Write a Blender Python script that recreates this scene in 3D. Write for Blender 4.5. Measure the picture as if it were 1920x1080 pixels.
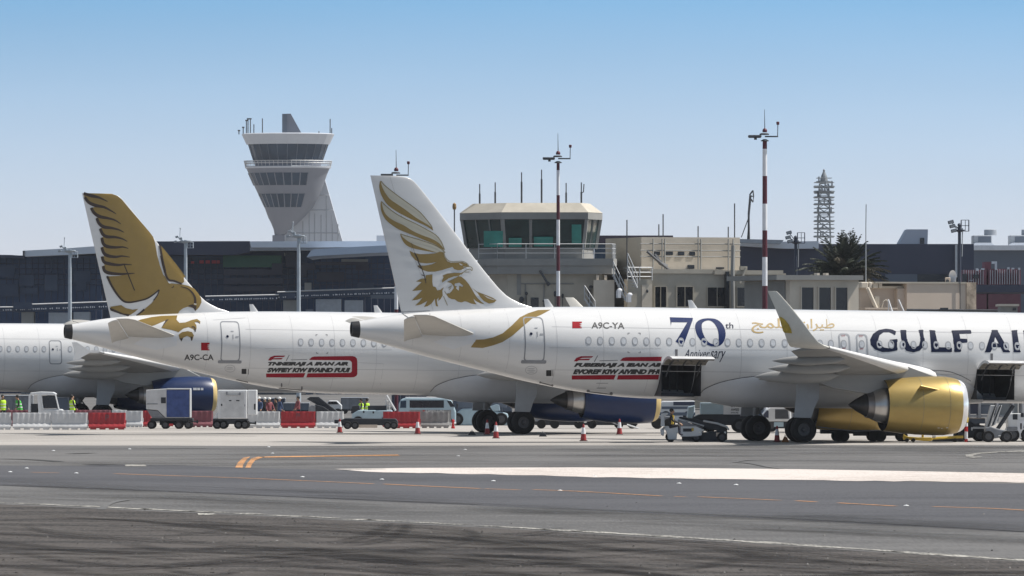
import bpy, bmesh, math, random
from mathutils import Vector, Matrix, geometry
random.seed(7)
SC = bpy.context.scene
for _o in list(bpy.data.objects):
    bpy.data.objects.remove(_o)
COL = SC.collection
# ------------------------------------------------------------------ camera, sky, sun, exposure
F, CX, CY, H = 14850.0, 960.0, 673.0, 3.75        # focal length in photo pixels, principal column, horizon row, eye height
cam_d = bpy.data.cameras.new("camera")
cam = bpy.data.objects.new("camera", cam_d)
COL.objects.link(cam)
cam.location = (0, 0, H)
cam.rotation_euler = (math.radians(90), 0, 0)
cam_d.sensor_width = 36.0
cam_d.lens = F / 1920.0 * 36.0
cam_d.shift_y = (CY - 540.0) / 1920.0
cam_d.clip_start = 1.0
cam_d.clip_end = 20000.0
SC.camera = cam

SUN_EL, SUN_AZ = math.radians(56), math.radians(82)   # azimuth clockwise from +Y (away from the camera)
world = bpy.data.worlds.new("World")
SC.world = world
world.use_nodes = True
wn = world.node_tree
bg = wn.nodes["Background"]
sky = wn.nodes.new("ShaderNodeTexSky")
sky.sky_type = 'NISHITA'
sky.sun_disc = False
sky.sun_elevation = SUN_EL
sky.sun_rotation = SUN_AZ
sky.altitude = 0
sky.air_density = 1.5
sky.dust_density = 1.0
sky.ozone_density = 3.0
# the photo's sky deepens quickly with height: stretch elevation near the horizon
tc = wn.nodes.new("ShaderNodeTexCoord")
sep = wn.nodes.new("ShaderNodeSeparateXYZ")
mul = wn.nodes.new("ShaderNodeMath"); mul.operation = 'MULTIPLY'; mul.inputs[1].default_value = 12.0
mx = wn.nodes.new("ShaderNodeMath"); mx.operation = 'ADD'; mx.inputs[1].default_value = 0.12
comb = wn.nodes.new("ShaderNodeCombineXYZ")
nrm = wn.nodes.new("ShaderNodeVectorMath"); nrm.operation = 'NORMALIZE'
L = wn.links.new
L(tc.outputs["Generated"], sep.inputs[0])
L(sep.outputs["Z"], mul.inputs[0]); L(mul.outputs[0], mx.inputs[0])
L(sep.outputs["X"], comb.inputs[0]); L(sep.outputs["Y"], comb.inputs[1]); L(mx.outputs[0], comb.inputs[2])
L(comb.outputs[0], nrm.inputs[0]); L(nrm.outputs[0], sky.inputs["Vector"])
tint = wn.nodes.new("ShaderNodeMix"); tint.data_type = 'RGBA'; tint.blend_type = 'MULTIPLY'; tint.inputs["Factor"].default_value = 1.0
L(sky.outputs[0], tint.inputs["A"]); tint.inputs["B"].default_value = (.90, 1.16, 1.12, 1)
# pale dust layer hugging the horizon
mr = wn.nodes.new("ShaderNodeMapRange"); mr.inputs["From Min"].default_value = .0076; mr.inputs["From Max"].default_value = .0458
mr.inputs["To Min"].default_value = 1.0; mr.inputs["To Max"].default_value = 0.0
L(sep.outputs["Z"], mr.inputs["Value"])
hz = wn.nodes.new("ShaderNodeMix"); hz.data_type = 'RGBA'
L(mr.outputs["Result"], hz.inputs["Factor"]); L(tint.outputs["Result"], hz.inputs["A"]); hz.inputs["B"].default_value = (4.8, 4.8, 5.2, 1)
# dimmer, less blue sky overhead, set to cut the blue fill light
mr2 = wn.nodes.new("ShaderNodeMapRange"); mr2.inputs["From Min"].default_value = .06; mr2.inputs["From Max"].default_value = .30
L(sep.outputs["Z"], mr2.inputs["Value"])
up = wn.nodes.new("ShaderNodeMix"); up.data_type = 'RGBA'
L(mr2.outputs["Result"], up.inputs["Factor"]); L(hz.outputs["Result"], up.inputs["A"]); up.inputs["B"].default_value = (1.65, 1.95, 2.4, 1)
wnz = wn.nodes.new("ShaderNodeTexNoise"); wnz.inputs["Scale"].default_value = 9.0; wnz.inputs["Detail"].default_value = 3
wmp = wn.nodes.new("ShaderNodeMapping"); wmp.inputs["Scale"].default_value = (1, 1, 6)
L(tc.outputs["Generated"], wmp.inputs[0]); L(wmp.outputs[0], wnz.inputs["Vector"])
wrg = wn.nodes.new("ShaderNodeMapRange"); wrg.inputs["To Min"].default_value = .94; wrg.inputs["To Max"].default_value = 1.06
L(wnz.outputs[0], wrg.inputs["Value"])
wml = wn.nodes.new("ShaderNodeVectorMath"); wml.operation = 'SCALE'
L(up.outputs["Result"], wml.inputs[0]); L(wrg.outputs["Result"], wml.inputs["Scale"])
L(wml.outputs[0], bg.inputs[0])
bg.inputs[1].default_value = 0.118

sun_d = bpy.data.lights.new("sun", 'SUN')
sun_d.energy = 5.0
sun_d.angle = math.radians(0.5)
sun_d.color = (1.0, 0.955, 0.895)
sun = bpy.data.objects.new("sun", sun_d)
COL.objects.link(sun)
_sd = Vector((math.sin(SUN_AZ) * math.cos(SUN_EL), math.cos(SUN_AZ) * math.cos(SUN_EL), math.sin(SUN_EL)))
sun.rotation_euler = _sd.to_track_quat('Z', 'Y').to_euler()
SC.view_settings.view_transform = 'Standard'
SC.view_settings.look = 'None'
SC.view_settings.exposure = 0.35
SC.view_settings.gamma = 1.0
SC.cycles.max_bounces = 6
SC.cycles.transparent_max_bounces = 48
SC.cycles.diffuse_bounces = 3
SC.cycles.volume_bounces = 0
SC.cycles.use_denoising = True

# ------------------------------------------------------------------ helpers
def P(px, py, Y):
    return Vector(((px - CX) * Y / F, Y, H + (CY - py) * Y / F))
def XP(px, Y): return (px - CX) * Y / F
def ZP(py, Y): return H + (CY - py) * Y / F
def G(px, py):
    Y = F * H / (py - CY)
    return ((px - CX) * Y / F, Y)

class MB:
    def __init__(s): s.v = []; s.f = []; s.m = []; s.k = 0
    def mat(s, k): s.k = k; return s
    def add(s, vs, fs, M=None):
        b = len(s.v)
        for p in vs:
            p = Vector(p)
            s.v.append(M @ p if M else p)
        for f in fs:
            s.f.append([b + i for i in f]); s.m.append(s.k)
        return s
    def box(s, x0, x1, y0, y1, z0, z1, M=None):
        return s.add([(x0,y0,z0),(x1,y0,z0),(x1,y1,z0),(x0,y1,z0),(x0,y0,z1),(x1,y0,z1),(x1,y1,z1),(x0,y1,z1)],
            [(0,3,2,1),(4,5,6,7),(0,1,5,4),(1,2,6,5),(2,3,7,6),(3,0,4,7)], M)
    def prism(s, poly, ax, a, b, M=None):
        n = len(poly)
        def mk(p, t):
            if ax == 'y': return (p[0], t, p[1])
            if ax == 'x': return (t, p[0], p[1])
            return (p[0], p[1], t)
        vs = [mk(p, a) for p in poly] + [mk(p, b) for p in poly]
        fs = [tuple(range(n))[::-1], tuple(range(n, 2*n))] + [(i, (i+1) % n, n+(i+1) % n, n+i) for i in range(n)]
        return s.add(vs, fs, M)
    def loft(s, rings, closed=True, caps=True, M=None):
        n = len(rings[0]); vs = [p for r in rings for p in r]; fs = []
        for j in range(len(rings)-1):
            for i in range(n if closed else n-1):
                i2 = (i+1) % n
                fs.append((j*n+i, j*n+i2, (j+1)*n+i2, (j+1)*n+i))
        if caps and closed:
            fs.append(tuple(range(n))[::-1]); fs.append(tuple(range((len(rings)-1)*n, len(rings)*n)))
        return s.add(vs, fs, M)
    def tube(s, pts, r, n=6, M=None):
        pts = [Vector(p) for p in pts]
        if not isinstance(r, (list, tuple)): r = [r]*len(pts)
        rings = []
        for i, p in enumerate(pts):
            d = (pts[min(i+1, len(pts)-1)] - pts[max(i-1, 0)]).normalized()
            u = d.cross(Vector((0,0,1)))
            if u.length < .05: u = d.cross(Vector((1,0,0)))
            u.normalize(); w = d.cross(u)
            rings.append([p + (u*math.cos(2*math.pi*k/n) + w*math.sin(2*math.pi*k/n))*r[i] for k in range(n)])
        return s.loft(rings, M=M)
    def lathe(s, prof, o, ax, n=24, caps=True, M=None):
        o = Vector(o); rings = []
        for r, a in prof:
            ring = []
            for k in range(n):
                c, q = r*math.cos(2*math.pi*k/n), r*math.sin(2*math.pi*k/n)
                ring.append(o + Vector({'x': (a, c, q), 'y': (c, a, q), 'z': (c, q, a)}[ax]))
            rings.append(ring)
        return s.loft(rings, caps=caps, M=M)
    def ball(s, c, rx, ry, rz, n=12, m=8, M=None):
        c = Vector(c); rings = []
        for j in range(m+1):
            t = -math.pi/2 + math.pi*j/m
            rr = max(math.cos(t), .01)
            rings.append([c + Vector((rx*rr*math.cos(2*math.pi*k/n), ry*rr*math.sin(2*math.pi*k/n), rz*math.sin(t))) for k in range(n)])
        return s.loft(rings, M=M)
    def build(s, name, mats, parent=None, smooth=None, bevel=0, o=None, recalc=True):
        me = bpy.data.meshes.new(name)
        if o is not None:
            o = Vector(o); s.v = [p - o for p in s.v]
        me.from_pydata([tuple(p) for p in s.v], [], s.f)
        if not isinstance(mats, (list, tuple)): mats = [mats]
        for m in mats: me.materials.append(m)
        me.polygons.foreach_set("material_index", s.m)
        if recalc:
            bm = bmesh.new(); bm.from_mesh(me)
            bmesh.ops.recalc_face_normals(bm, faces=bm.faces[:])
            bm.to_mesh(me); bm.free()
        if smooth:
            me.polygons.foreach_set("use_smooth", [True]*len(me.polygons))
            me.set_sharp_from_angle(angle=math.radians(smooth))
        ob = bpy.data.objects.new(name, me)
        COL.objects.link(ob)
        if parent is not None: ob.parent = parent
        if bevel:
            b = ob.modifiers.new("bevel", 'BEVEL'); b.width = bevel; b.segments = 2; b.limit_method = 'ANGLE'
        return ob

def tag(o, label=None, cat=None, group=None, kind=None):
    if label: o["label"] = label
    if cat: o["category"] = cat
    if group: o["group"] = group
    if kind: o["kind"] = kind
    return o
def thing(name, label, cat, loc=(0,0,0), rz=0, group=None):
    o = bpy.data.objects.new(name, None)
    o.empty_display_size = .3
    COL.objects.link(o)
    o.location = loc; o.rotation_euler = (0, 0, rz)
    return tag(o, label, cat, group)
def copy_tree(o, parent=None, label=None):
    c = o.copy(); COL.objects.link(c)
    if parent is not None: c.parent = parent
    if label: c["label"] = label
    for ch in list(o.children): copy_tree(ch, c)
    return c

# ------------------------------------------------------------------ materials
def mat(name, col, rough=.6, metal=0, spec=.5, var=0, scale=3.0, bump=0, coat=0, stretch=None, col2=None, detail=4, alpha=None, emis=None):
    m = bpy.data.materials.new(name); m.use_nodes = True
    nt = m.node_tree; b = nt.nodes["Principled BSDF"]
    c = (*col, 1)
    b.inputs["Base Color"].default_value = c
    b.inputs["Roughness"].default_value = rough
    b.inputs["Metallic"].default_value = metal
    b.inputs["Specular IOR Level"].default_value = spec
    if coat: b.inputs["Coat Weight"].default_value = coat; b.inputs["Coat Roughness"].default_value = .08
    if emis: b.inputs["Emission Color"].default_value = (*emis[0], 1); b.inputs["Emission Strength"].default_value = emis[1]
    if var or bump or col2:
        t = nt.nodes.new("ShaderNodeTexCoord"); mp = nt.nodes.new("ShaderNodeMapping")
        nz = nt.nodes.new("ShaderNodeTexNoise")
        nz.inputs["Scale"].default_value = scale; nz.inputs["Detail"].default_value = detail; nz.inputs["Roughness"].default_value = .62
        if stretch: mp.inputs["Scale"].default_value = stretch
        nt.links.new(t.outputs["Object"], mp.inputs[0]); nt.links.new(mp.outputs[0], nz.inputs["Vector"])
        rp = nt.nodes.new("ShaderNodeValToRGB")
        rp.color_ramp.elements[0].position = .32; rp.color_ramp.elements[1].position = .68
        lo = col2 or tuple(max(0, x*(1-var)) for x in col); hi = col if col2 else tuple(min(1, x*(1+var*.6)) for x in col)
        rp.color_ramp.elements[0].color = (*lo, 1); rp.color_ramp.elements[1].color = (*hi, 1)
        nt.links.new(nz.outputs[0], rp.inputs[0]); nt.links.new(rp.outputs[0], b.inputs["Base Color"])
        if bump:
            bp = nt.nodes.new("ShaderNodeBump"); bp.inputs["Strength"].default_value = bump; bp.inputs["Distance"].default_value = .05
            nt.links.new(nz.outputs[0], bp.inputs["Height"]); nt.links.new(bp.outputs[0], b.inputs["Normal"])
    return m
M = {}
M['white'] = mat('aircraft_white_paint', (.63,.63,.63), .28, var=.07, scale=.7, coat=.4, stretch=(.25,1,1.6))
M['fairing'] = mat('fairing_paint', (.60,.62,.65), .35, var=.06, scale=.8, coat=.2)
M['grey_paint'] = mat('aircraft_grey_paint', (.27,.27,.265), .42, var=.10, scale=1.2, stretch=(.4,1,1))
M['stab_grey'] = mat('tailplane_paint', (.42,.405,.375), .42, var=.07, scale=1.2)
M['slat'] = mat('slat_paint', (.60,.60,.60), .75, spec=.12, var=.04)
M['winglet_gold'] = mat('winglet_gold', (.52,.36,.05), .45, var=.3, scale=5)
M['winglet'] = mat('winglet_paint', (.74,.71,.64), .4, var=.05)
M['feather_pale'] = mat('pale_feather_tint', (.47,.45,.37), .4, var=.04)
M['gold'] = mat('gold_paint', (.25,.165,.04), .36, metal=.2, var=.06, scale=2, coat=.2)
M['gold_cowl'] = mat('gold_cowl_paint', (.37,.265,.085), .40, metal=.5, var=.10, scale=1.5, stretch=(.5,1,1), coat=.2)
M['gold_text'] = mat('gold_lettering', (.36,.25,.09), .4, var=.05)
M['gold_pale'] = mat('gold_pale_paint', (.62,.46,.2), .4, var=.05)
M['gold_line'] = mat('gold_outline_paint', (.22,.18,.09), .4, var=.05)
M['brown'] = mat('dark_brown_paint', (.035,.02,.013), .45, var=.1)
M['navy'] = mat('navy_paint', (.004,.017,.085), .5, spec=.15, var=.08)
M['navy_dark'] = mat('navy_lettering_paint', (.004,.009,.034), .5, spec=.15, var=.08)
M['cowl_blue'] = mat('blue_cowl_paint', (.003,.018,.078), .35, var=.10, scale=1.5)
M['crimson'] = mat('crimson_paint', (.27,.009,.022), .55, spec=.15, var=.06)
M['flag_red'] = mat('flag_red_paint', (.30,.006,.015), .6, spec=.12, var=.05)
M['black'] = mat('black_lettering', (.012,.012,.014), .5, var=.1)
M['line'] = mat('panel_gap', (.13,.13,.14), .6, var=.1)
M['line_soft'] = mat('panel_seam', (.44,.44,.45), .6, var=.1)
M['door_grey'] = mat('door_outline_grey', (.22,.23,.25), .5, var=.1)
M['win_ring'] = mat('window_ring', (.33,.34,.36), .4, var=.08)
M['win_pane'] = mat('window_pane', (.50,.52,.55), .12, var=.15, scale=6)
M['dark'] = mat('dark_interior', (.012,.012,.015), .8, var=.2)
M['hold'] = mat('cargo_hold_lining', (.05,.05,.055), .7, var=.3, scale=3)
M['door_in'] = mat('door_inner_structure', (.20,.185,.16), .6, var=.5, scale=6, bump=.4)
M['metal'] = mat('bare_metal', (.50,.49,.48), .3, metal=.85, var=.12, scale=2)
M['lip'] = mat('polished_lip', (.84,.84,.85), .22, metal=.6, var=.04)
M['nozzle'] = mat('nozzle_metal', (.22,.21,.21), .38, metal=.8, var=.2, scale=3)
M['nozzle_dark'] = mat('exhaust_cone_metal', (.06,.058,.058), .45, metal=.7, var=.25, scale=3)
M['tyre'] = mat('tyre_rubber', (.010,.010,.011), .85, var=.25, scale=8)
M['hub'] = mat('wheel_hub', (.075,.075,.08), .5, metal=.4, var=.2)
M['strut'] = mat('gear_strut_paint', (.2,.21,.22), .45, var=.15)
M['gear_door'] = mat('gear_door_paint', (.33,.35,.375), .45, var=.06)
M['steel'] = mat('galvanised_steel', (.36,.38,.40), .5, metal=.3, var=.2, scale=2)
M['steel_dark'] = mat('dark_steel', (.07,.075,.085), .55, metal=.2, var=.25, scale=2)
# ------------------------------------------------------------------ 2D shapes -> decals
def smooth_closed(pts, k=4):
    n = len(pts); out = []
    for i in range(n):
        p0, p1, p2, p3 = pts[i-1], pts[i], pts[(i+1) % n], pts[(i+2) % n]
        for j in range(k):
            t = j/k
            out.append(tuple(.5*((2*p1[d]) + (-p0[d]+p2[d])*t + (2*p0[d]-5*p1[d]+4*p2[d]-p3[d])*t*t + (-p0[d]+3*p1[d]-3*p2[d]+p3[d])*t**3) for d in (0,1)))
    return out
def smooth_open(pts, k=5):
    q = [pts[0]] + list(pts) + [pts[-1]]; out = []
    for i in range(1, len(q)-2):
        p0, p1, p2, p3 = q[i-1], q[i], q[i+1], q[i+2]
        for j in range(k):
            t = j/k
            out.append(tuple(.5*((2*p1[d]) + (-p0[d]+p2[d])*t + (2*p0[d]-5*p1[d]+4*p2[d]-p3[d])*t*t + (-p0[d]+3*p1[d]-3*p2[d]+p3[d])*t**3) for d in (0,1)))
    out.append(tuple(pts[-1]))
    return out
def stroke(pts, w, smooth=True, taper=None):
    if smooth and len(pts) > 2: pts = smooth_open(pts)
    n = len(pts); a = []; b = []
    for i, p in enumerate(pts):
        q0, q1 = pts[max(i-1, 0)], pts[min(i+1, n-1)]
        dx, dy = q1[0]-q0[0], q1[1]-q0[1]; l = math.hypot(dx, dy) or 1
        t = i/(n-1); h = w/2 * (taper(t) if taper else 1)
        a.append((p[0]-dy/l*h, p[1]+dx/l*h)); b.append((p[0]+dy/l*h, p[1]-dx/l*h))
    return a + b[::-1]
def ellipse(cx, cy, rx, ry, rot=0, n=36):
    c, s = math.cos(rot), math.sin(rot)
    return [(cx+rx*math.cos(2*math.pi*i/n)*c-ry*math.sin(2*math.pi*i/n)*s, cy+rx*math.cos(2*math.pi*i/n)*s+ry*math.sin(2*math.pi*i/n)*c) for i in range(n)]
def rrect(x0, y0, x1, y1, r, n=5):
    out = []
    for (cx, cy, a0) in ((x1-r, y1-r, 0), (x0+r, y1-r, 90), (x0+r, y0+r, 180), (x1-r, y0+r, 270)):
        for i in range(n+1):
            a = math.radians(a0+90*i/n); out.append((cx+r*math.cos(a), cy+r*math.sin(a)))
    return out
def inside(p, loops):
    c = False; x, y = p
    for lp in loops:
        j = len(lp)-1
        for i in range(len(lp)):
            xi, yi = lp[i]; xj, yj = lp[j]
            if (yi > y) != (yj > y) and x < (xj-xi)*(y-yi)/(yj-yi)+xi: c = not c
            j = i
    return c
def fill(loops):
    """even-odd filled loops -> (verts2d, tris)"""
    vs = []; es = []
    for lp in loops:
        b = len(vs); vs += [Vector(p[:2]) for p in lp]
        es += [(b+i, b+(i+1) % len(lp)) for i in range(len(lp))]
    r = geometry.delaunay_2d_cdt(vs, es, [], 0, 1e-5)
    V, Fc = r[0], r[2]
    fs = [f for f in Fc if inside((sum(V[i].x for i in f)/len(f), sum(V[i].y for i in f)/len(f)), loops)]
    return [tuple(v) for v in V], fs
def text2d(body, bold=0.0, shear=0.0):
    cu = bpy.data.curves.new("lettering", 'FONT'); cu.body = body; cu.offset = bold; cu.shear = shear
    cu.resolution_u = 4
    ob = bpy.data.objects.new("lettering", cu); COL.objects.link(ob)
    bpy.context.view_layer.update()
    ev = ob.evaluated_get(bpy.context.evaluated_depsgraph_get()); me = ev.to_mesh()
    vs = [(v.co.x, v.co.y) for v in me.vertices]; fs = [tuple(p.vertices) for p in me.polygons]
    ev.to_mesh_clear(); bpy.data.objects.remove(ob); bpy.data.curves.remove(cu)
    return vs, fs
def text_px(body, x0, y0, x1, y1, bold=0.0, shear=0.0, slope=0.0):
    """lettering fitted to a box (y down, as in the photo)"""
    vs, fs = text2d(body, bold, shear)
    ax0 = min(v[0] for v in vs); ax1 = max(v[0] for v in vs); ay0 = min(v[1] for v in vs); ay1 = max(v[1] for v in vs)
    out = []
    for (x, y) in vs:
        u = (x-ax0)/(ax1-ax0); w = (y-ay0)/(ay1-ay0)
        out.append((x0+(x1-x0)*u, y1-(y1-y0)*w+slope*u))
    return out, fs
def bisect2d(vs, fs, step, clip=None):
    bm = bmesh.new()
    bv = [bm.verts.new((v[0], v[1], 0)) for v in vs]
    for f in fs:
        try: bm.faces.new([bv[i] for i in f])
        except ValueError: pass
    if vs and step:
        for d in (0, 1):
            lo = min(v[d] for v in vs); hi = max(v[d] for v in vs)
            k = math.floor(lo/step)+1
            while k*step < hi:
                no = [0, 0, 0]; no[d] = 1; co = [0, 0, 0]; co[d] = k*step
                bmesh.ops.bisect_plane(bm, geom=bm.verts[:]+bm.edges[:]+bm.faces[:], plane_co=co, plane_no=no, dist=1e-6)
                k += 1
    if clip:       # keep what lies left of the line through two points
        (ax, ay), (bx, by) = clip
        bmesh.ops.bisect_plane(bm, geom=bm.verts[:]+bm.edges[:]+bm.faces[:], plane_co=(ax, ay, 0), plane_no=(abs(by-ay), -(bx-ax)*math.copysign(1, by-ay), 0), clear_outer=True)
    bm.verts.index_update()
    out = [(v.co.x, v.co.y) for v in bm.verts]; of = [tuple(v.index for v in f.verts) for f in bm.faces]
    bm.free()
    return out, of

# ------------------------------------------------------------------ aircraft geometry (local: x to the nose from the main gear, y to port, z up)
PROF = [(-19.85,5.17,4.52,.28),(-19.45,5.21,4.44,.36),(-18.85,5.33,4.30,.46),(-17.5,5.55,3.95,.74),(-16.4,5.67,3.66,.95),(-13.9,5.83,3.08,1.42),
        (-11.4,5.94,2.52,1.77),(-9,5.985,2.12,1.93),(-6.5,6.0,1.90,1.975),(-4,6.0,1.86,1.975),(11,6.0,1.86,1.975),(12.6,5.99,1.87,1.96),
        (14.2,5.85,1.92,1.82),(15.6,5.30,2.05,1.50),(16.6,4.65,2.32,1.10),(17.3,4.15,2.65,.68),(17.65,3.75,3.0,.28)]
def lerp_tab(tab, x):
    if x <= tab[0][0]: return tab[0][1:]
    for i in range(len(tab)-1):
        if x <= tab[i+1][0]:
            a, b = tab[i], tab[i+1]
            p = tab[max(i-1,0)]; q = tab[min(i+2,len(tab)-1)]
            t = (x-a[0])/(b[0]-a[0]); h = b[0]-a[0]; out = []
            for d in range(1, len(a)):
                s = (b[d]-a[d])/h
                s0 = (a[d]-p[d])/(a[0]-p[0]) if p is not a else s
                s1 = (q[d]-b[d])/(q[0]-b[0]) if q is not b else s
                m0 = 0 if s0*s <= 0 else 2*s0*s/(s0+s)
                m1 = 0 if s1*s <= 0 else 2*s1*s/(s1+s)
                out.append((2*t**3-3*t*t+1)*a[d]+(t**3-2*t*t+t)*h*m0+(-2*t**3+3*t*t)*b[d]+(t**3-t*t)*h*m1)
            return tuple(out)
    return tab[-1][1:]

class Craft:
    def __init__(s, name, label, X, Y, yaw, pitch, aft=0.0, fwd=0.0, zoff=0.0):
        s.X, s.Y = X, Y; s.yaw = math.radians(yaw); s.p = math.radians(pitch); s.zo = zoff
        s.c, s.s = math.cos(s.yaw), math.sin(s.yaw); s.cp, s.sp = math.cos(s.p), math.sin(s.p)
        s.aft, s.fwd = aft, fwd
        s.root = thing(name, label, 'airliner', (X, Y, zoff))
        s.root.rotation_euler = (0, s.p, s.yaw)
    def st(s, x):      # station in the table for the plugged fuselage
        if x < -6.5: return min(x+s.aft, -6.5)
        if x > 11: return max(x-s.fwd, 11)
        return x
    def prof(s, x): return lerp_tab(PROF, s.st(x))
    def surf(s, x, z):
        t, b, w = s.prof(x); zc, hz = (t+b)/2, (t-b)/2
        q = (z-zc)/hz
        return w*math.sqrt(max(0.0, 1-q*q))
    def loc(s, px, py, y):
        dx = (px-CX)/F; dz = (CY-py)/F
        t = (y-s.X*s.s+s.Y*s.c)/(s.c-dx*s.s)
        wx = t*dx-s.X; wy = t-s.Y; wz = H+t*dz-s.zo
        xx = wx*s.c+wy*s.s
        return xx*s.cp-wz*s.sp, xx*s.sp+wz*s.cp
    def fus_xz(s, px, py):
        y = -1.5
        for _ in range(24):
            x, z = s.loc(px, py, y); y = .5*y - .5*s.surf(x, z)
        return x, z
    # fin
    def fin_chord(s, z):
        dz = (z-5.6)/(11.72-5.6)
        te = -17.56 + (-19.06+17.56)*dz
        le = lerp_tab([(5.6,-10.9),(5.93,-11.5),(6.11,-12.1),(6.46,-12.75),(7.0,-13.30),(9.34,-15.23),(10.85,-16.47),(11.35,-16.90),(11.58,-17.16),(11.70,-17.45),(11.74,-17.9)], z)[0]
        return te - s.aft, le - s.aft
    def fin_half(s, x, z):
        te, le = s.fin_chord(z)
        main = (le-te)
        u = min(max((le-x)/main, 0), 1)
        tm = .105*(1-.35*(z-5.6)/6.1) * min(main, 4.6) * .5
        return tm*2.6*(math.sqrt(u)*.5 - .12*u - .36*u*u + .02*u**3 + .0*u)+.004 if u < .999 else .01
    def fin_xz(s, px, py):
        y = -.15
        for _ in range(8):
            x, z = s.loc(px, py, y); y = -s.fin_half(x, z)
        return x, z
    def project(s, x, y, z):
        wx = x*s.cp+z*s.sp; wz = -x*s.sp+z*s.cp
        X = s.X+wx*s.c-y*s.s; Y = s.Y+wx*s.s+y*s.c; Z = wz+s.zo
        return CX+X*F/Y, CY-(Z-H)*F/Y
    def decal(s, name, vs, fs, m, parent, where='fus', eps=.007, px=True, step=4, clip=None):
        vs, fs = bisect2d(vs, fs, step, clip)
        out = []
        for (a, b) in vs:
            if where == 'fus':
                x, z = s.fus_xz(a, b) if px else (a, b)
                y = -s.surf(x, z); t, bb, w = s.prof(x); q = (z-(t+bb)/2)/((t-bb)/2)
                ny, nz = -math.sqrt(max(0, 1-q*q)), q*w/((t-bb)/2)
                l = math.hypot(ny, nz) or 1
                out.append((x, y+ny/l*eps, z+nz/l*eps))
            else:
                x, z = s.fin_xz(a, b) if px else (a, b)
                out.append((x, -s.fin_half(x, z)-eps, z))
        mb = MB(); mb.add(out, fs)
        return mb.build(name, m, parent, smooth=50, recalc=False)

def fuselage(c, holes=()):
    segs = [-180+5*i for i in range(72)]
    x0, x1 = -19.85-c.aft, 17.65+c.fwd
    xs = [x0]; x = x0
    while x < x1-.05:
        x += .33 if (x < -9-c.aft or x > 10.5+c.fwd) else .8
        xs.append(min(x, x1))
    for (a, b, t0, t1) in holes:
        xs = [q for q in xs if not any(abs(q-e) < .2 for e in (a, b))] + [a, b]
    xs = sorted(set(round(q, 4) for q in xs))
    mb = MB(); vs = []; fs = []; n = len(segs)
    for x in xs:
        t, b, w = c.prof(x)
        for a in segs:
            r = math.radians(a); vs.append((x, -w*math.cos(r), (t+b)/2+(t-b)/2*math.sin(r)))
    for j in range(len(xs)-1):
        for i in range(n):
            skip = False
            for (a, b, t0, t1) in holes:
                if xs[j] >= a-1e-3 and xs[j+1] <= b+1e-3 and segs[i] >= t0 and segs[i] < t1: skip = True
            if not skip:
                i2 = (i+1) % n; fs.append((j*n+i, j*n+i2, (j+1)*n+i2, (j+1)*n+i))
    fs.append(tuple(range((len(xs)-1)*n, len(xs)*n)))
    mb.add(vs, fs)
    fu = mb.build('fuselage', M['white'], c.root, smooth=40)
    # auxiliary power exhaust at the very tail
    t, b, w = c.prof(x0); zc = (t+b)/2
    e = MB()
    rings = []
    for (dx, k) in ((0.34, 1.16), (0.0, 1.012), (-.02, .8), (.25, .7)):
        pw = c.prof(x0+max(dx, 0)) if dx == .34 else (t, b, w)
        kk = 1.012 if dx == .34 else k
        z2 = (pw[0]+pw[1])/2
        rings.append([(x0+dx, -pw[2]*kk*math.cos(math.radians(a)), z2+(pw[0]-pw[1])/2*kk*math.sin(math.radians(a))) for a in range(0, 360, 15)])
    e.loft(rings, caps=True)
    e.build('exhaust_outlet', M['black'], c.root, smooth=40)
    return fu

def foil_ring(xle, xte, y, z, th, n=14, droop=0.0, zup=None):
    """closed airfoil section in the xz plane at y"""
    ch = xle-xte; up = []; lo = []
    for i in range(n+1):
        u = .5*(1-math.cos(math.pi*i/n))
        t = 5*th*(.2969*math.sqrt(u)-.126*u-.3516*u*u+.2843*u**3-.1036*u**4)*ch
        zc = z - droop*u*u
        up.append((xle-u*ch, y, zc+t*1.08)); lo.append((xle-u*ch, y, zc-t*.92))
    return up[::-1] + lo[1:]

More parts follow.
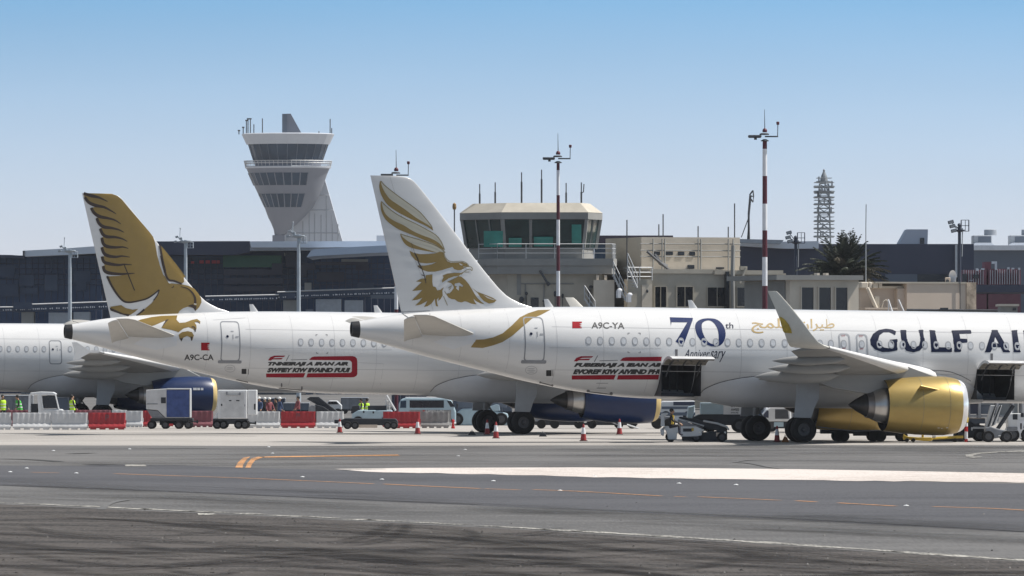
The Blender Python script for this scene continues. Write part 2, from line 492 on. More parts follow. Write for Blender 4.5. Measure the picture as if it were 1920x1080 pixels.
WING = [(1.2,7.35,-1.1,2.98,.135),(1.95,6.9,-1.1,3.02,.13),(4.0,5.55,-1.05,3.22,.125),(6.4,4.05,-.95,3.42,.118),(9.5,2.05,-1.75,3.68,.11),(13,-.20,-2.75,3.97,.105),(16.2,-2.25,-3.98,4.22,.10)]
SHARK = [(16.75,-2.65,-4.22,4.29,.10),(17.15,-3.05,-4.42,4.45,.09),(17.42,-3.42,-4.62,4.80,.085),(17.60,-3.85,-4.85,5.3,.08),(17.75,-4.45,-5.18,5.95,.075),(17.86,-4.98,-5.47,6.48,.07),(17.88,-5.12,-5.52,6.60,.06)]
def wing(c, side, sharklet=True, fence_mat=None, lg=None):
    sg = -1 if side == 'starboard' else 1
    mb = MB()
    mb.loft([foil_ring(a, b, sg*y, z, th, droop=.28 if y < 9 else .18) for (y, a, b, z, th) in WING])
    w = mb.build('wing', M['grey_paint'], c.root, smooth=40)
    # bright leading edge slats
    sl = MB(); rings = []
    for (y, a, b, z, th) in WING[1:]:
        ch = a-b; r = []
        for i in range(7):
            u = (-1+i/3.0); uu = u*u*.10
            t = 5*th*(.2969*math.sqrt(uu)-.126*uu-.3516*uu*uu)*ch
            r.append((a-uu*ch+.03, sg*y, z+(1.08 if u < 0 else -.92)*t*(1 if u < 0 else 1)+(.02 if u < 0 else -.02)))
        rings.append(r)
    sl.loft(rings, closed=False)
    sl.build('slat', M['slat'], w, smooth=60, recalc=False)
    # flap track fairings
    for k, (y, xa, xb, zf, r) in enumerate(((6.9, .9, -3.05, 2.92, .34), (9.9, .55, -3.25, 3.28, .27), (13.0, -.6, -3.95, 3.62, .22))):
        f = MB(); rings = []
        for i in range(9):
            t = i/8; x = xa+(xb-xa)*t
            k2 = math.sin(math.pi*min(1, t*1.0)**.8)**.6 if 0 < t < 1 else .02
            rings.append([(x, sg*y+r*.55*k2*math.cos(2*math.pi*q/12), zf+.12*(1-t)+r*k2*math.sin(2*math.pi*q/12)) for q in range(12)])
        f.loft(rings)
        f.build('flap_fairing', M['grey_paint'], w, smooth=50)
    # flap panels below the trailing edge
    f = MB()
    f.loft([foil_ring(.35, -1.55, sg*2.1, 2.80, .12), foil_ring(.35, -1.5, sg*6.2, 3.15, .11)])
    f.loft([foil_ring(-.1, -1.75, sg*6.6, 3.18, .11), foil_ring(-1.75, -2.75, sg*12.4, 3.72, .10)])
    f.build('flap', M['grey_paint'], w, smooth=40)
    if sharklet:
        s = MB(); rings = []
        allr = [WING[-1]] + SHARK
        for i, (y, a, b, z, th) in enumerate(allr):
            rg = foil_ring(a, b, 0, 0, th)
            lean = [0, .1, .45, .85, 1.2, 1.38, 1.42, 1.42][i]
            rings.append([(x, sg*(y - zz*math.sin(lean)), z + zz*math.cos(lean)) for (x, _, zz) in rg])
        s.loft(rings)
        s.build('winglet', M['winglet'], w, smooth=50)
    else:
        s = MB()
        y, a, b, z, th = WING[-1]
        s.loft([foil_ring(a, b, sg*y, z, th), foil_ring(a-.35, b-.1, sg*16.95, z+.06, th)])
        s.prism([(a-.9, z+.05), (b-.05, z+.62), (b-.32, z+.6), (b-.12, z-.02), (b-.25, z-.42), (b-.02, z-.42)], 'y', sg*16.93, sg*17.0)
        s.build('winglet', M['white'], w)
    return w

def engine(c, side, neo=True, cowl=None, lipm=None):
    sg = -1 if side == 'starboard' else 1
    y = sg*5.75
    zc = 1.72
    root_mb = MB()
    if neo:
        prof = [(1.14,3.25),(1.23,3.9),(1.30,4.8),(1.325,5.6),(1.315,6.1),(1.27,6.45),(1.21,6.66)]
    else:
        prof = [(.86,2.6),(.98,3.1),(1.08,3.9),(1.12,4.8),(1.13,5.5),(1.10,5.95),(1.05,6.2)]
    root_mb.lathe(prof, (0, y, zc), 'x', 48, caps=False)
    e = root_mb.build('engine', cowl, c.root, smooth=50)
    R, xe = prof[-1]; x0 = prof[0][1]; R0 = prof[0][0]
    lip = MB(); lip.lathe([(R, xe), (R-.06, xe+.18), (R-.14, xe+.27), (R-.22, xe+.25), (R-.27, xe+.1), (R-.25, xe-.5)], (0, y, zc), 'x', 48, caps=False)
    lip.build('intake_lip', lipm or M['lip'], e, smooth=60)
    fan = MB()
    fan.lathe([(R-.25, xe-.5), (.3, xe-.55), (.28, xe-.5), (.02, xe-.05)], (0, y, zc), 'x', 36, caps=False)
    fan.build('fan', M['nozzle_dark'], e, smooth=40)
    # bypass duct gap, core cowl, nozzle and cone
    g = MB(); g.lathe([(R0, x0), (R0-.03, x0-.005), (R0-.05, x0+.25), (.55, x0+.3)], (0, y, zc), 'x', 40, caps=False)
    g.build('bypass_duct', M['dark'], e, smooth=40)
    k = .80 if neo else .66
    n1 = MB(); n1.lathe([(k*1.02, x0+.3), (k*1.0, x0+.0), (k*.93, x0-.28), (k*.80, x0-.52)], (0, y, zc), 'x', 40, caps=False)
    n1.build('core_cowl', M['metal'], e, smooth=50)
    n2 = MB(); n2.lathe([(k*.80, x0-.5), (k*.74, x0-.62), (k*.70, x0-.8), (k*.66, x0-.8)], (0, y, zc), 'x', 40, caps=False)
    n2.build('nozzle', M['nozzle'], e, smooth=50)
    n3 = MB(); n3.lathe([(k*.64, x0-.6), (k*.60, x0-.85), (k*.34, x0-1.25), (.02, x0-1.6)], (0, y, zc), 'x', 32, caps=False)
    n3.build('exhaust_cone', M['nozzle_dark'], e, smooth=50)
    # pylon
    p = MB()
    def sec(x, zt, zb, hw): return [(x, y-hw, zb), (x, y+hw, zb), (x, y+hw*.8, zt), (x, y-hw*.8, zt)]
    p.loft([sec(5.6, 3.06 if neo else 2.85, 2.6, .12), sec(4.3, 3.5, 2.3, .2), sec(2.6, 3.45, 2.2, .2), sec(.9, 3.2, 2.45, .16), sec(-.2, 3.05, 2.85, .06)])
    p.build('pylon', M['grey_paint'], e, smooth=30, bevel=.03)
    if neo:
        # strake on the outboard shoulder
        t = MB(); a = math.radians(34)
        cy, cz = sg*math.cos(a), math.sin(a)
        pts = []
        for (x, r) in ((4.55, 1.28), (5.55, 1.315), (4.62, 1.62)):
            pts.append((x, y+cy*r, zc+cz*r))
        off = Vector((0, -cz*sg*.02, cy*sg*.02))
        vs = [Vector(q)+off for q in pts]+[Vector(q)-off for q in pts]
        t.add(vs, [(0,1,2),(5,4,3),(0,3,4,1),(1,4,5,2),(2,5,3,0)])
        t.build('strake', M['gold_cowl'], e)
        # panel seams on the cowl
        s = MB()
        for xs_, rr in ((4.78, 1.3035), (6.02, 1.322)):
            s.lathe([(rr, xs_), (rr+.002, xs_+.012), (rr, xs_+.024)], (0, y, zc), 'x', 48, caps=False)
        s.add([(3.4, y+sg*1.175, zc-.02), (6.0, y+sg*1.328, zc-.02), (6.0, y+sg*1.328, zc-.035), (3.4, y+sg*1.175, zc-.035)], [(0,1,2,3)])
        s.build('cowl_seam', M['gold_line'], e, recalc=False)
    # small placards near the intake
    d = MB()
    if neo:
        for (x, z, w, h) in ((5.55,.72,.10,.07),(5.72,.70,.07,.13),(5.95,.73,.10,.13)):
            rr = 1.335; yy = math.sqrt(rr*rr-(z-zc)**2)
            d.add([(x, y+sg*yy, z), (x+w, y+sg*yy, z), (x+w, y+sg*(yy+.03), z+h), (x, y+sg*(yy+.03), z+h)], [(0,1,2,3)])
        d.build('placard_print', M['stab_grey'], e, recalc=False)
    else:
        for (x, w) in ((4.95,.22),(5.2,.17),(5.42,.15)):
            rr = 1.145
            for (z) in (2.02,):
                yy = math.sqrt(rr*rr-(z-zc)**2)
                d.add([(x, y+sg*yy, z), (x+w, y+sg*yy, z), (x+w, y+sg*(yy-.02), z+.14), (x, y+sg*(yy-.02), z+.14)], [(0,1,2,3)])
        d.build('placard_print', M['white'], e, recalc=False)
    return e

def gear(c, side):
    sg = -1 if side == 'starboard' else 1
    y = sg*3.795
    a = MB()
    a.tube([(.15, y-sg*.25, 2.75), (0, y, 1.2), (0, y, .58)], [.15, .14, .11], 12)
    a.tube([(0, y-.55, .58), (0, y+.55, .58)], .09, 10)
    a.tube([(.1, y, 1.25), (.9, y-sg*1.0, 2.6)], .06, 8)
    a.tube([(.12, y, .65), (.42, y, 1.0), (.12, y, 1.4)], .05, 6)
    g = a.build('landing_gear', M['strut'], c.root, smooth=40)
    for dy in (-.465, .465):
        w = MB(); r = .585
        w.lathe([(.30, -.20), (.42, -.215), (.52, -.205), (.57, -.15), (r, -.08), (r, .08), (.57, .15), (.52, .205), (.42, .215), (.30, .20)], (0, y+dy, r), 'y', 36, caps=False)
        t = w.build('wheel', M['tyre'], g, smooth=35)
        h = MB()
        h.lathe([(.30, -.19), (.27, -.13), (.12, -.11), (.09, -.20), (.01, -.21)], (0, y+dy, r), 'y', 24, caps=False)
        h.lathe([(.30, .19), (.27, .13), (.12, .11), (.09, .20), (.01, .21)], (0, y+dy, r), 'y', 24, caps=False)
        h.build('rim', M['hub'], t, smooth=35)
    d = MB()
    yo = y+sg*.74
    d.prism([(-.52,1.12),(.28,1.10),(.42,1.55),(.62,1.95),(.66,2.75),(-.42,2.72),(-.44,2.0)], 'y', yo-.03, yo+.03)
    d.build('gear_door', M['gear_door'], g, bevel=.02)
    return g

def tailplane(c, side):
    sg = -1 if side == 'starboard' else 1
    A = c.aft
    mb = MB()
    mb.loft([foil_ring(-13.9-A, -16.75-A, sg*.3, 4.55, .10), foil_ring(-14.35-A, -16.85-A, sg*1.0, 4.66, .095), foil_ring(-17.45-A, -18.35-A, sg*6.0, 5.42, .085), foil_ring(-17.75-A, -18.5-A, sg*6.22, 5.46, .05)])
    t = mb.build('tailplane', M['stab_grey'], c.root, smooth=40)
    e = MB()
    e.loft([foil_ring(-16.80-A, -17.62-A, sg*.85, 4.56, .15, droop=.26), foil_ring(-18.33-A, -18.82-A, sg*6.0, 5.38, .12, droop=.14)])
    e.build('elevator', M['stab_grey'], t, smooth=40)
    return t

def fin(c, m=None):
    mb = MB(); rings = []
    zs = [5.45,5.7,5.93,6.11,6.3,6.46,6.75,7.0,7.5,8,8.5,9,9.5,10,10.5,11,11.35,11.5,11.62,11.70,11.735]
    for z in zs:
        te, le = c.fin_chord(z); ring = []; n = 26
        ts = [.5*(1-math.cos(math.pi*i/n)) for i in range(n+1)]
        up = [(le-(le-te)*u, -c.fin_half(le-(le-te)*u, z), z) for u in ts]
        dn = [(x, -y, z_) for (x, y, z_) in up]
        rings.append(up + dn[::-1])
    mb.loft(rings)
    return mb.build('vertical_fin', m or M['white'], c.root, smooth=40)

def belly_fairing(c):
    mb = MB(); rings = []
    zl = [(-3.98,2.05),(-3.85,2.30),(-3.5,2.52),(-3.0,2.70),(-2.2,2.87),(-1.2,2.98),(0.5,3.08),(4,3.2),(6.5,3.2),(8.0,2.95),(9.2,2.3),(9.5,2.0)]
    edge = []
    xs = [-3.98,-3.93,-3.85,-3.7,-3.5,-3.2,-2.8,-2.2,-1.6,-1,0,1,2,3,4,5,6,6.8,7.5,8.1,8.6,9.0,9.3,9.5]
    for x in xs:
        z1 = lerp_tab(zl, x)[0]; t, b, w = c.prof(x); zc, hz = (t+b)/2, (t-b)/2
        t1 = math.asin((z1-zc)/hz); k = min(1, (x+4)/2.2)*min(1, max(0, (9.55-x)/3.0)); k = k*k*(3-2*k)
        ring = []
        N = 20
        for i in range(N+1):
            a = t1 + (-math.pi/2-t1)*i/N
            d = .035 + .34*k*(math.sin(math.pi*.5*min(1, i/N*1.6))) * (1 if i < N else 1)
            ring.append((x, -(w*math.cos(a)+d*math.cos(a)*1.0), zc+hz*math.sin(a)+d*math.sin(a)*.85))
        ring2 = [(p[0], -p[1], p[2]) for p in ring[:-1]][::-1]
        rings.append(ring+ring2); edge.append((x, z1))
    mb.loft(rings, closed=False)
    f = mb.build('belly_fairing', M['fairing'], c.root, smooth=50)
    pts = stroke([(x, z) for (x, z) in edge if x < 2], .035)
    v, fs = fill([pts])
    c.decal('fairing_seam', v, fs, M['line'], f, px=False, step=.25, eps=.012)
    v, fs = fill([stroke([(5.2, 3.32), (7.2, 3.30), (8.0, 3.12), (8.6, 2.85)], .03)])
    c.decal('fairing_seam', v, fs, M['line'], f, px=False, step=.25, eps=.012)
    return f

def skin_seams(c, fu, x0, x1, first=0):
    lp = []
    x = x0
    while x < x1:
        t, b, w = c.prof(x); q = (t-b)
        lp.append([(x, b+q*.06), (x+.016, b+q*.06), (x+.016, t-q*.02), (x, t-q*.02)]); x += 2.13
    for z in (3.12, 5.05):
        lp.append([(max(x0, -11-c.aft), z), (x1, z), (x1, z+.02), (max(x0, -11-c.aft), z+.02)])
    for i, l in enumerate(lp):
        v, f = fill([l]); c.decal('skin_seam', v, f, M['line_soft'], fu, px=False, step=.16 if i < len(lp)-2 else .6, eps=.0045)
def cabin_window(c, x, fu, z=4.46, big=False):
    mb = MB(); w, h = (.135, .185)
    o = ellipse(0, 0, 1, 1, n=20)
    def se(q, a, b):   # rounded oblong
        return (math.copysign(abs(q[0])**.8, q[0])*a, math.copysign(abs(q[1])**.85, q[1])*b)
    def pt(dx, dz, e):
        zz = z+dz; xx = x+dx
        return (xx, -c.surf(xx, zz)-e, zz)
    rings = [[pt(*se(q, w*k, h*k), e) for q in o] for (k, e) in ((1, .009), (.86, .012), (.70, .008))]
    mb.mat(0).loft(rings, caps=False)
    mb.mat(1).add(rings[-1], [tuple(range(20))])
    return mb.build('cabin_window', [M['win_ring'], M['win_pane']], fu, smooth=30, recalc=False)

def door_outline(c, name, x0, x1, z0, z1, fu, wd=.05, m=None, sill=True, kinks=True):
    m = m or M['door_grey']
    o = rrect(x0, z0, x1, z1, .16); i = rrect(x0+wd, z0+wd, x1-wd, z1-wd, .13)
    v, f = fill([o, i])
    d = c.decal(name, v, f, m, fu, px=False, step=.12, eps=.008)
    if sill:
        v, f = fill([rrect(x0-.10, z0-.09, x1+.10, z0+.06, .06)])
        c.decal('door_sill', v, f, m, d, px=False, step=.12, eps=.014)
    if kinks:
        mb = []
        v, f = fill([ellipse((x0+x1)/2-.16, z0+(z1-z0)*.62, .065, .065, n=14)])
        c.decal('door_porthole', v, f, M['navy_dark'], d, px=False, step=0, eps=.012)
        v, f = fill([[((x0+x1)/2+.10, z0+(z1-z0)*.55), ((x0+x1)/2+.13, z0+(z1-z0)*.55), ((x0+x1)/2+.13, z0+(z1-z0)*.67), ((x0+x1)/2+.10, z0+(z1-z0)*.67)]])
        c.decal('door_handle', v, f, M['door_grey'], d, px=False, step=0, eps=.012)
        v, f = fill([[((x0+x1)/2+.24, z0+(z1-z0)*.60), ((x0+x1)/2+.40, z0+(z1-z0)*.60), ((x0+x1)/2+.40, z0+(z1-z0)*.63), ((x0+x1)/2+.24, z0+(z1-z0)*.63)],
                     [((x0+x1)/2+.02, z0+(z1-z0)*.74), ((x0+x1)/2+.16, z0+(z1-z0)*.74), ((x0+x1)/2+.16, z0+(z1-z0)*.76), ((x0+x1)/2+.02, z0+(z1-z0)*.76)]])
        c.decal('door_print', v, f, M['win_ring'], d, px=False, step=0, eps=.012)
    return d

def antenna_blade(c, x, fu, h=.36):
    mb = MB(); t, b, w = c.prof(x)
    mb.loft([foil_ring(x+.22, x-.2, 0, 0, .10, n=6)])if False else None
    r0 = [(p[0], p[2]*1.0, t-.03) for p in foil_ring(x+.24, x-.18, 0, 0, .12, n=6)]
    r1 = [(p[0], p[2]*1.0, t+h) for p in foil_ring(x-.05, x-.24, 0, 0, .12, n=6)]
    mb.loft([r0, r1])
    return mb.build('antenna', M['white'], c.root, smooth=40)
# ------------------------------------------------------------------ nearest airliner (white, gold falcon on the fin)
def cr(ox, oy, k, pts): return [(ox+x/k, oy+y/k) for (x, y) in pts]
def shapes(c, name, loops, m, parent, where='fus', eps=.007, step=4, clip=None):
    v, f = [], []
    for lp in loops:
        a, b = fill(lp if isinstance(lp[0][0], (tuple, list)) else [lp])
        k = len(v); v += a; f += [tuple(k+i for i in q) for q in b]
    return c.decal(name, v, f, m, parent, where, eps, True, step, clip)
tap = lambda t: (.35+1.9*t if t < .35 else 1.0-(t-.35)/.65*.85)
c1 = Craft('airliner', 'white airliner with gold falcon on a white fin, blue 70th lettering and open cargo doors', 12.04, 359, 13.7, .7)
HOLES = [(-6.0, -4.12, -70, -15), (8.80, 10.62, -70, -15)]
fu = fuselage(c1, HOLES)
fn = fin(c1)
for sd in ('starboard', 'port'):
    wing(c1, sd); engine(c1, sd, True, M['gold_cowl']); gear(c1, sd); tailplane(c1, sd)
belly_fairing(c1)
for x in (-10.75, -4.05): antenna_blade(c1, x, fu)
# nose gear
g = MB(); g.tube([(12.64, 0, 2.2), (12.64, 0, .38)], .09, 8)
ng = g.build('nose_gear', M['strut'], c1.root)
for dy in (-.25, .25):
    w = MB(); w.lathe([(.2, -.1), (.34, -.11), (.38, -.05), (.38, .05), (.34, .11), (.2, .1)], (12.64, dy, .38), 'y', 24); w.build('wheel', M['tyre'], ng, smooth=35)
# cargo openings: lined hold and the raised door
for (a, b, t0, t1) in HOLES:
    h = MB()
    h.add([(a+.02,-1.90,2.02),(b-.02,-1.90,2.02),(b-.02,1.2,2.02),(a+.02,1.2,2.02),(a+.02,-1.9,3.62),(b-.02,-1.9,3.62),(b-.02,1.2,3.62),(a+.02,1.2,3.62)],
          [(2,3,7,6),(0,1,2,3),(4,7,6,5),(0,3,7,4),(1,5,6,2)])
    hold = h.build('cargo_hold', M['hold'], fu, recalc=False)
    rb = MB()
    for q in range(5): rb.box(a+.1+q*.36, a+.16+q*.36, 1.12, 1.18, 2.05, 3.6)
    for q in range(4): rb.box(a+.05, b-.05, -1.2+q*.5, -1.12+q*.5, 2.025, 2.06)
    rb.build('hold_rail', M['steel_dark'], hold)
    t, bb, w = c1.prof(a); zc, hz = (t+bb)/2, (t-bb)/2
    # frame round the opening
    fr = MB()
    for xx in (a, b):
        s = -1 if xx == a else 1
        ring_o = []; ring_i = []
        for q in range(14):
            an = math.radians(-15-55*q/13)
            ring_o.append((xx, -(w-.004)*math.cos(an), zc+(hz-.004)*math.sin(an))); ring_i.append((xx, -(w-.16)*math.cos(an), zc+(hz-.16)*math.sin(an)))
        k = len(ring_o); fr.add(ring_o+ring_i, [(i, i+1, k+i+1, k+i) for i in range(k-1)])
    for an0 in (-15, -70):
        an = math.radians(an0)
        fr.add([(a, -w*math.cos(an), zc+hz*math.sin(an)), (b, -w*math.cos(an), zc+hz*math.sin(an)), (b, -(w-.16)*math.cos(an), zc+(hz-.16)*math.sin(an)), (a, -(w-.16)*math.cos(an), zc+(hz-.16)*math.sin(an))], [(0,1,2,3)])
    fr.build('cargo_door_frame', M['line'], fu, recalc=False)
    # raised door: the arc of skin swung up about its top edge
    hy, hz0 = -w*math.cos(math.radians(-15)), zc+hz*math.sin(math.radians(-15))
    rot = math.radians(139)
    outer, inner = [], []
    for q in range(12):
        an = math.radians(-15-54*q/11)
        for lst, off in ((outer, 0), (inner, .13 if 0 < q < 11 else .03)):
            y = -(w-off)*math.cos(an)-hy; z = zc+(hz-off)*math.sin(an)-hz0
            lst.append((hy-.03 + y*math.cos(rot)+z*math.sin(rot), hz0+.03 - y*math.sin(rot)+z*math.cos(rot)))
    dm = MB(); n = len(outer)
    vs = [(x, *p) for x in (a+.02, b+.12) for p in outer] + [(x, *p) for x in (a+.02, b+.12) for p in inner]
    dm.mat(0).add(vs, [(i, i+1, n+i+1, n+i) for i in range(n-1)])
    dm.mat(1).add(vs, [(2*n+i, 3*n+i, 3*n+i+1, 2*n+i+1) for i in range(n-1)])
    dm.mat(0).add(vs, [(i, 2*n+i, 2*n+i+1, i+1) for i in range(n-1)] + [(n+i, n+i+1, 3*n+i+1, 3*n+i) for i in range(n-1)] + [(n-1, 3*n-1, 4*n-1, 2*n-1), (0, n, 3*n, 2*n)])
    cd = dm.build('cargo_door', [M['white'], M['door_in']], fu, smooth=35)
    r = MB()
    for xx in (a+.35, a+.95, b-.3):
        pts = [(xx, *p) for p in inner]
        r.tube([(x, y, z-.03) for (x, y, z) in pts[1:-1]], .035, 5)
    r.tube([(a+.25, hy+.1, 2.9), (a+.25, hy-.65, 3.5)], .03, 6); r.tube([(b-.2, hy+.1, 2.9), (b-.2, hy-.65, 3.5)], .03, 6)
    r.build('door_rib', M['steel_dark'], cd, smooth=40)
    k = MB(); k.box(a+.62, a+.74, -1.985, -1.93, 3.75, 4.12); k.build('hinge_plate', M['line'], cd, bevel=.01)

# cabin windows, doors and emergency exits
x0 = c1.fus_xz(1104, 638)[0]
skip = []
wpx = [1103.8,1125.5,1147.5,1169.5,1190.8,1212.3,1233.7,1255,1277.3,1298.8,1320.3,1342.5,1364.3,1385.5,1406.7,1428.2,1449.7,1471.5,1493.5,1515.5,1537.7,1558.1,1582.2,1616,1649,1671,1692.5,1713,1734.4,1755.6,1778,1799,1820,1841.6,1864.4,1886.7,1907.6]
for q in wpx:
    cabin_window(c1, c1.fus_xz(q, 638+(q-1104)*.0136)[0], fu, 4.46)
x0 = c1.fus_xz(1907.6, 649)[0]
for i in range(1, 5): cabin_window(c1, x0+.533*i, fu, 4.46)
a, b = c1.fus_xz(979, 594), c1.fus_xz(1020, 678)
door_outline(c1, 'door', a[0], b[0], b[1], a[1], fu)
for (pa, pb) in (((1571, 625), (1595, 670)), ((1604, 626), (1628, 671))):
    a, b = c1.fus_xz(*pa), c1.fus_xz(*pb)
    d = door_outline(c1, 'emergency_exit', a[0], b[0], b[1], a[1], fu, wd=.07, m=M['win_ring'], sill=False, kinks=False)
    v, f = text2d('EXIT'); 
    tv, tf = text_px('EXIT', pa[0]+7, pa[1]+3, pa[0]+14, pa[1]+6); c1.decal('exit_lettering', tv, tf, M['flag_red'], d, eps=.012)
    tv, tf = text_px('EXIT', pa[0]+8, pa[1]+27, pa[0]+15, pa[1]+30); c1.decal('exit_lettering', tv, tf, M['flag_red'], d, eps=.012)
# airframe seams
sm = []
for (pts, w) in (([(1030, 652), (1240, 653)], .7), ([(1330, 655), (1560, 657)], .6), ([(917, 583), (917, 640), (912, 700)], .6)):
    sm.append(stroke(pts, w, False))
shapes(c1, 'skin_seam', sm, M['line_soft'], fu, eps=.005, step=12)
for (x, y) in ((1177, 624), (1177, 662)):
    lp = []
    for sx in (0, 24):
        s = 1 if sx == 0 else -1; t = 1 if y < 640 else -1
        lp.append([(x+sx, y), (x+sx+4*s, y), (x+sx+4*s, y+1*t), (x+sx+1*s, y+1*t), (x+sx+1*s, y+3.5*t), (x+sx, y+3.5*t)])
    shapes(c1, 'corner_print', lp, M['line'], fu)
v = [rrect(1024, 694, 1034, 705, 1), [(1036, 694), (1037, 694), (1037, 705), (1036, 705)]]
shapes(c1, 'valve_print', v, M['black'], fu)
shapes(c1, 'panel_seam', [[ellipse(996, 694, 11.5, 8), ellipse(996, 694, 10.3, 6.8)], ellipse(996, 691, 7, 1), ellipse(996, 694.5, 8, .8), ellipse(996, 697.5, 6, .8)], M['line_soft'], fu)
shapes(c1, 'panel_seam', [[(1012, 716), (1036, 722), (1036, 724), (1012, 718)], ellipse(1013, 717, 2, 2), ellipse(1035.5, 722.5, 2, 2)], M['line'], fu)
shapes(c1, 'panel_seam', [[(1101, 733), (1148, 739), (1148, 740.6), (1101, 735)], ellipse(1103, 733, 3, 2.5), ellipse(1146, 738, 3, 3)], M['line'], fu)
shapes(c1, 'placard_print', [[(1118, 718), (1140, 718), (1140, 718.7), (1118, 718.7)], [(1119, 727), (1136, 727), (1136, 728), (1119, 728)]], M['line'], fu)
shapes(c1, 'tail_seam', [stroke([(754, 588), (766, 596), (771, 599)], 1.6, False), stroke([(806, 583), (806, 600), (808, 618)], .7, False)], M['line'], fu, eps=.008)

# falcon emblem
GA = lambda p: cr(690, 320, 6.75, p)
GB = lambda p: cr(750, 440, 7.2, p)
f1 = [(155,128),(141,190),(152,265),(185,345),(240,425),(320,490),(420,550),(540,610),(660,665),(760,715),(822,758),(800,715),(700,650),(600,590),(480,500),(380,430),(290,370),(230,300),(185,220),(165,160)]
f2 = [(165,385),(158,440),(170,520),(215,610),(290,680),(390,745),(500,790),(620,840),(740,890),(860,940),(962,1003),(900,920),(800,860),(680,815),(560,760),(450,690),(340,640),(250,580),(200,510),(178,430)]
f3 = [(408,800),(420,850),(460,920),(520,965),(600,990),(700,1010),(800,1028),(870,1037),(780,1008),(680,975),(580,935),(500,890),(440,840)]
body = [(125,215),(150,280),(200,340),(270,378),(350,388),(430,382),(498,368),(430,400),(330,418),(235,415),(260,450),(310,480),(380,500),(470,500),(560,480),(640,455),(708,434),(730,465),(780,480),(830,475),(862,455),(850,430),(925,428),(900,392),(840,368),(760,374),(690,378),(640,360),(600,300),(585,240),(540,228),(480,250),(380,262),(270,262),(190,248)]
eye = [(795,385),(820,392),(848,410),(830,418),(808,405)]
thr = [(575,550),(640,525),(730,515),(820,518),(862,498),(832,525),(790,558),(730,562),(660,588),(612,618),(572,645),(565,620),(585,578)]
lwing = [(438,535),(345,548),(345,590),(280,595),(215,632),(292,640),(240,690),(163,760),(230,755),(302,745),(250,800),(158,888),(230,880),(302,850),(260,905),(203,958),(275,945),(367,895),(345,940),(323,976),(372,965),(425,930),(470,865),(478,930),(485,965),(515,970),(500,930),(495,880),(520,848),(515,895),(548,868),(576,820),(570,760),(590,708),(545,745),(503,752),(480,708),(445,697),(435,640)]
rbody = [(790,560),(830,570),(880,610),(930,670),(960,720),(1000,790),(1040,850),(1090,900),(1142,940),(1080,925),(1030,900),(988,862),(1010,910),(1032,943),(960,930),(900,905),(870,900),(830,915),(780,905),(740,875),(690,868),(650,845),(622,800),(660,797),(690,770),(727,720),(720,690),(690,655),(640,640),(740,590)]
claw = [(735,662),(800,648),(852,685),(845,706),(800,690),(792,757),(752,722),(770,700),(738,690)]
tail = [(963,712),(1040,770),(1150,812),(1250,852),(1302,885),(1270,915),(1200,930),(1130,895),(1080,840),(1048,790)]
tcut = [(1120,812),(1180,855),(1250,880),(1290,884),(1240,866),(1170,835)]
shapes(c1, 'falcon_emblem', [smooth_closed(GA(p), 3) for p in (f1, f2, f3)] + [[GB(body), GB(eye)], GB(thr), GB(lwing), [GB(rbody), GB(claw)], [GB(tail), GB(tcut)]], M['gold'], fn, 'fin', .016, 3)
pale = [[(160,130),(215,190),(300,260),(420,350),(560,450),(660,530),(740,620),(800,700),(822,756),(800,715),(700,650),(600,590),(480,500),(380,430),(290,370),(230,300),(185,220)], [(170,390),(230,450),(330,530),(450,600),(600,670),(740,745),(850,810),(920,890),(960,1000),(900,920),(800,860),(680,815),(560,760),(450,690),(340,640),(250,580),(200,510)], [(410,800),(500,830),(620,865),(760,910),(860,950),(940,1000),(975,1040),(870,1037),(780,1008),(680,975),(580,935),(500,890),(440,840)]]
shapes(c1, 'falcon_tint', [smooth_closed(GA(p), 3) for p in pale], M['feather_pale'], fn, 'fin', .012, 3)
ln = [[(160,130),(215,190),(300,260),(420,350),(560,450),(660,530),(740,620),(800,700),(815,742)], [(170,390),(230,450),(330,530),(450,600),(600,670),(740,745),(850,810),(920,890),(968,1003)], [(410,800),(500,830),(620,865),(760,910),(860,950),(940,1000),(975,1040)]]
shapes(c1, 'falcon_outline', [stroke(GA(p), 1.5) for p in ln] + [stroke(GB(p), 1.2) for p in ([(590,230),(605,290),(645,345),(700,365),(780,360),(850,362),(905,390),(930,425)], [(855,450),(905,432),(955,435),(975,460),(968,486),(945,465),(890,482),(850,515),(822,540)], [(870,505),(935,503)], [(600,760),(625,800),(660,790)], [(585,830),(640,955)], [(640,640),(740,590)], [(650,720),(700,690)], [(660,745),(690,710)])], M['gold_line'], fn, 'fin', .022, 3)
shapes(c1, 'rudder_stain', [stroke(GB(p), w, False) for (p, w) in (([(150,110),(195,245)], .5), ([(195,245),(235,320),(255,390),(290,450)], 2.0), ([(290,450),(330,560),(350,655)], 1.4), ([(240,425),(300,465)], 1.6), ([(290,540),(330,560)], 1.2), ([(330,610),(355,600)], 1.2))], M['brown'], fn, 'fin', .026, 3)
shapes(c1, 'rudder_seam', [stroke([(731, 331), (768, 455), (778, 488), (800, 540), (812, 582)], .7, False)], M['line_soft'], fn, 'fin', .011, 6)
skin_seams(c1, fu, -17.2, 15)
hinge = [stroke([(751, 585), (806, 583)], .9, False)]
shapes(c1, 'fin_seam', hinge, M['line'], fn, 'fin', .016, 6)

# swoosh behind the cabin door
sw = [(330,285),(370,228),(430,225),(500,210),(570,180),(640,120),(700,60),(760,30),(835,6),(930,3),(860,40),(790,70),(720,130),(640,200),(570,245),(500,270),(420,290)]
shapes(c1, 'gold_swoosh', [cr(800, 580, 4, sw)], M['gold'], fu, eps=.006)

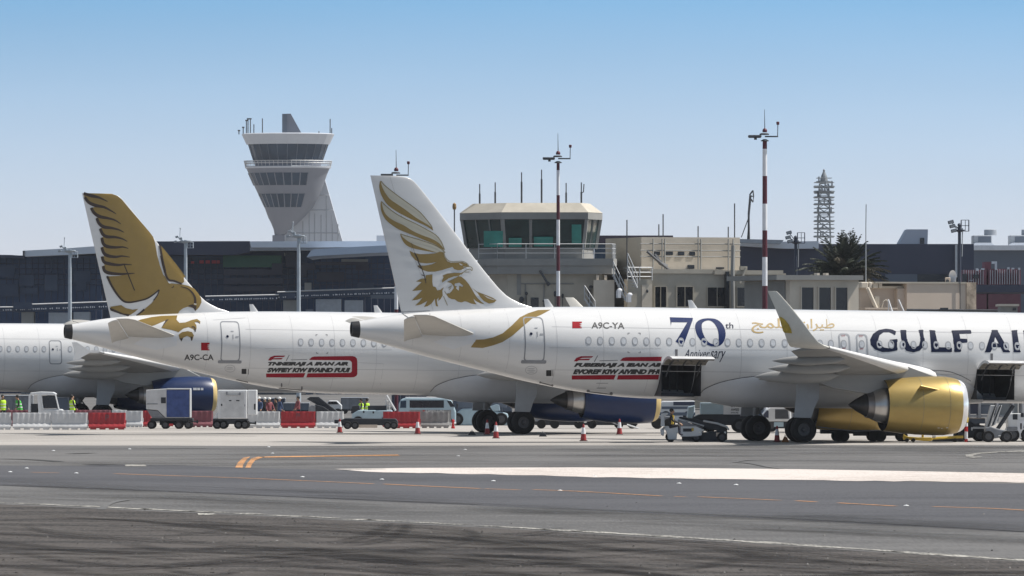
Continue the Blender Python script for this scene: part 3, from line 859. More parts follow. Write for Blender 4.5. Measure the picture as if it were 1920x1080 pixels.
# flag, registration and lettering
def flag(c, x0, y0, x1, y1, par, slope=0):
    h = (y1-y0); w = x1-x0
    shapes(c, 'flag_marking', [[(x0, y0), (x1, y0), (x1, y0+h*.2), (x1-w*.3, y0+h*.3), (x1, y0+h*.42), (x1-w*.3, y0+h*.55), (x1, y0+h*.67), (x1-w*.25, y0+h*.8), (x1, y0+h*.9), (x1, y1), (x0, y1)]], M['flag_red'], par)
def letters(c, name, body, box, m, par, bold=0, shear=0, slope=0, eps=.007, clip=None):
    v, f = text_px(body, *box, bold, shear, slope)
    return c.decal(name, v, f, m, par, 'fus', eps, True, 4, clip)
flag(c1, 1073, 603, 1091, 615.5, fu)
letters(c1, 'registration_lettering', 'A9C-YA', (1109, 604, 1171, 616), M['black'], fu, .02, 0, 1.0)
K7 = lambda p: cr(1200, 560, 3.725, p)
seven = [(208,130),(370,135),(366,155),(300,335),(248,298),(262,280),(330,166),(220,165),(216,190)]
shapes(c1, 'anniversary_number', [K7(seven), [smooth_closed(K7([(492,138),(540,148),(580,185),(598,240),(588,295),(555,328),(505,333),(450,312),(405,265),(385,205),(395,165),(435,142)]), 3), smooth_closed(K7([(478,152),(515,170),(542,215),(550,268),(542,305),(515,318),(480,305),(450,265),(433,215),(436,170)]), 3)]], M['navy'], fu)
letters(c1, 'anniversary_lettering', 'th', (1360, 605, 1375, 616), M['navy_dark'], fu, .01)
letters(c1, 'anniversary_lettering', 'Anniver', (1282, 655, 1331, 671), M['navy_dark'], fu, .0, .5)
letters(c1, 'anniversary_lettering', 'sary', (1331, 658, 1361, 679), M['navy_dark'], fu, .0, .5)
def arabic(s): return ''.join(chr(q) for q in s)
try:
    letters(c1, 'arabic_lettering', arabic([0xFEE5, 0xFE8D, 0xFEAE, 0xFEF4, 0xFEC3]), (1499, 598, 1565, 621), M['gold_text'], fu, .012)
    letters(c1, 'arabic_lettering', arabic([0xFE9E, 0xFEE4, 0xFEE0, 0x0640]), (1409, 597, 1478, 625), M['gold_text'], fu, .012)
except Exception as ex:
    print('arabic', ex)
K8 = lambda p: cr(1500, 560, 3.724, p)
GL = [[(662,252),(668,230),(640,218),(600,213),(550,222),(512,248),(493,285),(497,320),(525,352),(575,370),(630,368),(678,358),(678,285),(628,290),(632,300),(646,306),(646,342),(620,350),(585,344),(556,322),(543,288),(552,254),(582,232),(622,231),(650,243)],
      [(702,222),(740,222),(748,298),(765,332),(800,344),(834,330),(844,290),(830,222),(858,220),(868,290),(862,330),(835,360),(790,372),(745,362),(718,325),(708,270)],
      [(905,222),(942,225),(968,342),(1058,345),(1058,370),(918,370)],
      [(1060,225),(1190,222),(1195,241),(1108,243),(1117,282),(1165,284),(1165,304),(1120,306),(1122,368),(1080,370),(1074,300)],
      [[(1340,222),(1378,222),(1465,372),(1420,372),(1402,336),(1345,336),(1328,372),(1292,372)], [(1360,258),(1392,316),(1350,316)]],
      [(1478,225),(1515,222),(1538,372),(1492,372)],
      [[(1560,225),(1640,224),(1680,240),(1690,270),(1670,300),(1710,374),(1665,374),(1632,310),(1612,310),(1616,374),(1575,374)], [(1604,245),(1630,245),(1645,262),(1640,285),(1610,288)]]]
GL = [([K8(a) for a in g] if isinstance(g[0], list) else K8(g)) for g in GL]
shapes(c1, 'airline_lettering', GL, M['navy_dark'], fu)
rims = []
for g in GL:
    for lp in (g if isinstance(g[0], list) else [g]):
        q = lp+[lp[0]]
        for a_, b_ in zip(q[:-1], q[1:]): rims.append((a_, b_))
v_, f_ = [], []
for a_, b_ in rims:
    k = len(v_); st__ = stroke([a_, b_], 1.7, False); v_ += st__; f_.append((k, k+1, k+2, k+3))
ro = c1.decal('airline_lettering_edge', v_, f_, M['navy_dark'], fu, eps=.0082, step=0)
for i_, vv in enumerate(ro.data.vertices): vv.co.y -= .00003*((i_//4) % 40)
shapes(c1, 'tail_plate', [[(838, 632), (884, 616), (891, 621), (891, 641), (850, 655), (812, 641)]], M['fairing'], fu, eps=.006)
def banner(c, ox, oy, w, h, rows, par, clip=None):
    """red racing banner: open frame, a small red mark and two rows of heavy italic lettering"""
    q = lambda pts: [(ox+a*w, oy+b*h) for (a, b) in pts]
    shapes(c, 'racing_banner', [q([(.47,.22),(.50,.10),(.53,.07),(.945,.05),(.975,.08),(.995,.16),(1,.3),(1,.84),(.99,.93),(.965,.99),(.93,1),(.44,1),(.455,.82),(.91,.80),(.93,.78),(.94,.72),(.94,.34),(.93,.28),(.91,.24),(.52,.23)]), q([(0,.83),(.43,.81),(.41,1),(0,1)]),
        q([(.02,.24),(.045,.10),(.09,.03),(.21,.03),(.195,.09),(.10,.10),(.075,.15),(.185,.13),(.165,.20),(.07,.20),(.05,.25)])], M['crimson'], par, step=5, clip=clip)
    shapes(c, 'racing_banner', [q([(.215,.26),(.25,.0),(.257,.0),(.225,.26)]), q([(.27,.21),(.45,.19),(.45,.215),(.27,.235)])], M['line'], par)
    for i, t in enumerate(rows):
        y0 = oy+h*(.31+.26*i)
        x0 = ox+w*(.02 if i == 0 else .01); x1 = ox+w*(.90 if i == 0 else .925)
        letters(c, 'racing_lettering', t, (x0, y0, x1, y0+h*.21), M['black'], par, .075, .35, clip=clip)
banner(c1, 1072, 666.5, 192, 45, ('FUBEBRAJI A IBAN AIR', 'EVOREF KIW AIVIIND PHUI'), fu, (c1.project(-6.03, -c1.surf(-6, 3.4), 3.4), c1.project(-6.03, -c1.surf(-6, 2.5), 2.5)))
# winglet emblem on the outboard face of the near sharklet: gold falcon silhouette
def winglet_emblem(c, wing_ob):
    pts = [(-5.05,6.25),(-4.93,5.2),(-4.75,4.98),(-4.30,5.0),(-4.12,5.25),(-4.35,5.45),(-4.62,5.72),(-4.85,6.02)]
    pts = [c.loc(px, py, -17.75) for (px, py) in cr(1420, 540, 4.8, [(196,254),(222,330),(244,388),(256,402),(328,408),(318,378),(292,330),(255,288),(228,266)])]
    v, f = fill([pts])
    v, f = bisect2d(v, f, .1)
    # outboard surface of the sharklet
    ys = [(4.45,17.15),(4.80,17.42),(5.3,17.60),(5.95,17.75),(6.48,17.86)]
    lean = lambda z: lerp_tab(ys, z)[0]
    mb = MB(); mb.add([(x, -(lean(z)+.055), z) for (x, z) in v], f)
    return mb.build('winglet_emblem', M['winglet_gold'], wing_ob, recalc=False)
for ch in c1.root.children:
    if ch.name.startswith('wing') and ch.type == 'MESH' and min(v.co.y for v in ch.data.vertices) < -5:
        winglet_emblem(c1, ch)

# ------------------------------------------------------------------ second airliner: gold falcon fin, blue engines, longer body
c2 = Craft('airliner', 'white airliner with a gold and brown falcon covering its fin, behind the nearest airliner', -.46, 399, 13.7, .7, aft=2.62, fwd=4.27)
fu2 = fuselage(c2); fn2 = fin(c2)
for sd in ('starboard', 'port'):
    wing(c2, sd, sharklet=False); engine(c2, sd, False, M['cowl_blue'], M['gold_pale']); gear(c2, sd); tailplane(c2, sd)
belly_fairing(c2)
for px in (470, 703, 1038): antenna_blade(c2, c2.loc(px+6, 588, 0)[0], fu2)
x0 = c2.fus_xz(564, 641)[0]
for i in range(34): cabin_window(c2, x0+.533*i, fu2, 4.46)
skin_seams(c2, fu2, -19.8, 6)
a, b = c2.fus_xz(411.5, 602), c2.fus_xz(449, 678)
door_outline(c2, 'door', a[0], b[0], b[1], a[1], fu2)
GC = lambda p: cr(150, 355, 6.75, p)
GD = lambda p: cr(190, 480, 6.353, p)
goldfin = GC([(42,47),(400,56),(470,80),(530,130),(620,240),(760,400),(880,540),(925,600),(950,680),(975,830),(1010,960),(1052,1080)]) + GD([(755,240),(790,300),(830,325),(880,330),(960,338),(1040,355),(1105,388),(1150,440),(1188,500),(1193,550),(1165,610),(1118,655),(1095,620),(1030,604),(975,622),(930,655),(905,700),(905,714),(420,714),(505,640),(600,560),(665,475),(690,402),(640,455),(550,512),(430,545),(330,560),(260,548),(190,466),(120,356),(62,243),(250,235),(60,215),(35,180),(18,120)]) \
    + GC([(300,1030),(287,972),(312,960),(282,915),(270,850),(306,848),(280,800),(268,735),(302,722),(275,680),(268,612),(302,600),(272,560),(248,495),(292,482),(232,430),(205,362),(242,350),(170,295),(135,235),(190,222),(110,175),(58,110)])
goldfwd = GC([(1005,700),(1045,735),(1078,775)]) + GD([(870,70),(940,160),(1003,245),(982,258),(985,310),(952,332),(870,300),(792,270),(762,190),(738,110),(722,30),(712,0)])
goldfwd = [p for p in goldfwd]
piece = GD([(105,605),(235,585),(290,620),(370,640),(440,630),(400,665),(345,702),(230,680),(130,640)])
shapes(c2, 'falcon_emblem', [goldfin, goldfwd, piece], M['gold'], fn2, 'fin', .016, 4)
st = [[(45,50),(130,78),(240,105),(350,155)], [(60,100),(110,165),(200,205),(300,225),(380,265),(455,310)], [(140,235),(180,300),(250,345),(350,365),(440,390),(515,438)], [(212,365),(240,430),(300,475),(400,490),(490,512),(555,545)],
      [(255,498),(285,565),(340,600),(440,605),(530,625),(598,660)], [(275,615),(295,690),(350,725),(450,735),(540,730),(610,748)], [(275,735),(300,805),(350,840),(450,855),(530,845),(630,858)], [(278,850),(300,915),(360,940),(480,958),(560,950),(655,955)], [(293,972),(310,1030),(370,1060),(500,1072),(600,1068),(690,1062)]]
tp = lambda t: (.8+.5*t if t < .4 else 1.0-(t-.4)/.6*.8)
brown = [stroke(GC(p), 6.4, True, tp) for p in st]
brown += [stroke(GD([(68,240),(120,350),(190,460),(260,535),(330,552),(430,538),(540,508),(620,458),(688,402)]), 4.2, True, lambda t: 1-.45*t),
          stroke(GD([(712,-5),(738,120),(790,272),(870,298),(958,332)]), 3.8, True, lambda t: 1.1-.2*t),
          stroke(GC([(1010,700),(1020,760),(1035,850),(1055,950),(1078,1040)]), 3.8),
          GD([(830,376),(858,362),(860,342),(866,368),(848,380)]),
          stroke(GD([(945,364),(1030,390),(1085,440),(1115,500),(1118,562)]), 4.2, True, lambda t: .3+.8*t),
          GD([(1030,592),(1085,574),(1135,602),(1122,656),(1095,622),(1060,602)]),
          GD([(98,612),(160,640),(260,685),(342,695),(320,718),(220,690),(108,650)]), stroke(GD([(415,710),(470,672),(512,636)]), 3.0, True, lambda t: .5+.8*t),
          stroke(GD([(690,402),(665,470),(620,530)]), 2.0), stroke(GD([(270,100),(330,250),(395,412)]), 2.0, False)]
shapes(c2, 'falcon_outline', brown, M['brown'], fn2, 'fin', .024, 4)
white = [GD([(1100,565),(1135,570),(1128,580),(1105,576)]), GD([(790,300),(835,318),(820,328),(800,322)])]
shapes(c2, 'falcon_highlight', white, M['white'], fn2, 'fin', .030, 4)
gf = GD([(385,792),(470,757),(600,728),(720,714),(905,708),(895,760),(930,797),(1000,792),(1080,762),(1140,750),(1180,780),(1175,810),(1150,787),(1110,792),(1132,825),(1135,860),(1120,905),(1095,870),(1040,847),(980,862),(920,907),(850,885),(715,857),(800,755),(640,822),(530,857),(450,832)])
claw2 = GD([(920,937),(960,907),(1030,895),(1080,907),(1102,945),(1085,1000),(1070,1010),(1060,972),(1020,952),(970,977),(955,1017),(930,985)])
shapes(c2, 'falcon_emblem', [gf, claw2], M['gold'], fu2, 'fus', .007)
shapes(c2, 'falcon_outline', [GD([(930,985),(975,975),(955,1018)]), GD([(1060,960),(1088,960),(1080,1008),(1070,1010)]), GD([(1108,870),(1128,872),(1120,906)]), GD([(1112,788),(1150,780),(1178,808),(1150,792)]), GD([(715,857),(770,760),(805,754),(770,790)]), stroke(GD([(1075,845),(1110,850),(1120,900)]), 2.2)], M['brown'], fu2, 'fus', .012)
shapes(c2, 'tail_plate', [[(262, 638), (303, 618), (331, 622), (332, 648), (292, 656), (250, 645)]], M['fairing'], fu2, eps=.006)
flag(c2, 377, 642.5, 393, 657, fu2)
letters(c2, 'registration_lettering', 'A9C-CA', (345.5, 664.5, 400.5, 675.5), M['black'], fu2, .02)
banner(c2, 499, 665.5, 171, 42, ('TNMEIRAJI A IRAN AIR', 'SWFIEY KIW IIVAIND FUUI'), fu2)
shapes(c2, 'skin_seam', [stroke([(497, 653.5), (735, 655)], .7, False), stroke([(672, 680), (719, 682), (716, 705), (711, 733)], .7, False), stroke([(527, 708), (646, 710), (643, 735)], .6, False), stroke([(400, 600), (460, 596)], .6, False)], M['line_soft'], fu2, eps=.006, step=12)
for (x, y) in ((592, 627), (593, 663)):
    lp = []
    for sx in (0, 22):
        s = 1 if sx == 0 else -1; t = 1 if y < 640 else -1
        lp.append([(x+sx, y), (x+sx+3.5*s, y), (x+sx+3.5*s, y+1*t), (x+sx+1*s, y+1*t), (x+sx+1*s, y+3*t), (x+sx, y+3*t)])
    shapes(c2, 'corner_print', lp, M['line'], fu2)
shapes(c2, 'valve_print', [rrect(453, 691.5, 462, 701, 1), [(465, 692), (466, 692), (466, 702), (465, 702)]], M['black'], fu2)
shapes(c2, 'panel_seam', [[ellipse(431, 691, 10, 7), ellipse(431, 691, 9, 6)], ellipse(431, 689, 6, .8), ellipse(431, 692, 7, .8)], M['line_soft'], fu2)
shapes(c2, 'panel_seam', [[(443, 711), (465, 716), (465, 717.5), (443, 712.5)], [(523, 727), (566, 731), (566, 732.5), (523, 728.5)], ellipse(528, 722, 1.5, 4), ellipse(566, 728, 1.5, 4)], M['line'], fu2)

# ------------------------------------------------------------------ third airliner, cut by the left edge of the frame
c3 = Craft('airliner', 'white airliner at the left edge, its nose hidden behind the gold falcon fin', -25.5, 479, 13.7, .2, aft=2.62, fwd=4.27, zoff=-.12)
fu3 = fuselage(c3); fn3 = fin(c3, M['gold'])
for sd in ('starboard', 'port'):
    wing(c3, sd, sharklet=False, fence_mat=M['gold_pale']); engine(c3, sd, False, M['cowl_blue'], M['gold_pale']); gear(c3, sd); tailplane(c3, sd)
belly_fairing(c3)
skin_seams(c3, fu3, -12, 8)
x0 = c3.fus_xz(17, 655)[0]
dr = (c3.fus_xz(91, 638), c3.fus_xz(116, 683))
for i in range(-4, 20):
    xx = x0+.533*i
    if dr[0][0]-.3 < xx < dr[1][0]+.3: continue
    cabin_window(c3, xx, fu3, 4.46)
door_outline(c3, 'door', dr[0][0], dr[1][0], dr[1][1], dr[0][1], fu3, sill=False)
# ------------------------------------------------------------------ ground
def ground_mat(name, col, col2, s1=.12, s2=1.3, rough=.92, fine=18.0, spec=.25, rot=20, sx=1.0, sy=.35, speck=.0):
    m = bpy.data.materials.new(name); m.use_nodes = True
    nt = m.node_tree; b = nt.nodes["Principled BSDF"]; N = nt.nodes.new; K = nt.links.new
    b.inputs["Roughness"].default_value = rough; b.inputs["Specular IOR Level"].default_value = spec
    t = N("ShaderNodeTexCoord"); mp = N("ShaderNodeMapping")
    mp.inputs["Rotation"].default_value = (0, 0, math.radians(rot)); mp.inputs["Scale"].default_value = (sx, sy, 1)
    K(t.outputs["Object"], mp.inputs[0])
    a = N("ShaderNodeTexNoise"); a.inputs["Scale"].default_value = s1; a.inputs["Detail"].default_value = 6; a.inputs["Roughness"].default_value = .6
    c = N("ShaderNodeTexNoise"); c.inputs["Scale"].default_value = s2; c.inputs["Detail"].default_value = 5; c.inputs["Roughness"].default_value = .7
    d = N("ShaderNodeTexNoise"); d.inputs["Scale"].default_value = fine; d.inputs["Detail"].default_value = 3
    K(mp.outputs[0], a.inputs["Vector"]); K(mp.outputs[0], c.inputs["Vector"]); mp2 = N("ShaderNodeMapping"); mp2.inputs["Scale"].default_value = (1, .035, 1); K(t.outputs["Object"], mp2.inputs[0]); K(mp2.outputs[0], d.inputs["Vector"])
    ad = N("ShaderNodeMath"); ad.operation = 'MULTIPLY_ADD'; ad.inputs[1].default_value = .55
    K(c.outputs[0], ad.inputs[0]); K(a.outputs[0], ad.inputs[2])
    ad2 = N("ShaderNodeMath"); ad2.operation = 'MULTIPLY_ADD'; ad2.inputs[1].default_value = .62
    K(d.outputs[0], ad2.inputs[0]); K(ad.outputs[0], ad2.inputs[2])
    rp = N("ShaderNodeValToRGB"); rp.color_ramp.elements[0].position = .78; rp.color_ramp.elements[1].position = 1.0 if False else 1.0
    adm = N('ShaderNodeMath'); adm.operation = 'ADD'; adm.inputs[1].default_value = -.16; rp.color_ramp.elements[0].color = (*col2, 1); rp.color_ramp.elements[1].color = (*col, 1)
    K(ad2.outputs[0], adm.inputs[0]); K(adm.outputs[0], rp.inputs[0]); K(rp.outputs[0], b.inputs["Base Color"])
    return m
M['concrete'] = ground_mat('apron_concrete', (.36,.338,.315), (.285,.267,.248), .05, .6, sy=1.0)
M['asphalt'] = ground_mat('worn_asphalt', (.138,.134,.131), (.092,.090,.090), .12, .8, rot=0, sx=.22, sy=.6)
M['asphalt_dark'] = ground_mat('new_asphalt', (.083,.083,.090), (.058,.058,.064), .10, .9, rot=-5, sx=.22, sy=.5, fine=22)
M['asphalt_edge'] = ground_mat('edge_asphalt', (.130,.127,.125), (.090,.088,.087), .14, .9, rot=-6, sx=.2, sy=.6)
M['shoulder'] = ground_mat('rubbered_shoulder', (.078,.069,.063), (.030,.0265,.0245), .35, 1.6, rot=-6, sx=.16, sy=.75, fine=24)
M['pale_band'] = ground_mat('bleached_sand', (.56,.51,.475), (.46,.41,.375), .15, 1.2)
M['orange'] = ground_mat('worn_orange_paint', (.58,.285,.115), (.34,.20,.115), .3, 3)
M['white_line'] = ground_mat('worn_white_paint', (.40,.385,.35), (.16,.155,.145), .4, 3)
M['rubber'] = ground_mat('tyre_rubber_marks', (.060,.056,.053), (.040,.038,.037), .3, 3)
M['crack'] = mat('dark_joint', (.05,.048,.046), .9, var=.3, scale=.5)

def sheet(name, poly, z, m, kind='structure', sub=True):
    """flat ground sheet from a list of world (x, y)"""
    v, f = fill([poly])
    mb = MB(); mb.add([(x, y, z) for (x, y) in v], f)
    o = mb.build(name, m, recalc=False)
    for p in o.data.polygons:
        if p.normal.z < 0: p.flip()
    return tag(o, kind=kind)
def gsheet(name, pts, z, m): return sheet(name, [G(*p) for p in pts], z, m)
def gstrip(name, lines, z, m):
    """painted lines or marks: each (points in photo pixels, width in metres across)"""
    mb = MB()
    for (pts, w) in lines:
        q = [Vector(G(*p)) for p in (smooth_open(pts, 6) if len(pts) > 2 else pts)]
        a, b = [], []
        for i, p in enumerate(q):
            d = (q[min(i+1, len(q)-1)]-q[max(i-1, 0)]).normalized(); n = Vector((-d.y, d.x))*w/2
            a.append((p.x+n.x, p.y+n.y, z)); b.append((p.x-n.x, p.y-n.y, z))
        k = len(a)
        mb.add(a+b, [(i, i+1, k+i+1, k+i) for i in range(k-1)])
    return tag(mb.build(name, m, recalc=False), kind='structure')
gb = MB(); gb.add([(-4000, 20, 0), (4000, 20, 0), (4000, 9000, 0), (-4000, 9000, 0)], [(0,1,2,3)])
tag(gb.build('ground', M['concrete'], recalc=False), kind='structure')
rnd = random.Random(3)
# worn asphalt taxiway in front of the stands: its far edge runs along the row of wheels
edge = [(-260, 344)] + [(x, 342.5+1.4*math.sin(x*.21)+rnd.uniform(-.5, .5) + (2.2 if x > 8 else 0)) for x in range(-60, 70, 2)] + [(260, 345)]
sheet('taxiway', [(-260, 40)] + [(260, 40)] + edge[::-1], .004, M['asphalt'])
top = [(-500, 873), (0, 873.5), (160, 874), (165, 872), (330, 872.5), (480, 878), (640, 882), (900, 888), (1100, 891), (1300, 896), (1600, 901), (1920, 908), (2500, 918)]
bot = [(2500, 1022), (1920, 999), (1700, 987), (1440, 973), (1200, 962), (1000, 953), (700, 940), (500, 931), (300, 922), (0, 911), (-500, 896)]
gsheet('asphalt_lane', top + bot, .008, M['asphalt_dark'])
top2 = [(-500, 893), (0, 909), (300, 920), (500, 929), (700, 938), (1000, 951), (1200, 960), (1440, 971), (1700, 985), (1920, 997), (2500, 1020)]
bot2 = [(2500, 1090), (1920, 1055), (1440, 1022), (960, 993), (480, 968), (0, 946), (-500, 925)]
gsheet('taxiway_edge', top2 + bot2, .006, M['asphalt_edge'])
sh = [(-500, 925), (0, 946), (480, 968), (960, 993), (1440, 1022), (1920, 1055), (2500, 1090)]
sheet('shoulder', [G(*p) for p in sh] + [(60, 20), (-60, 20), (-60, 100)], .010, M['shoulder'])
# bleached band between the two lanes
b0 = [(628, 880), (760, 878), (900, 877.5), (1100, 877), (1300, 878.5), (1500, 880.5), (1700, 884), (1920, 888), (2600, 899)]
b1 = []
for i in range(60):
    x = 2600-i*33
    y = 906+ (x-1920)*.0125 if x > 1200 else 897-(1200-x)*.0225
    b1.append((x, y + rnd.uniform(-1.1, .8)))
gsheet('sandy_strip', b0 + [p for p in b1 if p[0] > 660], .014, M['pale_band'])
# pale broken edge line and other paint
el = []
for k in range(70):
    t = -30+k*30; 
    y = lerp_tab([(0,943),(480,965),(960,990),(1440,1019),(1920,1052),(2500,1088)], t)[0]
    if t > 900 or rnd.random() < .86: el.append(([(t, y+rnd.uniform(-.6, .6)), (t+32, y+lerp_tab([(0,1.4),(960,1.7),(1920,2.1)], t)[0]+rnd.uniform(-.5, .5))], rnd.uniform(.25, .62)))
gstrip('edge_line', el, .016, M['white_line'])
od = [[(58, 886.3), (110, 887.5)], [(215, 889), (300, 892), (420, 896), (520, 900)], [(520, 900), (600, 903.5), (700, 908)], [(720, 908.5), (800, 912.5), (900, 917)], [(910, 917.5), (975, 919.5)], [(1000, 919), (1080, 922), (1170, 927), (1240, 931)], [(1265, 932), (1285, 932.5)], [(1310, 932.5), (1380, 935.5), (1462, 939)], [(1493, 940), (1530, 942)], [(1572, 944), (1680, 950)], [(1750, 951), (1850, 954), (1925, 958)], [(1960, 960), (2100, 968)]]
gstrip('orange_line', [(p, .16) for p in od], .018, M['orange'])
mb = MB()
for poly in ([(441,877.5),(446,868),(456,859),(469,857),(461,864),(456,872),(455,878)], [(460,878),(464,869),(472,860),(482,857.5),(497,857),(478,864),(472,872),(470,878)], [(482,857.2),(600,855),(746,853),(750,855),(640,856.5),(497,858.5)]):
    v, f = fill([[G(*p) for p in poly]]); mb.add([(x, y, .018) for (x, y) in v], f)
tag(mb.build('orange_marking', M['orange'], recalc=False), kind='structure')
mb = MB()
for poly in ([(1925,845.5),(1870,846.5),(1830,850),(1810,853.5),(1812,857.5),(1825,859.5),(1838,858.5),(1842,856.5),(1828,856),(1824,854.5),(1840,851.5),(1880,848.5),(1925,847.5)], [(370,963.5),(400,964),(406,965.5),(390,967),(372,966.5)], [(235,872),(272,871.5),(275,875),(235,875)], [(640,881),(720,879.5),(725,880.5),(645,882)]):
    v, f = fill([[G(*p) for p in poly]]); mb.add([(x, y, .018) for (x, y) in v], f)
tag(mb.build('white_marking', M['white_line'], recalc=False), kind='structure')
# joints, drains and patches
jl = [([(-30, 812.8), (300, 812), (600, 814), (900, 816.5), (1240, 817)], .8), ([(0, 817), (240, 816), (480, 818)], .35), ([(-100, 907), (0, 910.5), (300, 921), (600, 934), (900, 947)], .18), ([(1010, 953), (1200, 960), (1440, 971), (1700, 985), (1925, 998)], .16), ([(160, 871.3), (230, 872)], .9), ([(0, 861), (60, 862.5), (110, 866)], .5), ([(275, 841.5), (390, 841)], .6), ([(130, 851.5), (175, 850)], .5)]
gstrip('joint_line', jl, .020, M['crack'])
# tyre marks
tm = []
base = [[(190, 957), (205, 945), (240, 938)], [(1377, 867), (1410, 870), (1440, 876), (1470, 880)], [(1377, 867), (1420, 863), (1560, 864), (1700, 868), (1840, 872)], [(1500, 851.5), (1520, 851.7)], [(1575, 851.5), (1600, 852)],
        [(1290, 985), (1310, 992), (1250, 1012), (1180, 1022)], [(1620, 990), (1590, 1010), (1490, 1018)], [(1760, 995), (1690, 1016), (1590, 1020)],
        [(1690, 996), (1780, 1006), (1740, 1020), (1560, 1022)]]
tm2 = [(p, .22) for p in base[:4]]
for k in range(0):
    x = rnd.uniform(-60, 1800); y = rnd.uniform(985, 1075)
    l = rnd.uniform(150, 560); s = rnd.uniform(-.03, .09); cv = rnd.uniform(-9, 9)
    lim = lerp_tab([(0,950),(480,973),(960,999),(1440,1028),(1920,1061),(2600,1095)], x+l)[0]
    pts = [(x, y), (x+l*.33, y+s*l*.33+cv*.7), (x+l*.66, y+s*l*.66+cv), (x+l, y+s*l)]
    if min(p[1] for p in pts) < lim: continue
    tm.append((pts, rnd.uniform(.15, .5)))
for k in range(16):
    x = rnd.uniform(0, 1800); y = rnd.uniform(838, 872); l = rnd.uniform(60, 300)
    tm2.append(([(x, y), (x+l*.5, y+rnd.uniform(-1, 1)), (x+l, y+rnd.uniform(-1, 1))], rnd.uniform(.12, .35)))
def soft_mat(name, col, top):
    m = bpy.data.materials.new(name); m.use_nodes = True; nt = m.node_tree; N = nt.nodes.new; K = nt.links.new
    b = nt.nodes["Principled BSDF"]; b.inputs["Base Color"].default_value = (*col, 1); b.inputs["Roughness"].default_value = .9; b.inputs["Specular IOR Level"].default_value = .2
    at = N("ShaderNodeAttribute"); at.attribute_name = 'fade'
    t = N("ShaderNodeTexCoord"); nz = N("ShaderNodeTexNoise"); nz.inputs["Scale"].default_value = 2.2; nz.inputs["Detail"].default_value = 5
    K(t.outputs["Object"], nz.inputs["Vector"])
    r = N("ShaderNodeMapRange"); r.inputs["From Min"].default_value = .3; r.inputs["From Max"].default_value = .7; r.inputs["To Min"].default_value = .35
    K(nz.outputs[0], r.inputs["Value"])
    mu = N("ShaderNodeMath"); mu.operation = 'MULTIPLY'; K(at.outputs["Fac"], mu.inputs[0]); K(r.outputs[0], mu.inputs[1])
    mu2 = N("ShaderNodeMath"); mu2.operation = 'MULTIPLY'; mu2.inputs[1].default_value = top; K(mu.outputs[0], mu2.inputs[0])
    K(mu2.outputs[0], b.inputs["Alpha"])
    return m
def soft_strips(name, lines, z, m):
    vs, fs, fd = [], [], []
    for i, (pts, w) in enumerate(lines):
        q = [Vector(G(*p)) for p in smooth_open(pts, 6)]; n = len(q); b0 = len(vs); zz = z + .0001*i
        for j, p in enumerate(q):
            d = (q[min(j+1, n-1)]-q[max(j-1, 0)]).normalized(); nn = Vector((-d.y, d.x)); e = min(1, j/(n*.22), (n-1-j)/(n*.22))
            for (o, f) in ((-1, 0), (-.45, .8), (0, 1), (.45, .8), (1, 0)):
                c = p + nn*o*w/2; vs.append((c.x, c.y, zz)); fd.append(f*e)
        for j in range(n-1):
            for k in range(4):
                a = b0+j*5+k; fs.append((a, a+1, a+6, a+5))
    me = bpy.data.meshes.new(name); me.from_pydata(vs, [], fs); me.materials.append(m)
    at = me.attributes.new('fade', 'FLOAT', 'POINT'); at.data.foreach_set('value', fd)
    o = bpy.data.objects.new(name, me); COL.objects.link(o); return tag(o, kind='structure')
dk, lt, ak = [], [], []
lim_ = lambda x: lerp_tab([(-600,930),(0,950),(480,973),(960,999),(1440,1028),(1920,1061),(2600,1095)], x)[0]
for k in range(240):
    x = rnd.uniform(-250, 1850); y = rnd.uniform(955, 1110); l = rnd.uniform(160, 800); sl = rnd.gauss(.035, .035); cv = rnd.gauss(0, 10)
    pts = [(x+l*t, y+sl*l*t+cv*4*t*(1-t)) for t in (0, .25, .5, .75, 1)]
    if min(p[1]-lim_(p[0]) for p in pts) < 3: continue
    w = rnd.uniform(.25, 1.3)*(175/max(150., F*H/(y-CY)))**0
    (dk if rnd.random() < .62 else lt).append((pts, w))
for base_ in ([(736,982),(715,992),(680,1006),(610,1022)], [(762,981),(752,995),(715,1012),(640,1022)], [(838,990),(880,997),(888,1006),(855,1018),(780,1023)], [(640,1020),(860,1008),(1000,1000),(1060,990)], [(480,975),(700,993),(1000,1020),(1300,1012)], [(40,985),(120,1000),(420,1022),(640,1040)], [(0,1075),(300,1062),(620,1035),(900,1022),(1120,1018)], [(520,982),(760,988),(980,1012),(1240,1022)], [(960,1026),(1200,1012),(1480,1034),(1920,1075)], [(560,1060),(760,1048),(940,1058),(1120,1046)], [(150,1072),(420,1056),(800,1052),(1200,1066)]):
    dk += [(base_, .34), ([(a+6, b+4.5) for (a, b) in base_], .3)]
for k in range(60):
    x = rnd.uniform(-100, 1800); y = rnd.uniform(836, 874); l = rnd.uniform(150, 700)
    ak.append(([(x, y), (x+l*.5, y+rnd.uniform(-1.5, 1.5)), (x+l, y+rnd.uniform(-2, 2))], rnd.uniform(1.5, 9)))
for k in range(40):
    x = rnd.uniform(-100, 1800); y0 = lerp_tab([(-200,903),(0,911),(500,931),(1000,953),(1440,973),(1920,999),(2600,1030)], x)[0]; y = y0+rnd.uniform(-14, 26); l = rnd.uniform(200, 600)
    sl = .045
    ak.append(([(x, y), (x+l*.5, y+sl*l*.5+rnd.uniform(-1.5, 1.5)), (x+l, y+sl*l)], rnd.uniform(.8, 3.5)))
soft_strips('tyre_marks', dk, .024, soft_mat('rubber_streak', (.022,.019,.018), .64))
soft_strips('dust_streaks', lt, .044, soft_mat('dust_streak', (.13,.12,.11), .28))
soft_strips('asphalt_streaks', ak, .056, soft_mat('asphalt_streak', (.06,.06,.062), .30))
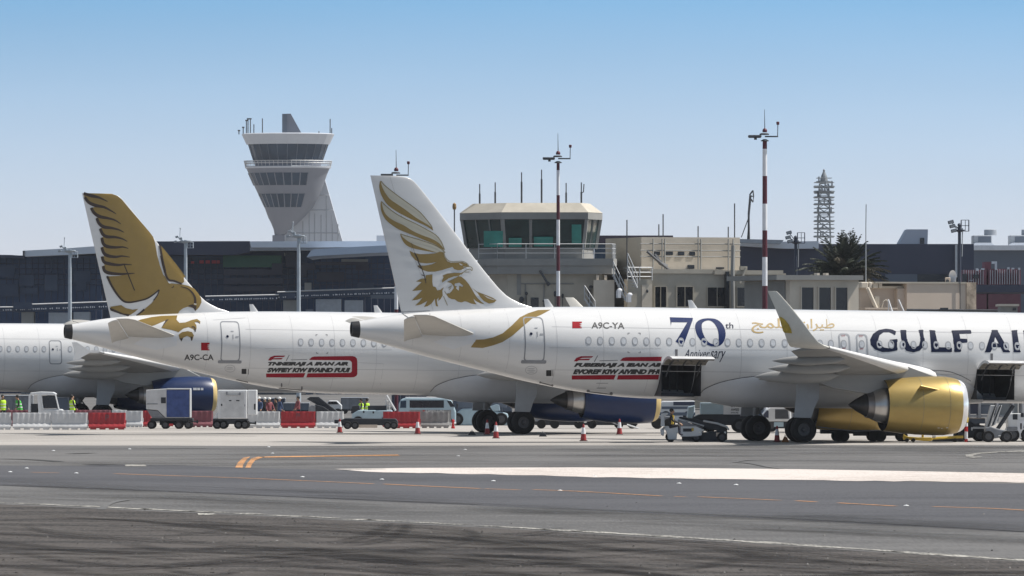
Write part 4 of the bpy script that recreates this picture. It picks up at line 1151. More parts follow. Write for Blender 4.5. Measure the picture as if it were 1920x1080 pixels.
M['rubber2'] = ground_mat('faint_tyre_marks', (.135,.133,.132), (.105,.104,.104), .3, 3)
gstrip('tyre_marks', tm2, .0225, M['rubber2'])
# small stones and chips lying on the shoulder, too many to count
st_ = MB()
for k in range(520):
    x = rnd.uniform(-20, 1940); y = rnd.uniform(940, 1085)
    if y < lerp_tab([(0,948),(480,970),(960,996),(1440,1025),(1920,1058)], x)[0] and rnd.random() > .12: continue
    gx, gy = G(x, y); r = rnd.uniform(.008, .034)*(1 if rnd.random() < .93 else 1.6)
    rings = []
    st_.mat(0 if rnd.random() < .7 else 1)
    st_.add([(gx-r, gy, .01), (gx, gy-r, .01), (gx+r*1.2, gy, .01), (gx, gy+r, .01), (gx+r*.2, gy, .01+r*rnd.uniform(.5, 1.1))], [(0,1,4),(1,2,4),(2,3,4),(3,0,4)])
tag(st_.build('gravel', [mat('dark_stone', (.03,.028,.027), .9, var=.4), mat('pale_stone', (.20,.19,.18), .9, var=.4)]), 'loose stones and rubber chips scattered over the dark shoulder', 'gravel', kind='stuff')
# taxiway edge lights: low white markers set in the asphalt
def taxi_light(px, py, label):
    x, y = G(px, py)
    t = thing('taxiway_light', label, 'light', (x, y, .008), 0, 'inset lights along the taxiway'); t.scale = (.42, .42, .42)
    b = MB(); b.lathe([(.17, 0), (.17, .02), (.12, .045), (.02, .05)], (0, 0, 0), 'z', 16); b.build('housing', M['pale_light'], t, smooth=40)
    c = MB(); c.lathe([(.07, .045), (.06, .075), (.02, .085)], (0, 0, 0), 'z', 12); c.build('lens', M['win_pane'], t, smooth=40)
    return t
M['pale_light'] = mat('pale_enamel', (.78,.78,.76), .4, var=.1)
tl = [(100, 845.5, 'inset light in the worn asphalt, below the white trolley cab at the left'), (243, 842.5, 'inset light in the worn asphalt below the red plastic barrier'), (504, 838.5, 'inset light close to the apron edge below the white container'), (511, 850.5, 'inset light just past the double orange curve'), (872, 843.5, 'inset light in front of the wheels of the second airliner'), (859, 855.5, 'faint inset light on the worn asphalt, below the striped cone pair'),
      (50, 878.5, 'inset light at the left start of the dark lane'), (567, 895, 'inset light above the orange dashed line, left part of the dark lane'), (716, 899.5, 'inset light beside the left tip of the pale sandy strip'), (925, 902.5, 'inset light under the pale sandy strip, before its middle'), (1115, 893.8, 'inset light right at the lower rim of the pale sandy strip'), (1273, 907, 'inset light in the dark lane below the belt loader tug'), (1380, 909.7, 'inset light in the dark lane below the nearest main wheels'), (19, 885.5, 'inset light left of the first orange dash'), (143, 887.8, 'inset light between the first two orange dashes'), (1050, 920.5, 'inset light on the gap before the fourth orange dash'), (1699, 949, 'inset light on the last gap of the orange dashes at the right')]
for a in tl: taxi_light(*a)
# ------------------------------------------------------------------ buildings and masts
M['beige'] = mat('beige_render', (.62,.555,.465), .9, var=.10, scale=.5)
M['beige_grey'] = mat('weathered_beige_render', (.45,.415,.35), .9, var=.14, scale=.6)
M['tan'] = mat('tan_render', (.60,.505,.42), .9, var=.06, scale=.3)
M['conc_grey'] = mat('grey_concrete', (.27,.27,.26), .9, var=.12, scale=.5)
M['tower_grey'] = mat('tower_cladding', (.18,.195,.235), .6, var=.06, scale=.12)
M['tower_light'] = mat('tower_rear_cladding', (.46,.49,.54), .6, var=.05, scale=.1)
M['glass_blue'] = mat('dark_blue_glass', (.020,.044,.080), .22, spec=.4, var=.25, scale=.35)
M['glass_dark'] = mat('dark_glass', (.012,.016,.024), .15, spec=.5, var=.3, scale=.6)
M['glass_cab'] = mat('cab_glass', (.014,.038,.040), .15, spec=.5, var=.4, scale=.5)
M['glass_green'] = mat('green_glass', (.03,.22,.19), .12, spec=.5, var=.25, scale=.8)
M['fascia'] = mat('terminal_glass_wall', (.034,.070,.150), .30, spec=.35, scale=.10, stretch=(.8,1,1.9), col2=(.007,.023,.068), detail=7)  # blue noise paints reflections into the glass colour
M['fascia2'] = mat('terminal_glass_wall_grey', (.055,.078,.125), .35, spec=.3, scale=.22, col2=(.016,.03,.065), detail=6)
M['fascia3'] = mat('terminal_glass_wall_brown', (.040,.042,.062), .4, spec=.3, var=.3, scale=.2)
M['roof_pale'] = mat('pale_roof_metal', (.62,.66,.72), .45, var=.08, scale=.2)
M['roof_blue'] = mat('blue_grey_roof_metal', (.40,.48,.60), .4, var=.08, scale=.2)
M['slate'] = mat('slate_cladding', (.046,.054,.090), .7, var=.10, scale=.15)
M['slate_blue'] = mat('blue_slate_cladding', (.115,.14,.18), .7, var=.10, scale=.15)
M['red_paint'] = mat('mast_red_paint', (.085,.008,.02), .5, var=.12)
M['mast_white'] = mat('mast_white_paint', (.72,.73,.76), .5, var=.08)
M['green_board'] = mat('green_board', (.035,.115,.075), .6, var=.15, scale=.3)
M['red_board'] = mat('red_lettering', (.35,.035,.045), .6, var=.1)
M['pink'] = mat('dusty_red_cladding', (.19,.075,.10), .7, var=.2, scale=.4)
M['stone'] = mat('rough_stone', (.44,.36,.28), .95, var=.55, scale=1.6, bump=.6)
M['rail'] = mat('galvanised_rail', (.55,.56,.57), .5, metal=.2, var=.1)
M['ac_grey'] = mat('plant_housing', (.35,.38,.42), .6, var=.12)

class Site:
    """a building whose pieces are given as photo rectangles at a stated distance"""
    def __init__(s, name, label, cat, px, Y, group=None):
        s.Y = Y; s.root = thing(name, label, cat, (XP(px, Y), Y, 0), 0, group)
    def part(s, name, mb, m, parent=None, **k): return mb.build(name, m, parent or s.root, o=s.root.location, **k)
RT = None       # (centre column, distance, angle) of a building that stands turned to the camera
def XR(px, Y):
    if not RT: return XP(px, Y)
    x0 = XP(RT[0], RT[1]); return x0+(XP(px, Y)-x0)/math.cos(RT[2])+(Y-RT[1])*math.tan(RT[2])
def PR(a, b, Y): return Vector((XR(a, Y), Y, ZP(b, Y)))
def rect(mb, x0, y0, x1, y1, Y, d=.3, ground=False):
    return mb.box(XR(x0, Y), XR(x1, Y), Y, Y+d, 0 if ground else ZP(y1, Y), ZP(y0, Y))
def quadp(mb, pts, Y, d=.3):
    return mb.prism([(XP(a, Y), ZP(b, Y)) for (a, b) in pts], 'y', Y, Y+d)
def rod(mb, pts, Y, r, n=5): return mb.tube([PR(a, b, Y) for (a, b) in pts], r, n)

# --- new control tower
T = Site('control_tower', 'tall grey control tower flaring upward, with a dark glass cab, behind the terminal roof', 'control tower', 540, 1500)
Y = 1500; s_ = F/Y
def ring_el(cx, rx, z, n=48, ry=.8, cy=Y): return [(XP(cx, Y)+rx/s_*math.cos(2*math.pi*k/n), cy+rx/s_*ry*math.sin(2*math.pi*k/n), z) for k in range(n)]
lv = [(452,520,8),(441,525,12),(430,528,25),(408,540,41),(389,536.5,49),(364,537,61),(348,540,68),(325,539.5,74.5),(314,540,79)]
lv = [(441,524.5,9.5),(430,529,16),(420,533,24),(408,536.5,33.5),(389,541.5,45.5),(364,542,58),(345,541,66),(325,540,74),(314,540,79)]
mb = MB(); mb.loft([ring_el(c, r, ZP(y, Y)) for (y, c, r) in lv]); mb.box(XP(511,Y), XP(534,Y), Y-.8, Y+1, 0, ZP(441,Y))
body = T.part('tower_body', mb, M['tower_grey'], smooth=40)
def band(y0, y1, a0, a1, off, nseg, m, mull):
    def at(y):
        for i in range(len(lv)-1):
            (ya, ca, ra), (yb, cb, rb) = lv[i], lv[i+1]
            if ya >= y >= yb:
                t = (ya-y)/(ya-yb); return ca+(cb-ca)*t, ra+(rb-ra)*t
        return lv[-1][1:]
    g = MB(); q = MB()
    for k in range(nseg):
        an = [math.radians(a0+(a1-a0)*(k+e)/nseg) for e in (0.06, .94)]
        pt = []
        for y in (y0, y1):
            c, r = at(y)
            for a in an: pt.append((XP(c, Y)+(r+off)/s_*math.cos(a), Y+(r+off)/s_*.8*math.sin(a), ZP(y, Y)))
        g.add(pt, [(0,1,3,2)])
    for k in range(nseg+1):
        a = math.radians(a0+(a1-a0)*k/nseg); pp = []
        for y in (y0, y1):
            c, r = at(y); pp.append((XP(c, Y)+(r+off)/s_*math.cos(a), Y+(r+off)/s_*.8*math.sin(a), ZP(y, Y)))
        q.tube(pp, .10, 4)
    w = T.part('window_band', g, M['glass_blue'], recalc=False); T.part('mullion', q, M['tower_grey'], w)
band(348, 325, 188, 302, .8, 9, None, None)
band(389, 364, 195, 302, .8, 8, None, None)
mb = MB(); mb.loft([ring_el(540, 80, ZP(316, Y)), ring_el(540, 81, ZP(313, Y)), ring_el(540, 78, ZP(312, Y))]); T.part('balcony', mb, M['tower_light'], smooth=30)
mb = MB(); mb.loft([ring_el(540, 62, ZP(312.5, Y)), ring_el(540, 64, ZP(303, Y))]); T.part('cab_base', mb, M['tower_grey'], smooth=40)
mb = MB(); mb.loft([ring_el(540, 64, ZP(303, Y), 24), ring_el(540.5, 75, ZP(270, Y), 24)]); T.part('cab_glass', mb, M['glass_blue'])
mb = MB()
for k in range(24):
    a = 2*math.pi*k/24
    mb.tube([(XP(540,Y)+64.3/s_*math.cos(a), Y+64.3/s_*.8*math.sin(a), ZP(303,Y)), (XP(540.5,Y)+75.3/s_*math.cos(a), Y+75.3/s_*.8*math.sin(a), ZP(270,Y))], .07, 4)
T.part('mullion', mb, M['slate_blue'])
mb = MB(); mb.loft([ring_el(540, 78, ZP(271, Y), 24), ring_el(540, 87, ZP(252, Y), 24), ring_el(540, 84, ZP(250.5, Y), 24)]); T.part('roof_crown', mb, M['tower_light'])
mb = MB()
for k in range(60):
    a = 2*math.pi*k/60
    p0 = (XP(540,Y)+80/s_*math.cos(a), Y+80/s_*.8*math.sin(a)); mb.tube([(p0[0], p0[1], ZP(313,Y)), (XP(540,Y)+82.5/s_*math.cos(a), Y+82.5/s_*.8*math.sin(a), ZP(302,Y))], .05, 4)
for yy, rr in ((302, 82.5), (306, 81.8)):
    mb.tube([(XP(540,Y)+rr/s_*math.cos(2*math.pi*k/48), Y+rr/s_*.8*math.sin(2*math.pi*k/48), ZP(yy,Y)) for k in range(49)], .06, 4)
T.part('railing', mb, M['rail'])
mb = MB(); quadp(mb, [(529,251),(529,213.5),(545,213),(566,251)], Y-2, 1.6); mb.add([], []); T.part('roof_fin', mb, M['tower_grey'])
mb = MB(); rect(mb, 529, 214, 538, 251, Y-2.4, .38); T.part('fin_rib', mb, M['slate_blue'])
mb = MB(); mb.prism([(XP(608,Y), ZP(334,Y)), (XP(642,Y), ZP(453,Y)), (XP(642,Y), 0), (XP(534,Y), 0), (XP(534,Y), ZP(440,Y)), (XP(560,Y), ZP(400,Y)), (XP(585,Y), ZP(345,Y))], 'y', Y+2.0, Y+7.5)
sh_ = T.part('rear_shaft', mb, M['tower_light'])
mb = MB()
for (a, b) in (((590,400),(590,453)),((602,403),(602,453)),((612,366),(612,453)),((623,403),(623,453)),((634,420),(634,453)),((580,393),(580,453)),((568,415),(568,453))): rod(mb, [a, b], Y+1.97, .08, 4)
for y, xa, xb in ((437,545,638),(394,568,625),(366,585,617)): rod(mb, [(xa, y), (xb, y)], Y+1.97, .08, 4)
T.part('shaft_joint', mb, M['ac_grey'], sh_)
for (x, y0, y1) in ((448,244,251),(456,238,252),(462,225,252),(465,222,252),(469.5,222,252),(476,233,252),(492,222,251),(619,223,251),(622,240,251),(598,246,251)):
    mb = MB(); rod(mb, [(x, y1+1), (x, y0)], Y-1, .10, 5)
    if x < 470: rect(mb, x-2.2, y0-.5, x+2.2, y0+2, Y-1.2, .4)
    T.part('antenna', mb, M['steel_dark'])

# --- old control tower
Y = 600; T = Site('control_tower', 'low beige control tower with a green glass cab and hipped roof behind the white fin', 'control tower', 1010, Y)
sc = F/Y
def plan(inset, z, y=Y):
    A, B, C, D = 940, 1103, 1131, 861
    pts = [(A, 0), (B, 0), (C, 3.4), (C, 8.0), (B, 11.4), (A, 11.4), (D, 8.0), (D, 3.9)]
    cx = XP(1000, Y); cyy = Y+5.7; out = []
    for (px, dy) in pts:
        x = XP(px, Y); yy = Y+dy
        v = Vector((x-cx, yy-cyy)); l = v.length
        v = v*(l-inset)/l
        out.append((cx+v.x, cyy+v.y, z))
    return out
mb = MB(); mb.loft([plan(0, ZP(398, Y)), plan(1.05, ZP(380, Y))]); T.part('roof', mb, M['beige_grey'])
mb = MB(); mb.loft([plan(.02, ZP(411, Y)), plan(.02, ZP(398.02, Y))]); T.part('roof_fascia', mb, M['conc_grey'])  # greyer than the roof: the unlit face is put into the colour
mb = MB(); mb.loft([plan(.62, ZP(464, Y)), plan(.25, ZP(411.3, Y))]); cab = T.part('cab_glass', mb, M['glass_cab'])
mb = MB(); lo, hi = plan(.58, ZP(464, Y)), plan(.21, ZP(411, Y))
for i in range(8):
    mb = MB(); mb.tube([lo[i], hi[i]], .17, 4); T.part('corner_post', mb, M['conc_grey'], cab); mb = MB()
    j = (i+1) % 8; n = {0: 2, 7: 2, 1: 1}.get(i, 1)
    for k in range(1, n+1):
        f = k/(n+1.0); mb.tube([Vector(lo[i]).lerp(Vector(lo[j]), f), Vector(hi[i]).lerp(Vector(hi[j]), f)], .07 if i != 0 else .11, 4)
        T.part('mullion', mb, M['conc_grey'], cab); mb = MB()
# tinted blinds seen in the lower panes
mb = MB()
for (x0, y0, x1, y1) in ((907,433,943,463),(954,446,978,463),(1001,444,1037,462),(1072,421,1090,458)):
    mb = MB(); mb.add([P(x0, y1, Y+.28), P(x1, y1, Y+.28), P(x1, y0, Y+.12), P(x0, y0, Y+.12)], [(0,1,2,3)])
    mb.add([P(x0, y1, Y+.30), P(x1, y1, Y+.30), P(x1, y0, Y+.14), P(x0, y0, Y+.14)], [(3,2,1,0)]); T.part('cab_blind', mb, M['glass_green'], cab, recalc=False)
mb = MB(); mb.loft([plan(.75, ZP(485, Y)), plan(.75, ZP(464, Y))]); T.part('cab_wall', mb, M['conc_grey'])
def plan2(inset, z):
    pts = [(895, 1.5), (930, -.8), (1150, -.8), (1157, 1.0), (1157, 12.5), (895, 12.5)]
    return [(XP(px, Y)+(inset if px < 940 else -inset), Y+dy+(inset if dy < 2 else -inset), z) for (px, dy) in pts]
mb = MB(); mb.loft([plan2(0, ZP(498, Y)), plan2(0, ZP(485, Y))]); mb.loft([plan2(.12, ZP(514, Y)), plan2(.12, ZP(498, Y))]); T.part('balcony_slab', mb, M['conc_grey'])
mb = MB(); mb.loft([plan2(.9, 0), plan2(.9, ZP(514, Y))]); wall = T.part('wall', mb, M['beige_grey'])
mb = MB()
rl = plan2(.1, 0)
top_ = [Vector((p[0], p[1], ZP(457.5, Y))) for p in rl]
for (dz) in (0, -.34, -.70):
    mb.tube([p+Vector((0,0,dz)) for p in top_[:5]], .028, 4)
for i in range(4):
    a, b = top_[i], top_[i+1]; n = max(1, int((b-a).length/(1.9 if i < 2 else .5)))
    for k in range(n+1):
        p = a.lerp(b, k/n); mb.tube([p, (p.x, p.y, ZP(485, Y))], .028, 4)
T.part('railing', mb, M['rail'])
Yf = Y-.8+.9-.03
mb = MB()
rect(mb, 969, 514.5, 977, 553, Yf, .06); T.part('wall_pier', mb, M['conc_grey'])
mb = MB(); rect(mb, 995, 558, 1010, 580, Yf, .06); T.part('window', mb, M['glass_dark'])
mb = MB(); rod(mb, [(977, 532), (1076, 532)], Yf-.05, .04); rod(mb, [(985,532),(985,580)], Yf-.05, .05); rod(mb, [(1020,532),(1020,580)], Yf-.05, .05); T.part('conduit', mb, M['conc_grey'])
mb = MB(); rod(mb, [(1012, 507), (1026, 530)], Yf-.9, .10, 6); rod(mb, [(1026, 530), (1030, 535)], Yf-.4, .16, 6); T.part('boom_lamp', mb, M['steel_dark'])
for (x, y, w, h) in ((987, 547, 6, 7), (1020, 562, 6, 5), (978, 556, 10, 12), (1041, 545, 6, 12), (1055, 550, 5, 10), (1108, 535, 8, 6), (1104, 541, 6, 9)):
    mb = MB(); mb.ball(PR(x, y+h/2, Yf-.35), w/sc/2, .2, h/sc/2, 10, 6); mb.tube([P(x, y+h, Yf-.35), P(x, 582, Yf-.35)], .03, 4); T.part('wall_lamp', mb, M['steel_dark'])
mb = MB(); rect(mb, 1113, 525, 1152, 560, Yf-1.6, 1.55, True); T.part('annex', mb, M['beige'])
for x in (1118, 1133):
    mb = MB(); rect(mb, x, 516, x+5, 525, Yf-1.4, .5); T.part('roof_vent', mb, M['beige'])
for (x, y0) in ((899.5,345),(928.5,342),(978,323),(1015.5,318),(1061.5,343),(1090,342)):
    mb = MB(); rod(mb, [(x, 385), (x, y0+22), (x, y0)], Y+4, .045, 5); rod(mb, [(x, 385), (x, y0+18)], Y+4, .075, 5)
    if x > 1080: rod(mb, [(x, 362), (x+4, 360), (x+5, 345)], Y+4, .04, 4)
    T.part('antenna', mb, M['steel_dark'])
def stair(name_site, x0, y0, x1, y1, Yy, w, n=9):
    """flight from the upper point (x0, y0) down to (x1, y1)"""
    tr = MB(); rl_ = MB()
    for k in range(n):
        t = (k+.5)/n; p = PR(x0+(x1-x0)*t, y0+(y1-y0)*t, Yy)
        tr.box(p.x-.14, p.x+.14, Yy, Yy+w, p.z-.03, p.z+.02)
    f = name_site.part('stair_tread', tr, M['steel'])
    for yy in (Yy-.02, Yy+w+.02):
        for up in (0, .5, 1.0):
            a, b = PR(x0, y0, yy), PR(x1, y1, yy); rl_.tube([a+Vector((0,0,up)), b+Vector((0,0,up))], .035 if up else .07, 4)
        for t in (0, .5, 1):
            a = PR(x0, y0, yy).lerp(PR(x1, y1, yy), t); rl_.tube([a, a+Vector((0,0,1))], .03, 4)
    name_site.part('stair_rail', rl_, M['rail'], f)
stair(T, 1150, 515, 1174, 565, Yf-2.6, .9, 10)
stair(T, 1096, 560, 1116, 590, Yf-3.2, .8, 5)

# --- beige operations block with a taller box on top
Y = 602; T = Site('operations_building', 'beige flat-roofed airport building with dark windows and a taller pipe-clad box on its roof', 'building', 1330, Y); RT = (1330, Y, math.radians(17))
mb = MB(); rect(mb, 1222, 512, 1475, 600, Y, 14, True); w_ = T.part('wall', mb, M['beige_grey'])
mb = MB(); rect(mb, 1218, 505, 1340, 513, Y-.15, 14.3); rect(mb, 1340.2, 506.5, 1470, 514.5, Y-.35, 14.3); T.part('parapet', mb, M['beige_grey'])
mb = MB(); rect(mb, 1202, 445, 1388, 507, Y+3, 9); T.part('upper_box', mb, M['beige'])
mb = MB(); rect(mb, 1202, 505, 1222, 600, Y+3, 9, True); T.part('side_wing', mb, M['conc_grey'])
for (x0, y0, x1, y1) in ((1228,538,1249,576),(1269.5,538,1299,575),(1327,539,1363,574),(1383,539,1428,574),(1446,536,1455,580)):
    mb = MB(); rect(mb, x0, y0, x1, y1, Y-.02, .06); g = T.part('window', mb, M['glass_dark'])
    f = MB()
    for (a, b, c, d) in ((x0-1.5,y0-1.5,x1+1.5,y0),(x0-1.5,y1,x1+1.5,y1+1.8),(x0-1.5,y0,x0,y1),(x1,y0,x1+1.5,y1),((x0+x1)/2-.4,y0,(x0+x1)/2+.4,y1)): rect(f, a, b, c, d, Y-.10, .12)
    T.part('window_frame', f, M['beige_grey'], g)
for (x0, y0, x1, y1) in ((1226,472,1237,478.5),(1248,472,1261.5,478.5),(1271,472,1283,479),(1292.5,472,1303,479.5),(1289,497,1302,504),(1343,501,1358,504)):
    mb = MB(); rect(mb, x0, y0, x1, y1, Y+2.95, .04); T.part('window', mb, M['glass_dark'])
mb = MB()
for yy in (457.5, 470, 481.5): rod(mb, [(1200, yy), (1389, yy)], Y+2.7, .05, 5)
for x in (1224, 1241, 1246, 1309, 1314, 1366, 1375): rod(mb, [(x, 448), (x, 508)], Y+2.65, .06, 5)
T.part('pipework', mb, M['conc_grey'])
mb = MB(); rod(mb, [(1226, 478), (1238, 494), (1250, 500)], Y+1.2, .16, 6); rod(mb, [(1213, 472), (1222, 480), (1256, 508)], Y+1, .11, 6); T.part('cable_duct', mb, M['steel_dark'])
mb = MB(); rect(mb, 1362, 509, 1368, 600, Y-.6, .5, True); T.part('drain_pipe', mb, M['glass_dark'])
mb = MB(); rod(mb, [(1375, 460), (1374, 505), (1375, 590)], Y-.75, .16, 6); T.part('cable_post', mb, M['conc_grey'])
mb = MB(); rect(mb, 1390, 499, 1402, 506, Y-.5, .5); rod(mb, [(1400, 502), (1388, 531)], Y-.6, .10, 5); T.part('flood_lamp', mb, M['beige_grey'])
for (x, y0) in ((1175,413),(1235,421),(1243,402),(1309,424),(1366,425),(1378,381)):
    mb = MB(); rod(mb, [(x, 500), (x, y0)], Y+4, .05, 5); T.part('antenna', mb, M['steel_dark'])
# balcony railing and door at its left, reached by the stair
stair(T, 1176, 500, 1194, 540, Y-3.2, .8, 7)
mb = MB()
for yy in (502, 511, 519): rod(mb, [(1176, yy), (1222, yy)], Y-1, .04, 4)
for x in (1176, 1199, 1222): rod(mb, [(x, 501), (x, 526)], Y-1, .04, 4)
T.part('railing', mb, M['rail'])
mb = MB(); rect(mb, 1176, 524, 1222, 600, Y-.9, .85, True); T.part('landing', mb, M['beige_grey'])
mb = MB(); rect(mb, 1203, 534, 1222, 600, Y-.96, .04); T.part('door', mb, M['beige'])
mb = MB(); mb.ball(PR(1213, 546, Y-1.0), .10, .05, .14, 10, 6); T.part('door_lamp', mb, M['steel_dark'])
for (x, y) in ((1161, 545), (1180, 553)):
    mb = MB(); rect(mb, x-3, y, x+3, y+14, Y-3.6, .5); mb.ball(PR(x, y, Y-3.4), .22, .2, .16, 10, 6); T.part('floodlight', mb, M['mast_white'])

T.root.rotation_euler = (0, 0, RT[2]); RT = None
# --- small beige building with three tall windows
Y = 585; T = Site('annex_building', 'small beige building with three tall dark windows and a grey roof slab', 'building', 1545, Y); RT = (1545, Y, math.radians(20))
mb = MB(); rect(mb, 1480, 524, 1611, 600, Y, 9, True); T.part('wall', mb, M['beige'])
mb = MB(); rect(mb, 1470, 527, 1480, 600, Y+.8, 8, True); T.part('side_wall', mb, M['conc_grey'])  # grey instead of beige paints in the shade of this side
mb = MB(); rect(mb, 1455, 516, 1620, 525, Y-.5, 10); T.part('roof_slab', mb, M['conc_grey'])
for (x0, x1) in ((1503,1525.5),(1536,1558.5),(1568,1590)):
    mb = MB(); rect(mb, x0, 539, x1, 592, Y-.02, .05); g = T.part('window', mb, M['glass_dark'])
    f = MB()
    for (a, b, c, d) in ((x0-2,537.5,x1+2,539),(x0-2,539,x0,594),(x1,539,x1+2,594)): rect(f, a, b, c, d, Y-.12, .14)
    T.part('window_frame', f, M['beige'], g)
mb = MB(); rect(mb, 1532, 512, 1537, 517, Y+2, .6); rect(mb, 1549, 512, 1554, 517, Y+2, .6); T.part('roof_vent', mb, M['beige'])

T.root.rotation_euler = (0, 0, RT[2]); RT = None
# --- tan compound with roof ducts and stairs
Y = 600; T = Site('compound_building', 'long plain tan walled building with bulky roof ducts and a small outside stair', 'building', 1710, Y); RT = (1710, Y, math.radians(20))
mb = MB(); rect(mb, 1611.5, 541, 1700, 600, Y+1, 8, True); T.part('low_wall', mb, M['tan'])
mb = MB(); rect(mb, 1612, 536.5, 1702, 541, Y+.7, 8.5); T.part('parapet', mb, M['beige'])
mb = MB(); rect(mb, 1682, 541, 1700, 600, Y+.4, .58, True); T.part('wall_pier', mb, M['tan'])
mb = MB(); rect(mb, 1700.2, 530, 1813.5, 600, Y, 10, True); T.part('wall', mb, M['tan'])
mb = MB(); rect(mb, 1640, 528.5, 1814, 531.5, Y-.1, 10.3); T.part('coping', mb, M['beige_grey'])
mb = MB(); mb.box(XR(1813.7, Y), XR(1832, Y), Y-.1, Y+9, 0, ZP(529, Y)); T.part('stone_pier', mb, M['stone'])
mb = MB(); rod(mb, [(1802, 510), (1802, 600)], Y-.1, .035, 5); T.part('conduit', mb, M['steel_dark'])
for (x0, x1) in ((1613,1627),(1628,1635),(1636,1646),(1647,1654)):
    mb = MB(); rect(mb, x0, 529, x1, 541, Y+.2, 1.6); T.part('roof_duct', mb, M['beige'], bevel=.08)
mb = MB(); rod(mb, [(1625, 540), (1642, 578)], Y-.6, .14, 6); T.part('brace', mb, M['beige'])
mb = MB(); rect(mb, 1621, 577, 1683, 580, Y-.8, 1.4); T.part('landing', mb, M['tan'])
mb = MB(); rect(mb, 1640, 556, 1648, 577, Y-.1, .6); rod(mb, [(1652,577),(1655,566),(1660,562),(1664,566),(1664,577)], Y-.4, .05, 5); T.part('pump_pipe', mb, M['beige_grey'])
mb = MB(); rod(mb, [(1664, 562), (1673, 588)], Y-1.2, .08, 5); rod(mb, [(1684, 562), (1696, 588)], Y-1.2, .06, 5); rod(mb, [(1665, 567), (1665, 590)], Y-1.2, .05, 5); T.part('stair_rail', mb, M['mast_white'])
T.root.rotation_euler = (0, 0, RT[2]); RT = None
D = Site('satellite_dish', 'pale satellite dish on the roof edge of the long tan building', 'satellite dish', 1790, Y+3)
mb = MB(); c_ = P(1790, 518, Y+3)
mb.lathe([(.02, .0), (.25, -.06), (.45, -.18), (.47, -.20)], (0, 0, 0), 'y', 24, caps=False, M=Matrix.Translation(c_) @ Matrix.Rotation(math.radians(-55), 4, 'Z'))
D.part('dish', mb, M['mast_white'], smooth=50)
mb = MB(); mb.tube([c_+Vector((.05,.1,0)), (c_.x+.05, c_.y+.2, ZP(530, Y+3))], .06, 6); D.part('mount', mb, M['steel'])
D = Site('roof_unit', 'small cream rooftop unit beside the satellite dish', 'air conditioner', 1777, Y+2.5)
mb = MB(); rect(mb, 1773, 520, 1782, 531, Y+2.5, .8); D.part('housing', mb, M['tan'], bevel=.04)
mb = MB(); mb.lathe([(.13, 0), (.12, -.03), (.02, -.04)], P(1776.5, 527, Y+2.48), 'y', 14); D.part('fan_grille', mb, M['steel_dark'])

# --- slate warehouse and the blue building to the right
Y = 820; T = Site('warehouse', 'long dark slate warehouse behind the palm', 'warehouse', 1600, Y)
mb = MB(); rect(mb, 1385, 457.5, 1826, 600, Y, 30, True); T.part('wall', mb, M['slate'])
mb = MB(); rect(mb, 1660, 514, 1720, 530, Y-.2, .18); T.part('blue_panel', mb, M['slate_blue'])
mb = MB(); rect(mb, 1720.2, 514, 1800, 530, Y-.2, .18); T.part('glazed_strip', mb, M['glass_dark'])
mb = MB(); quadp(mb, [(1388,452),(1470,453),(1535,452),(1535,466),(1470,466),(1388,461)], Y-3, 20); T.part('pale_roof', mb, M['roof_pale'])
mb = MB(); quadp(mb, [(1388,448),(1470,450),(1463,457.5),(1388,455)], Y-6, 2.8); T.part('roof_edge', mb, M['ac_grey'])
mb = MB(); rect(mb, 1791, 459, 1795, 520, Y-.5, .4); T.part('drain_pipe', mb, M['rail'])
D = Site('roof_hood', 'pale sloping rooftop hood with one small dark opening', 'roof hood', 1712, Y+4)
mb = MB(); quadp(mb, [(1683,460),(1700,430),(1740,430),(1739,460)], Y+4, 5); D.part('housing', mb, M['tower_light'])
mb = MB(); rect(mb, 1725, 446, 1733, 457, Y+3.9, .08); D.part('opening', mb, M['glass_dark'])
Y = 870; T = Site('hangar_building', 'blue-grey building with a white roof edge at the right edge of the photo', 'building', 1890, Y)
mb = MB(); rect(mb, 1820, 468, 2080, 600, Y, 40, True); T.part('wall', mb, M['slate_blue'])
mb = MB(); rect(mb, 1826.5, 460, 2085, 469, Y-1.2, 42); T.part('roof', mb, M['mast_white'])
mb = MB(); rect(mb, 1832, 548, 2085, 582, Y-60, 20, True); T.part('low_block', mb, M['slate_blue'])
mb = MB(); rect(mb, 1832, 534, 2085, 548, Y-115.3, 20); T.part('dark_fascia', mb, M['slate'])
for (x0, x1, lab) in ((1825, 1864, 'grey rooftop cooling unit left of the pair on the white roof edge'), (1894, 1934, 'grey rooftop cooling unit cut off by the right edge of the photo')):
    D = Site('cooling_unit', lab, 'cooling unit', (x0+x1)/2, Y+6, 'rooftop cooling units')
    mb = MB(); rect(mb, x0, 441, x1-4, 461, Y+6, 4); D.part('housing', mb, M['ac_grey'], bevel=.1)
    mb = MB(); rect(mb, x0+9, 444, x1-6, 456, Y+5.9, .08); D.part('louvre', mb, M['slate_blue'])
    mb = MB(); mb.lathe([(.7, 0), (.7, .6), (.5, .65)], P(x1-7, 441, Y+8), 'z', 20); D.part('fan_cowl', mb, M['ac_grey'], smooth=40)
    mb = MB(); quadp(mb, [(x0-4, 460.5), (x0+4, 455), (x1-6, 455), (x1+3, 460.5)], Y+5.5, .35); D.part('skirt', mb, M['roof_pale'])
